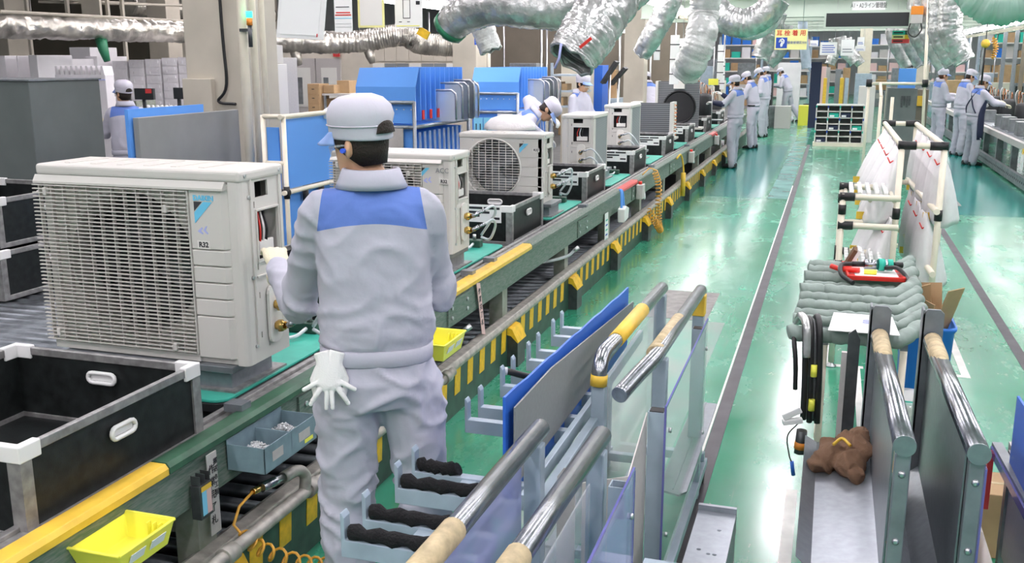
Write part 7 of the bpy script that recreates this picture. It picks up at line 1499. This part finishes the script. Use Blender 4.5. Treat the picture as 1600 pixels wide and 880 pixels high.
for i, (a, b) in enumerate(((A(0, 18, 9), A(290, 33, 12)), (A(-10, -6, 12), A(300, 10, 16)), (A(60, 3, 13), A(300, 9, 15)))): tag(MB().use('column_beige').cyl(a, b, 0.02, 8).build('sprinkler_pipe', None), ('thin beige pipe just above the foil duct', 'thin beige pipe highest above the foil duct', 'thin beige pipe crossing under the roof near the foil duct')[i], 'pipe')
for i, u in enumerate((39, 102, 128, 165, 188)): p = A(u, 20, 13 + i * 0.2); tag(MB().use('column_beige').box((p.x, p.y, 1.9 if i in (0, 4) else 2.45), (p.x + (0.05 if i != 2 else 0.35), p.y + 0.05, 5.6)).build('roof_strut', None), 'beige roof strut %s behind the foil duct' % ('leftmost by the white cartons', 'by the ribbed carton', 'wide, over the foam block', 'over the first tray stack', 'over the middle tray stack')[i], 'strut')
# ---------------------------------------------------------------- hanging sheets, lamp and signs
def hung(name, label, cat, u0, v0, u1, v1, y, m, th=0.006, tilt=0.0):
    a, b = A(u0, v0, y), A(u1, v1, y); t = thing(name, label, cat, ((a.x + b.x) / 2, y, b.z)); w_ = b.x - a.x; h_ = a.z - b.z
    MB().use(m).box((-w_ / 2, 0, 0), (w_ / 2, th, h_)).build('sheet', None, t)
    for s in (-1, 1): MB().use('zinc').cyl((s * w_ * 0.35, th / 2, h_), (s * w_ * 0.35, th / 2, 5.5 - b.z), 0.003, 5).build('hanger_wire', None, t)
    return t, w_, h_
t, w_, h_ = hung('instruction_sheet', 'large blank white sheet in a clear sleeve hanging over the near pipes', 'notice', 428, -12, 505, 60, 5.0, 'white_plastic', 0.008)
MB().use('paper').box((-w_ / 2 + 0.02, -0.003, 0.02), (w_ / 2 - 0.03, -0.0005, h_ - 0.01)).build('paper', None, t); MB().use('ink_red').box((w_ * 0.36, -0.005, 0.012), (w_ * 0.38, -0.003, 0.03)).build('red_clip', None, t)
t.rotation_euler = (math.radians(-8), math.radians(3), 0)
t, w_, h_ = hung('instruction_sheet', 'white instruction sheet with blue heading hanging beside the large blank one', 'notice', 521, -14, 551, 50, 6.6, 'paper')
for z0, z1, x0, x1, m in ((0.93, 0.99, -0.48, 0.48, 'logo_blue'), (0.40, 0.43, -0.45, 0.45, 'ink_red'), (0.46, 0.49, -0.4, 0.4, 'ink_red'), (0.60, 0.62, -0.4, 0.35, 'ink'), (0.33, 0.345, -0.48, 0.48, 'logo_blue'), (0.12, 0.125, -0.45, 0.45, 'steel_grey'), (0.20, 0.205, -0.45, 0.45, 'steel_grey')): MB().box((x0 * w_, -0.0015, z0 * h_), (x1 * w_, 0, z1 * h_)).build('print', m, t)
t, w_, h_ = hung('instruction_sheet', 'yellowed plan sheet hanging between two white sheets', 'notice', 558, -14, 601, 43, 6.8, 'sign_yellow'); MB().box((-w_ * .42, -0.001, h_ * .06), (w_ * .42, 0, h_)).build('print', 'ivory_light', t)
t, w_, h_ = hung('instruction_sheet', 'white drawing sheet with a line sketch hanging near the wrapped duct', 'notice', 616, -14, 660, 43, 7.0, 'paper')
for (x, z, a, b) in ((-0.2, 0.25, 0.02, 0.5), (0.05, 0.25, 0.02, 0.5), (-0.2, 0.25, 0.27, 0.02), (-0.2, 0.75, 0.27, 0.02), (0.28, 0.62, 0.14, 0.10), (-0.35, 0.15, 0.10, 0.02), (-0.05, 0.15, 0.10, 0.02)): MB().box((x * w_, -0.0015, z * h_), ((x + a) * w_, 0, (z + b) * h_)).build('print', 'ink', t)
MB().box((-0.45 * w_, -0.0015, 0.04 * h_), (0.4 * w_, 0, 0.06 * h_)).build('print', 'yellow_plastic', t)
MB().cbox((0.5 * w_, 0.02, -0.04), (0.09, 0.02, 0.06), (0, 0.5, 0)).build('orange_pouch', 'tape_yellow', t)
t, w_, h_ = hung('safety_sign', 'yellow ear protection sign with a blue ear symbol', 'sign', 1211.5, 46, 1260, 77.5, 12.4, 'sign_yellow', 0.02)
text('sign_text', '耳 栓 着 用', h_ * 0.30, (0.0, -0.002, h_ * 0.80), '-y', 'ink_red', t, bold=0.001)
MB().box((-w_ * 0.46, -0.002, h_ * 0.07), (-w_ * 0.11, 0, h_ * 0.60)).build('blue_square', 'ink_blue', t)
MB().use('paper').tube([V(-w_ * 0.285 + w_ * 0.10 * x, -0.004, h_ * 0.34 + h_ * 0.20 * z) for x, z in ((-0.75, 0.1), (-0.35, 0.75), (0.25, 0.95), (0.75, 0.55), (0.7, 0.0), (0.3, -0.35), (0.2, -0.85), (-0.1, -0.95), (-0.2, -0.5), (0.05, -0.05), (0.3, 0.25), (0.0, 0.5), (-0.3, 0.25))], 0.008, 6).build('ear_symbol', None, t)
text('sign_text', '騒音管理区分Ⅱ', h_ * 0.145, (w_ * 0.19, -0.002, h_ * 0.34), '-y', 'ink_blue', t)
t, w_, h_ = hung('display_board', 'long dark line status display under the crossbeam', 'display', 1288.5, 17, 1422.5, 43.5, 16.6, 'beam_green', 0.09); MB().box((-w_ * .475, -0.004, h_ * .10), (w_ * .475, 0, h_ * .86)).build('screen', 'screen_dark', t)
MB().box((-w_ * 0.18, 0.02, h_ * 1.02), (w_ * 0.20, 0.03, h_ * 1.50)).build('name_plate', 'paper', t); text('plate_text', 'A1・A2ライン管理盤', h_ * 0.34, (w_ * 0.01, 0.016, h_ * 1.26), '-y', 'ink', t, narrow=0.62)
t, w_, h_ = hung('beacon_lamp', 'orange beacon lamp next to the dark status display', 'lamp', 1425, 10, 1441, 36, 16.3, 'panel_beige', 0.10); MB().box((-w_ / 2 - 0.004, -0.004, h_ * 0.5), (w_ / 2 + 0.004, 0.104, h_ * 1.02)).build('orange_lens', 'orange_lamp', t, 0.008); MB().use('hose_black').tube(curve_pts([(-w_ * .5, 0.05, 0), (-w_ * .6, 0.05, -0.14), (0, 0.05, -0.2), (w_ * .5, 0.05, -0.1), (w_ * .4, 0.05, 0.0)], 5), 0.01, 6).build('cable', None, t)
t, w_, h_ = hung('status_sign', 'small green, yellow and red status sign below the beacon lamp', 'sign', 1394.5, 48, 1420.5, 67.5, 17.5, 'sign_yellow', 0.02)
for i, m in enumerate(('rail_red', 'sign_yellow', 'teal')): MB().box((-w_ / 2, -0.002, h_ * i / 3), (w_ * 0.22, 0, h_ * (i + 1) / 3)).build('colour_band', m, t); MB().box((w_ * 0.22, -0.003, h_ * i / 3), (w_ / 2, 0, h_ * (i + 1) / 3)).build('lamp_square', ('rail_red', 'tape_yellow', 'kick_green')[i], t); MB().box((-w_ * 0.42, -0.003, h_ * (i + 0.35) / 3), (w_ * 0.12, -0.002, h_ * (i + 0.65) / 3)).build('print', 'ink', t)
for i, (u0, v0, u1, v1, y) in enumerate(((1282, 66, 1307, 86, 22), (1315, 62, 1334, 87, 22.5), (1340, 58, 1350, 72, 24), (1266, 63, 1278, 72, 24), (1336, 72, 1352, 80, 26))):
    t, w_, h_ = hung('hanging_notice', ('white notice with four printed lines over the far aisle', 'plain pale notice over the far aisle beside the printed one', 'small white notice near the crossbeam', 'small notice left of the printed one', 'small low notice beside the plain pale one')[i], 'notice', u0, v0, u1, v1, y, 'paper')
    for j in range(4 if i == 0 else 2): MB().box((-w_ * .38, -0.002, h_ * (0.2 + 0.17 * j)), (w_ * (.3 if j % 2 else .38), 0, h_ * (0.26 + 0.17 * j))).build('print', 'ink_blue' if i != 1 else 'steel_grey', t)
t, w_, h_ = hung('wall_screen', 'blue screen with cyan symbols behind the short hose stub', 'screen', 741, 42, 752, 70, 14.5, 'ink_blue')
for j in range(4):
    for k in range(2): MB().use('sign_cyan').cyl(((-0.2 + 0.4 * k) * w_, -0.004, h_ * (0.15 + 0.23 * j)), ((-0.2 + 0.4 * k) * w_, 0, h_ * (0.15 + 0.23 * j)), w_ * 0.13, 10).build('symbol', None, t)
yn = pb('yellow_notice', 'yellow_plastic', 1107, 123, 1122, 133, 18.0, 0.01, 'bright yellow card on a thin rod above the compressor being wired', 'card'); q = at_y(1114, 128, 18.01); MB().use('zinc').cyl((q.x, 18.016, 0.60), (q.x, 18.016, q.z), 0.008, 6).build('rod', None, yn)
# cable ladder under the lamp rows
for x, z, y0, y1, lab in ((-2.25, 2.52, 15, 38, 'white cable ladder below the lamps over the main conveyor'), (3.25, 2.50, 13, 38, 'cream cable ladder below the lamps over the right bench')):
    t = thing('cable_ladder', lab, 'cable ladder', (x, y0, z))
    for s in (0, 0.12): MB().box((x + s, y0, z), (x + s + 0.02, y1, z + 0.05)).build('side_rail', 'cream_pipe', t, world=True)
    for i in range(40): MB().box((x, y0 + i * 0.57, z), (x + 0.12, y0 + i * 0.57 + 0.03, z + 0.03)).build('rung', 'cream_pipe', t, world=True)
    for i in range(6): MB().use('zinc').cyl((x + 0.06, y0 + 1 + i * 4, z), (x + 0.06, y0 + 1 + i * 4, 5.58), 0.008, 6).build('hanger', None, t, world=True)
t = thing('tool_balancer', 'yellow tool balancer with coiled lead hanging over the right bench', 'hoist', A(1540, 68, 15.0)); MB().use('rail_yellow').ball((0, 0, 0), 0.06, 10, 7).build('drum', None, t); MB().use('dark_steel').cyl((0, 0, 0.05), (0, 0, 1.2), 0.006, 6).build('hook_wire', None, t); MB().use('hose_black').cyl((0, 0, -0.05), (0, 0, -0.55), 0.012, 6).build('lead', None, t)
coil([A(1552, 58, 15.0), A(1556, 75, 15), A(1551, 92, 15)], 9, 0.03, 0.008, m='hose_orange').build('coiled_lead', None, t, world=True)
for i, (u, v0, v1, y, m) in enumerate(((1562, 30, 200, 26.0, 'galvanised'), (1580, 40, 180, 24.2, 'galvanised'), (1593, 50, 150, 23.2, 'wall_brown'), (1530, 60, 150, 29.5, 'machine_grey'))):
    a = A(u, 120, y); b = A(u + 6, 120, y); tag(MB().use(m).box((a.x, y, 0), (b.x, y + 0.08, 5.6)).build('upright_post', None), ('silver post beside the tool balancer', 'silver post behind the right bench', 'brown post at the right bench end', 'grey post behind the aproned worker')[i], 'post')
# ================================================================ the other workers
work = {'L': ((-0.24, 0.06, 1.12), (-0.13, 0.30, 1.14)), 'R': ((0.24, 0.06, 1.12), (0.13, 0.30, 1.14))}
D = math.radians
def foot(u, v): return at_z(u, v, 0)
p = foot(1140, 262); person('worker with dark arm covers and face mask holding a tool over the line', (-1.66, p.y, 0), D(72), {'L': ((-0.24, 0.14, 1.20), (-0.17, 0.38, 1.22)), 'R': ((0.24, 0.14, 1.22), (0.15, 0.34, 1.36))}, head=(0, D(14), 0), sc=0.955, mask=True, sleeves={'L': 0.3, 'R': 0.3}, legs={'L': [(-0.09, 0, 0.90), (-0.10, 0.02, 0.49), (-0.11, -0.02, 0.085)], 'R': [(0.09, 0, 0.90), (0.10, 0.04, 0.49), (0.12, 0.06, 0.085)]})
p = foot(1163, 228); person('worker with black belt leaning over the line between two colleagues', (-1.66, p.y - 0.6, 0), D(76), {'L': ((-0.22, 0.16, 1.14), (-0.14, 0.38, 1.10)), 'R': ((0.24, 0.20, 1.26), (0.10, 0.45, 1.30))}, lean=D(12), head=(0, D(20), 0), sc=0.98, belt=True, glasses=True)
p = foot(1183, 214); person('worker with cream gloves looking down, last but one in the row at the line', (-1.66, p.y, 0), D(80), {'L': ((-0.24, 0.06, 1.10), (-0.12, 0.26, 1.00)), 'R': ((0.24, 0.06, 1.10), (0.10, 0.28, 0.98))}, lean=D(8), head=(0, D(30), 0), sc=1.01, glasses=True, gloves=('glove_cream', 'glove_cream'))
p = foot(1193, 205); person('worker hidden behind the one with cream gloves', (p.x - 0.05, p.y + 1.0, 0), D(85), work, head=(0, D(10), 0), sc=1.0)
p = A(900, 150, 10.6); person('worker bending deep over a side on outdoor unit behind the line', (-3.44, 10.35, 0.0), D(-72), {'L': ((-0.30, 0.30, 1.44), (-0.16, 0.52, 1.28)), 'R': ((0.30, 0.22, 1.24), (0.18, 0.46, 1.08))}, lean=D(48), head=(0, D(18), 0), sc=1.03)
person('worker in white cap and glasses standing upright behind the line', (-3.44, 13.9, 0), D(-112), work, head=(D(8), D(14), 0), sc=1.0, glasses=True)
person('worker seen from behind lifting white foam at the back left', (-7.22, 8.95, 0), D(28), {'L': ((-0.26, 0.12, 1.16), (-0.30, 0.36, 1.26)), 'R': ((0.22, 0.18, 1.14), (0.05, 0.40, 1.16))}, head=(D(42), D(0), 0), sc=0.985, gloves=('glove_cream', 'skin'), glasses=True, capback=True)
p = foot(1499, 243); person('tall worker bowing his head at the right bench', (p.x - 0.04, p.y, 0), D(-68), {'L': ((-0.24, 0.10, 1.12), (-0.10, 0.34, 1.08)), 'R': ((0.23, 0.08, 1.12), (0.14, 0.34, 1.06))}, lean=D(5), head=(0, D(24), 0), sc=1.01)
p = foot(1523, 258); person('worker in navy apron reaching over the right bench', (p.x - 0.08, p.y, 0), D(-68), {'L': ((-0.22, 0.25, 1.24), (-0.14, 0.50, 1.22)), 'R': ((0.24, 0.22, 1.20), (0.16, 0.48, 1.16))}, lean=D(6), head=(0, D(16), 0), sc=0.96, apron=True, hair='hair_brown', gloves=('glove_cream', 'glove_cream'))
p = foot(1461, 236); person('worker with long brown hair wearing cream gloves at the right bench', (p.x, p.y, 0), D(-72), {'L': ((-0.24, 0.08, 1.10), (-0.10, 0.36, 1.12)), 'R': ((0.24, 0.08, 1.10), (0.10, 0.36, 1.08))}, head=(0, D(8), 0), sc=1.0, hair='hair_brown', gloves=('glove_cream', 'glove_cream'))
p = foot(1466, 230); person('worker half hidden behind the long haired one', (p.x, p.y + 0.9, 0), D(-72), work, head=(0, D(8), 0), sc=1.0, hair='hair_brown')
p = foot(1228, 190); person('worker with a blue shoulder mark leaning back on a stool in the far aisle', (p.x, p.y, 0), D(70), {'L': ((-0.24, 0.15, 1.10), (-0.12, 0.40, 1.12)), 'R': ((0.24, 0.15, 1.10), (0.12, 0.40, 1.12))}, lean=D(20), head=(0, D(20), 0), sc=1.0, legs={'L': [(-0.09, 0, 0.90), (-0.11, 0.05, 0.50), (-0.12, -0.22, 0.085)], 'R': [(0.09, 0, 0.90), (0.12, -0.10, 0.50), (0.12, -0.42, 0.085)]})
person('worker turned away behind the line under the white covered hose', (-3.6, 20.6, 0), D(30), work, head=(0, D(20), 0), sc=1.0, lean=D(20))
t = thing('office_stool', 'black five legged stool on castors behind the leaning worker', 'stool', (foot(1262, 190).x, foot(1262, 190).y, 0))
for i in range(5): MB().use('shoe').bar((0, 0, 0.10), (0.28 * math.cos(i * 1.257), 0.28 * math.sin(i * 1.257), 0.06), 0.04).build('leg', None, t); MB().use('shoe').ball((0.28 * math.cos(i * 1.257), 0.28 * math.sin(i * 1.257), 0.03), 0.03, 8, 6).build('castor', None, t)
MB().use('shoe').cyl((0, 0, 0.1), (0, 0, 0.5), 0.03, 8).build('column', None, t); MB().use('shoe').lathe([(0.17, 0.5), (0.18, 0.53), (0.17, 0.56)], (0, 0, 0), 16).build('seat', None, t)

bpy.data.scenes.remove(_bench)
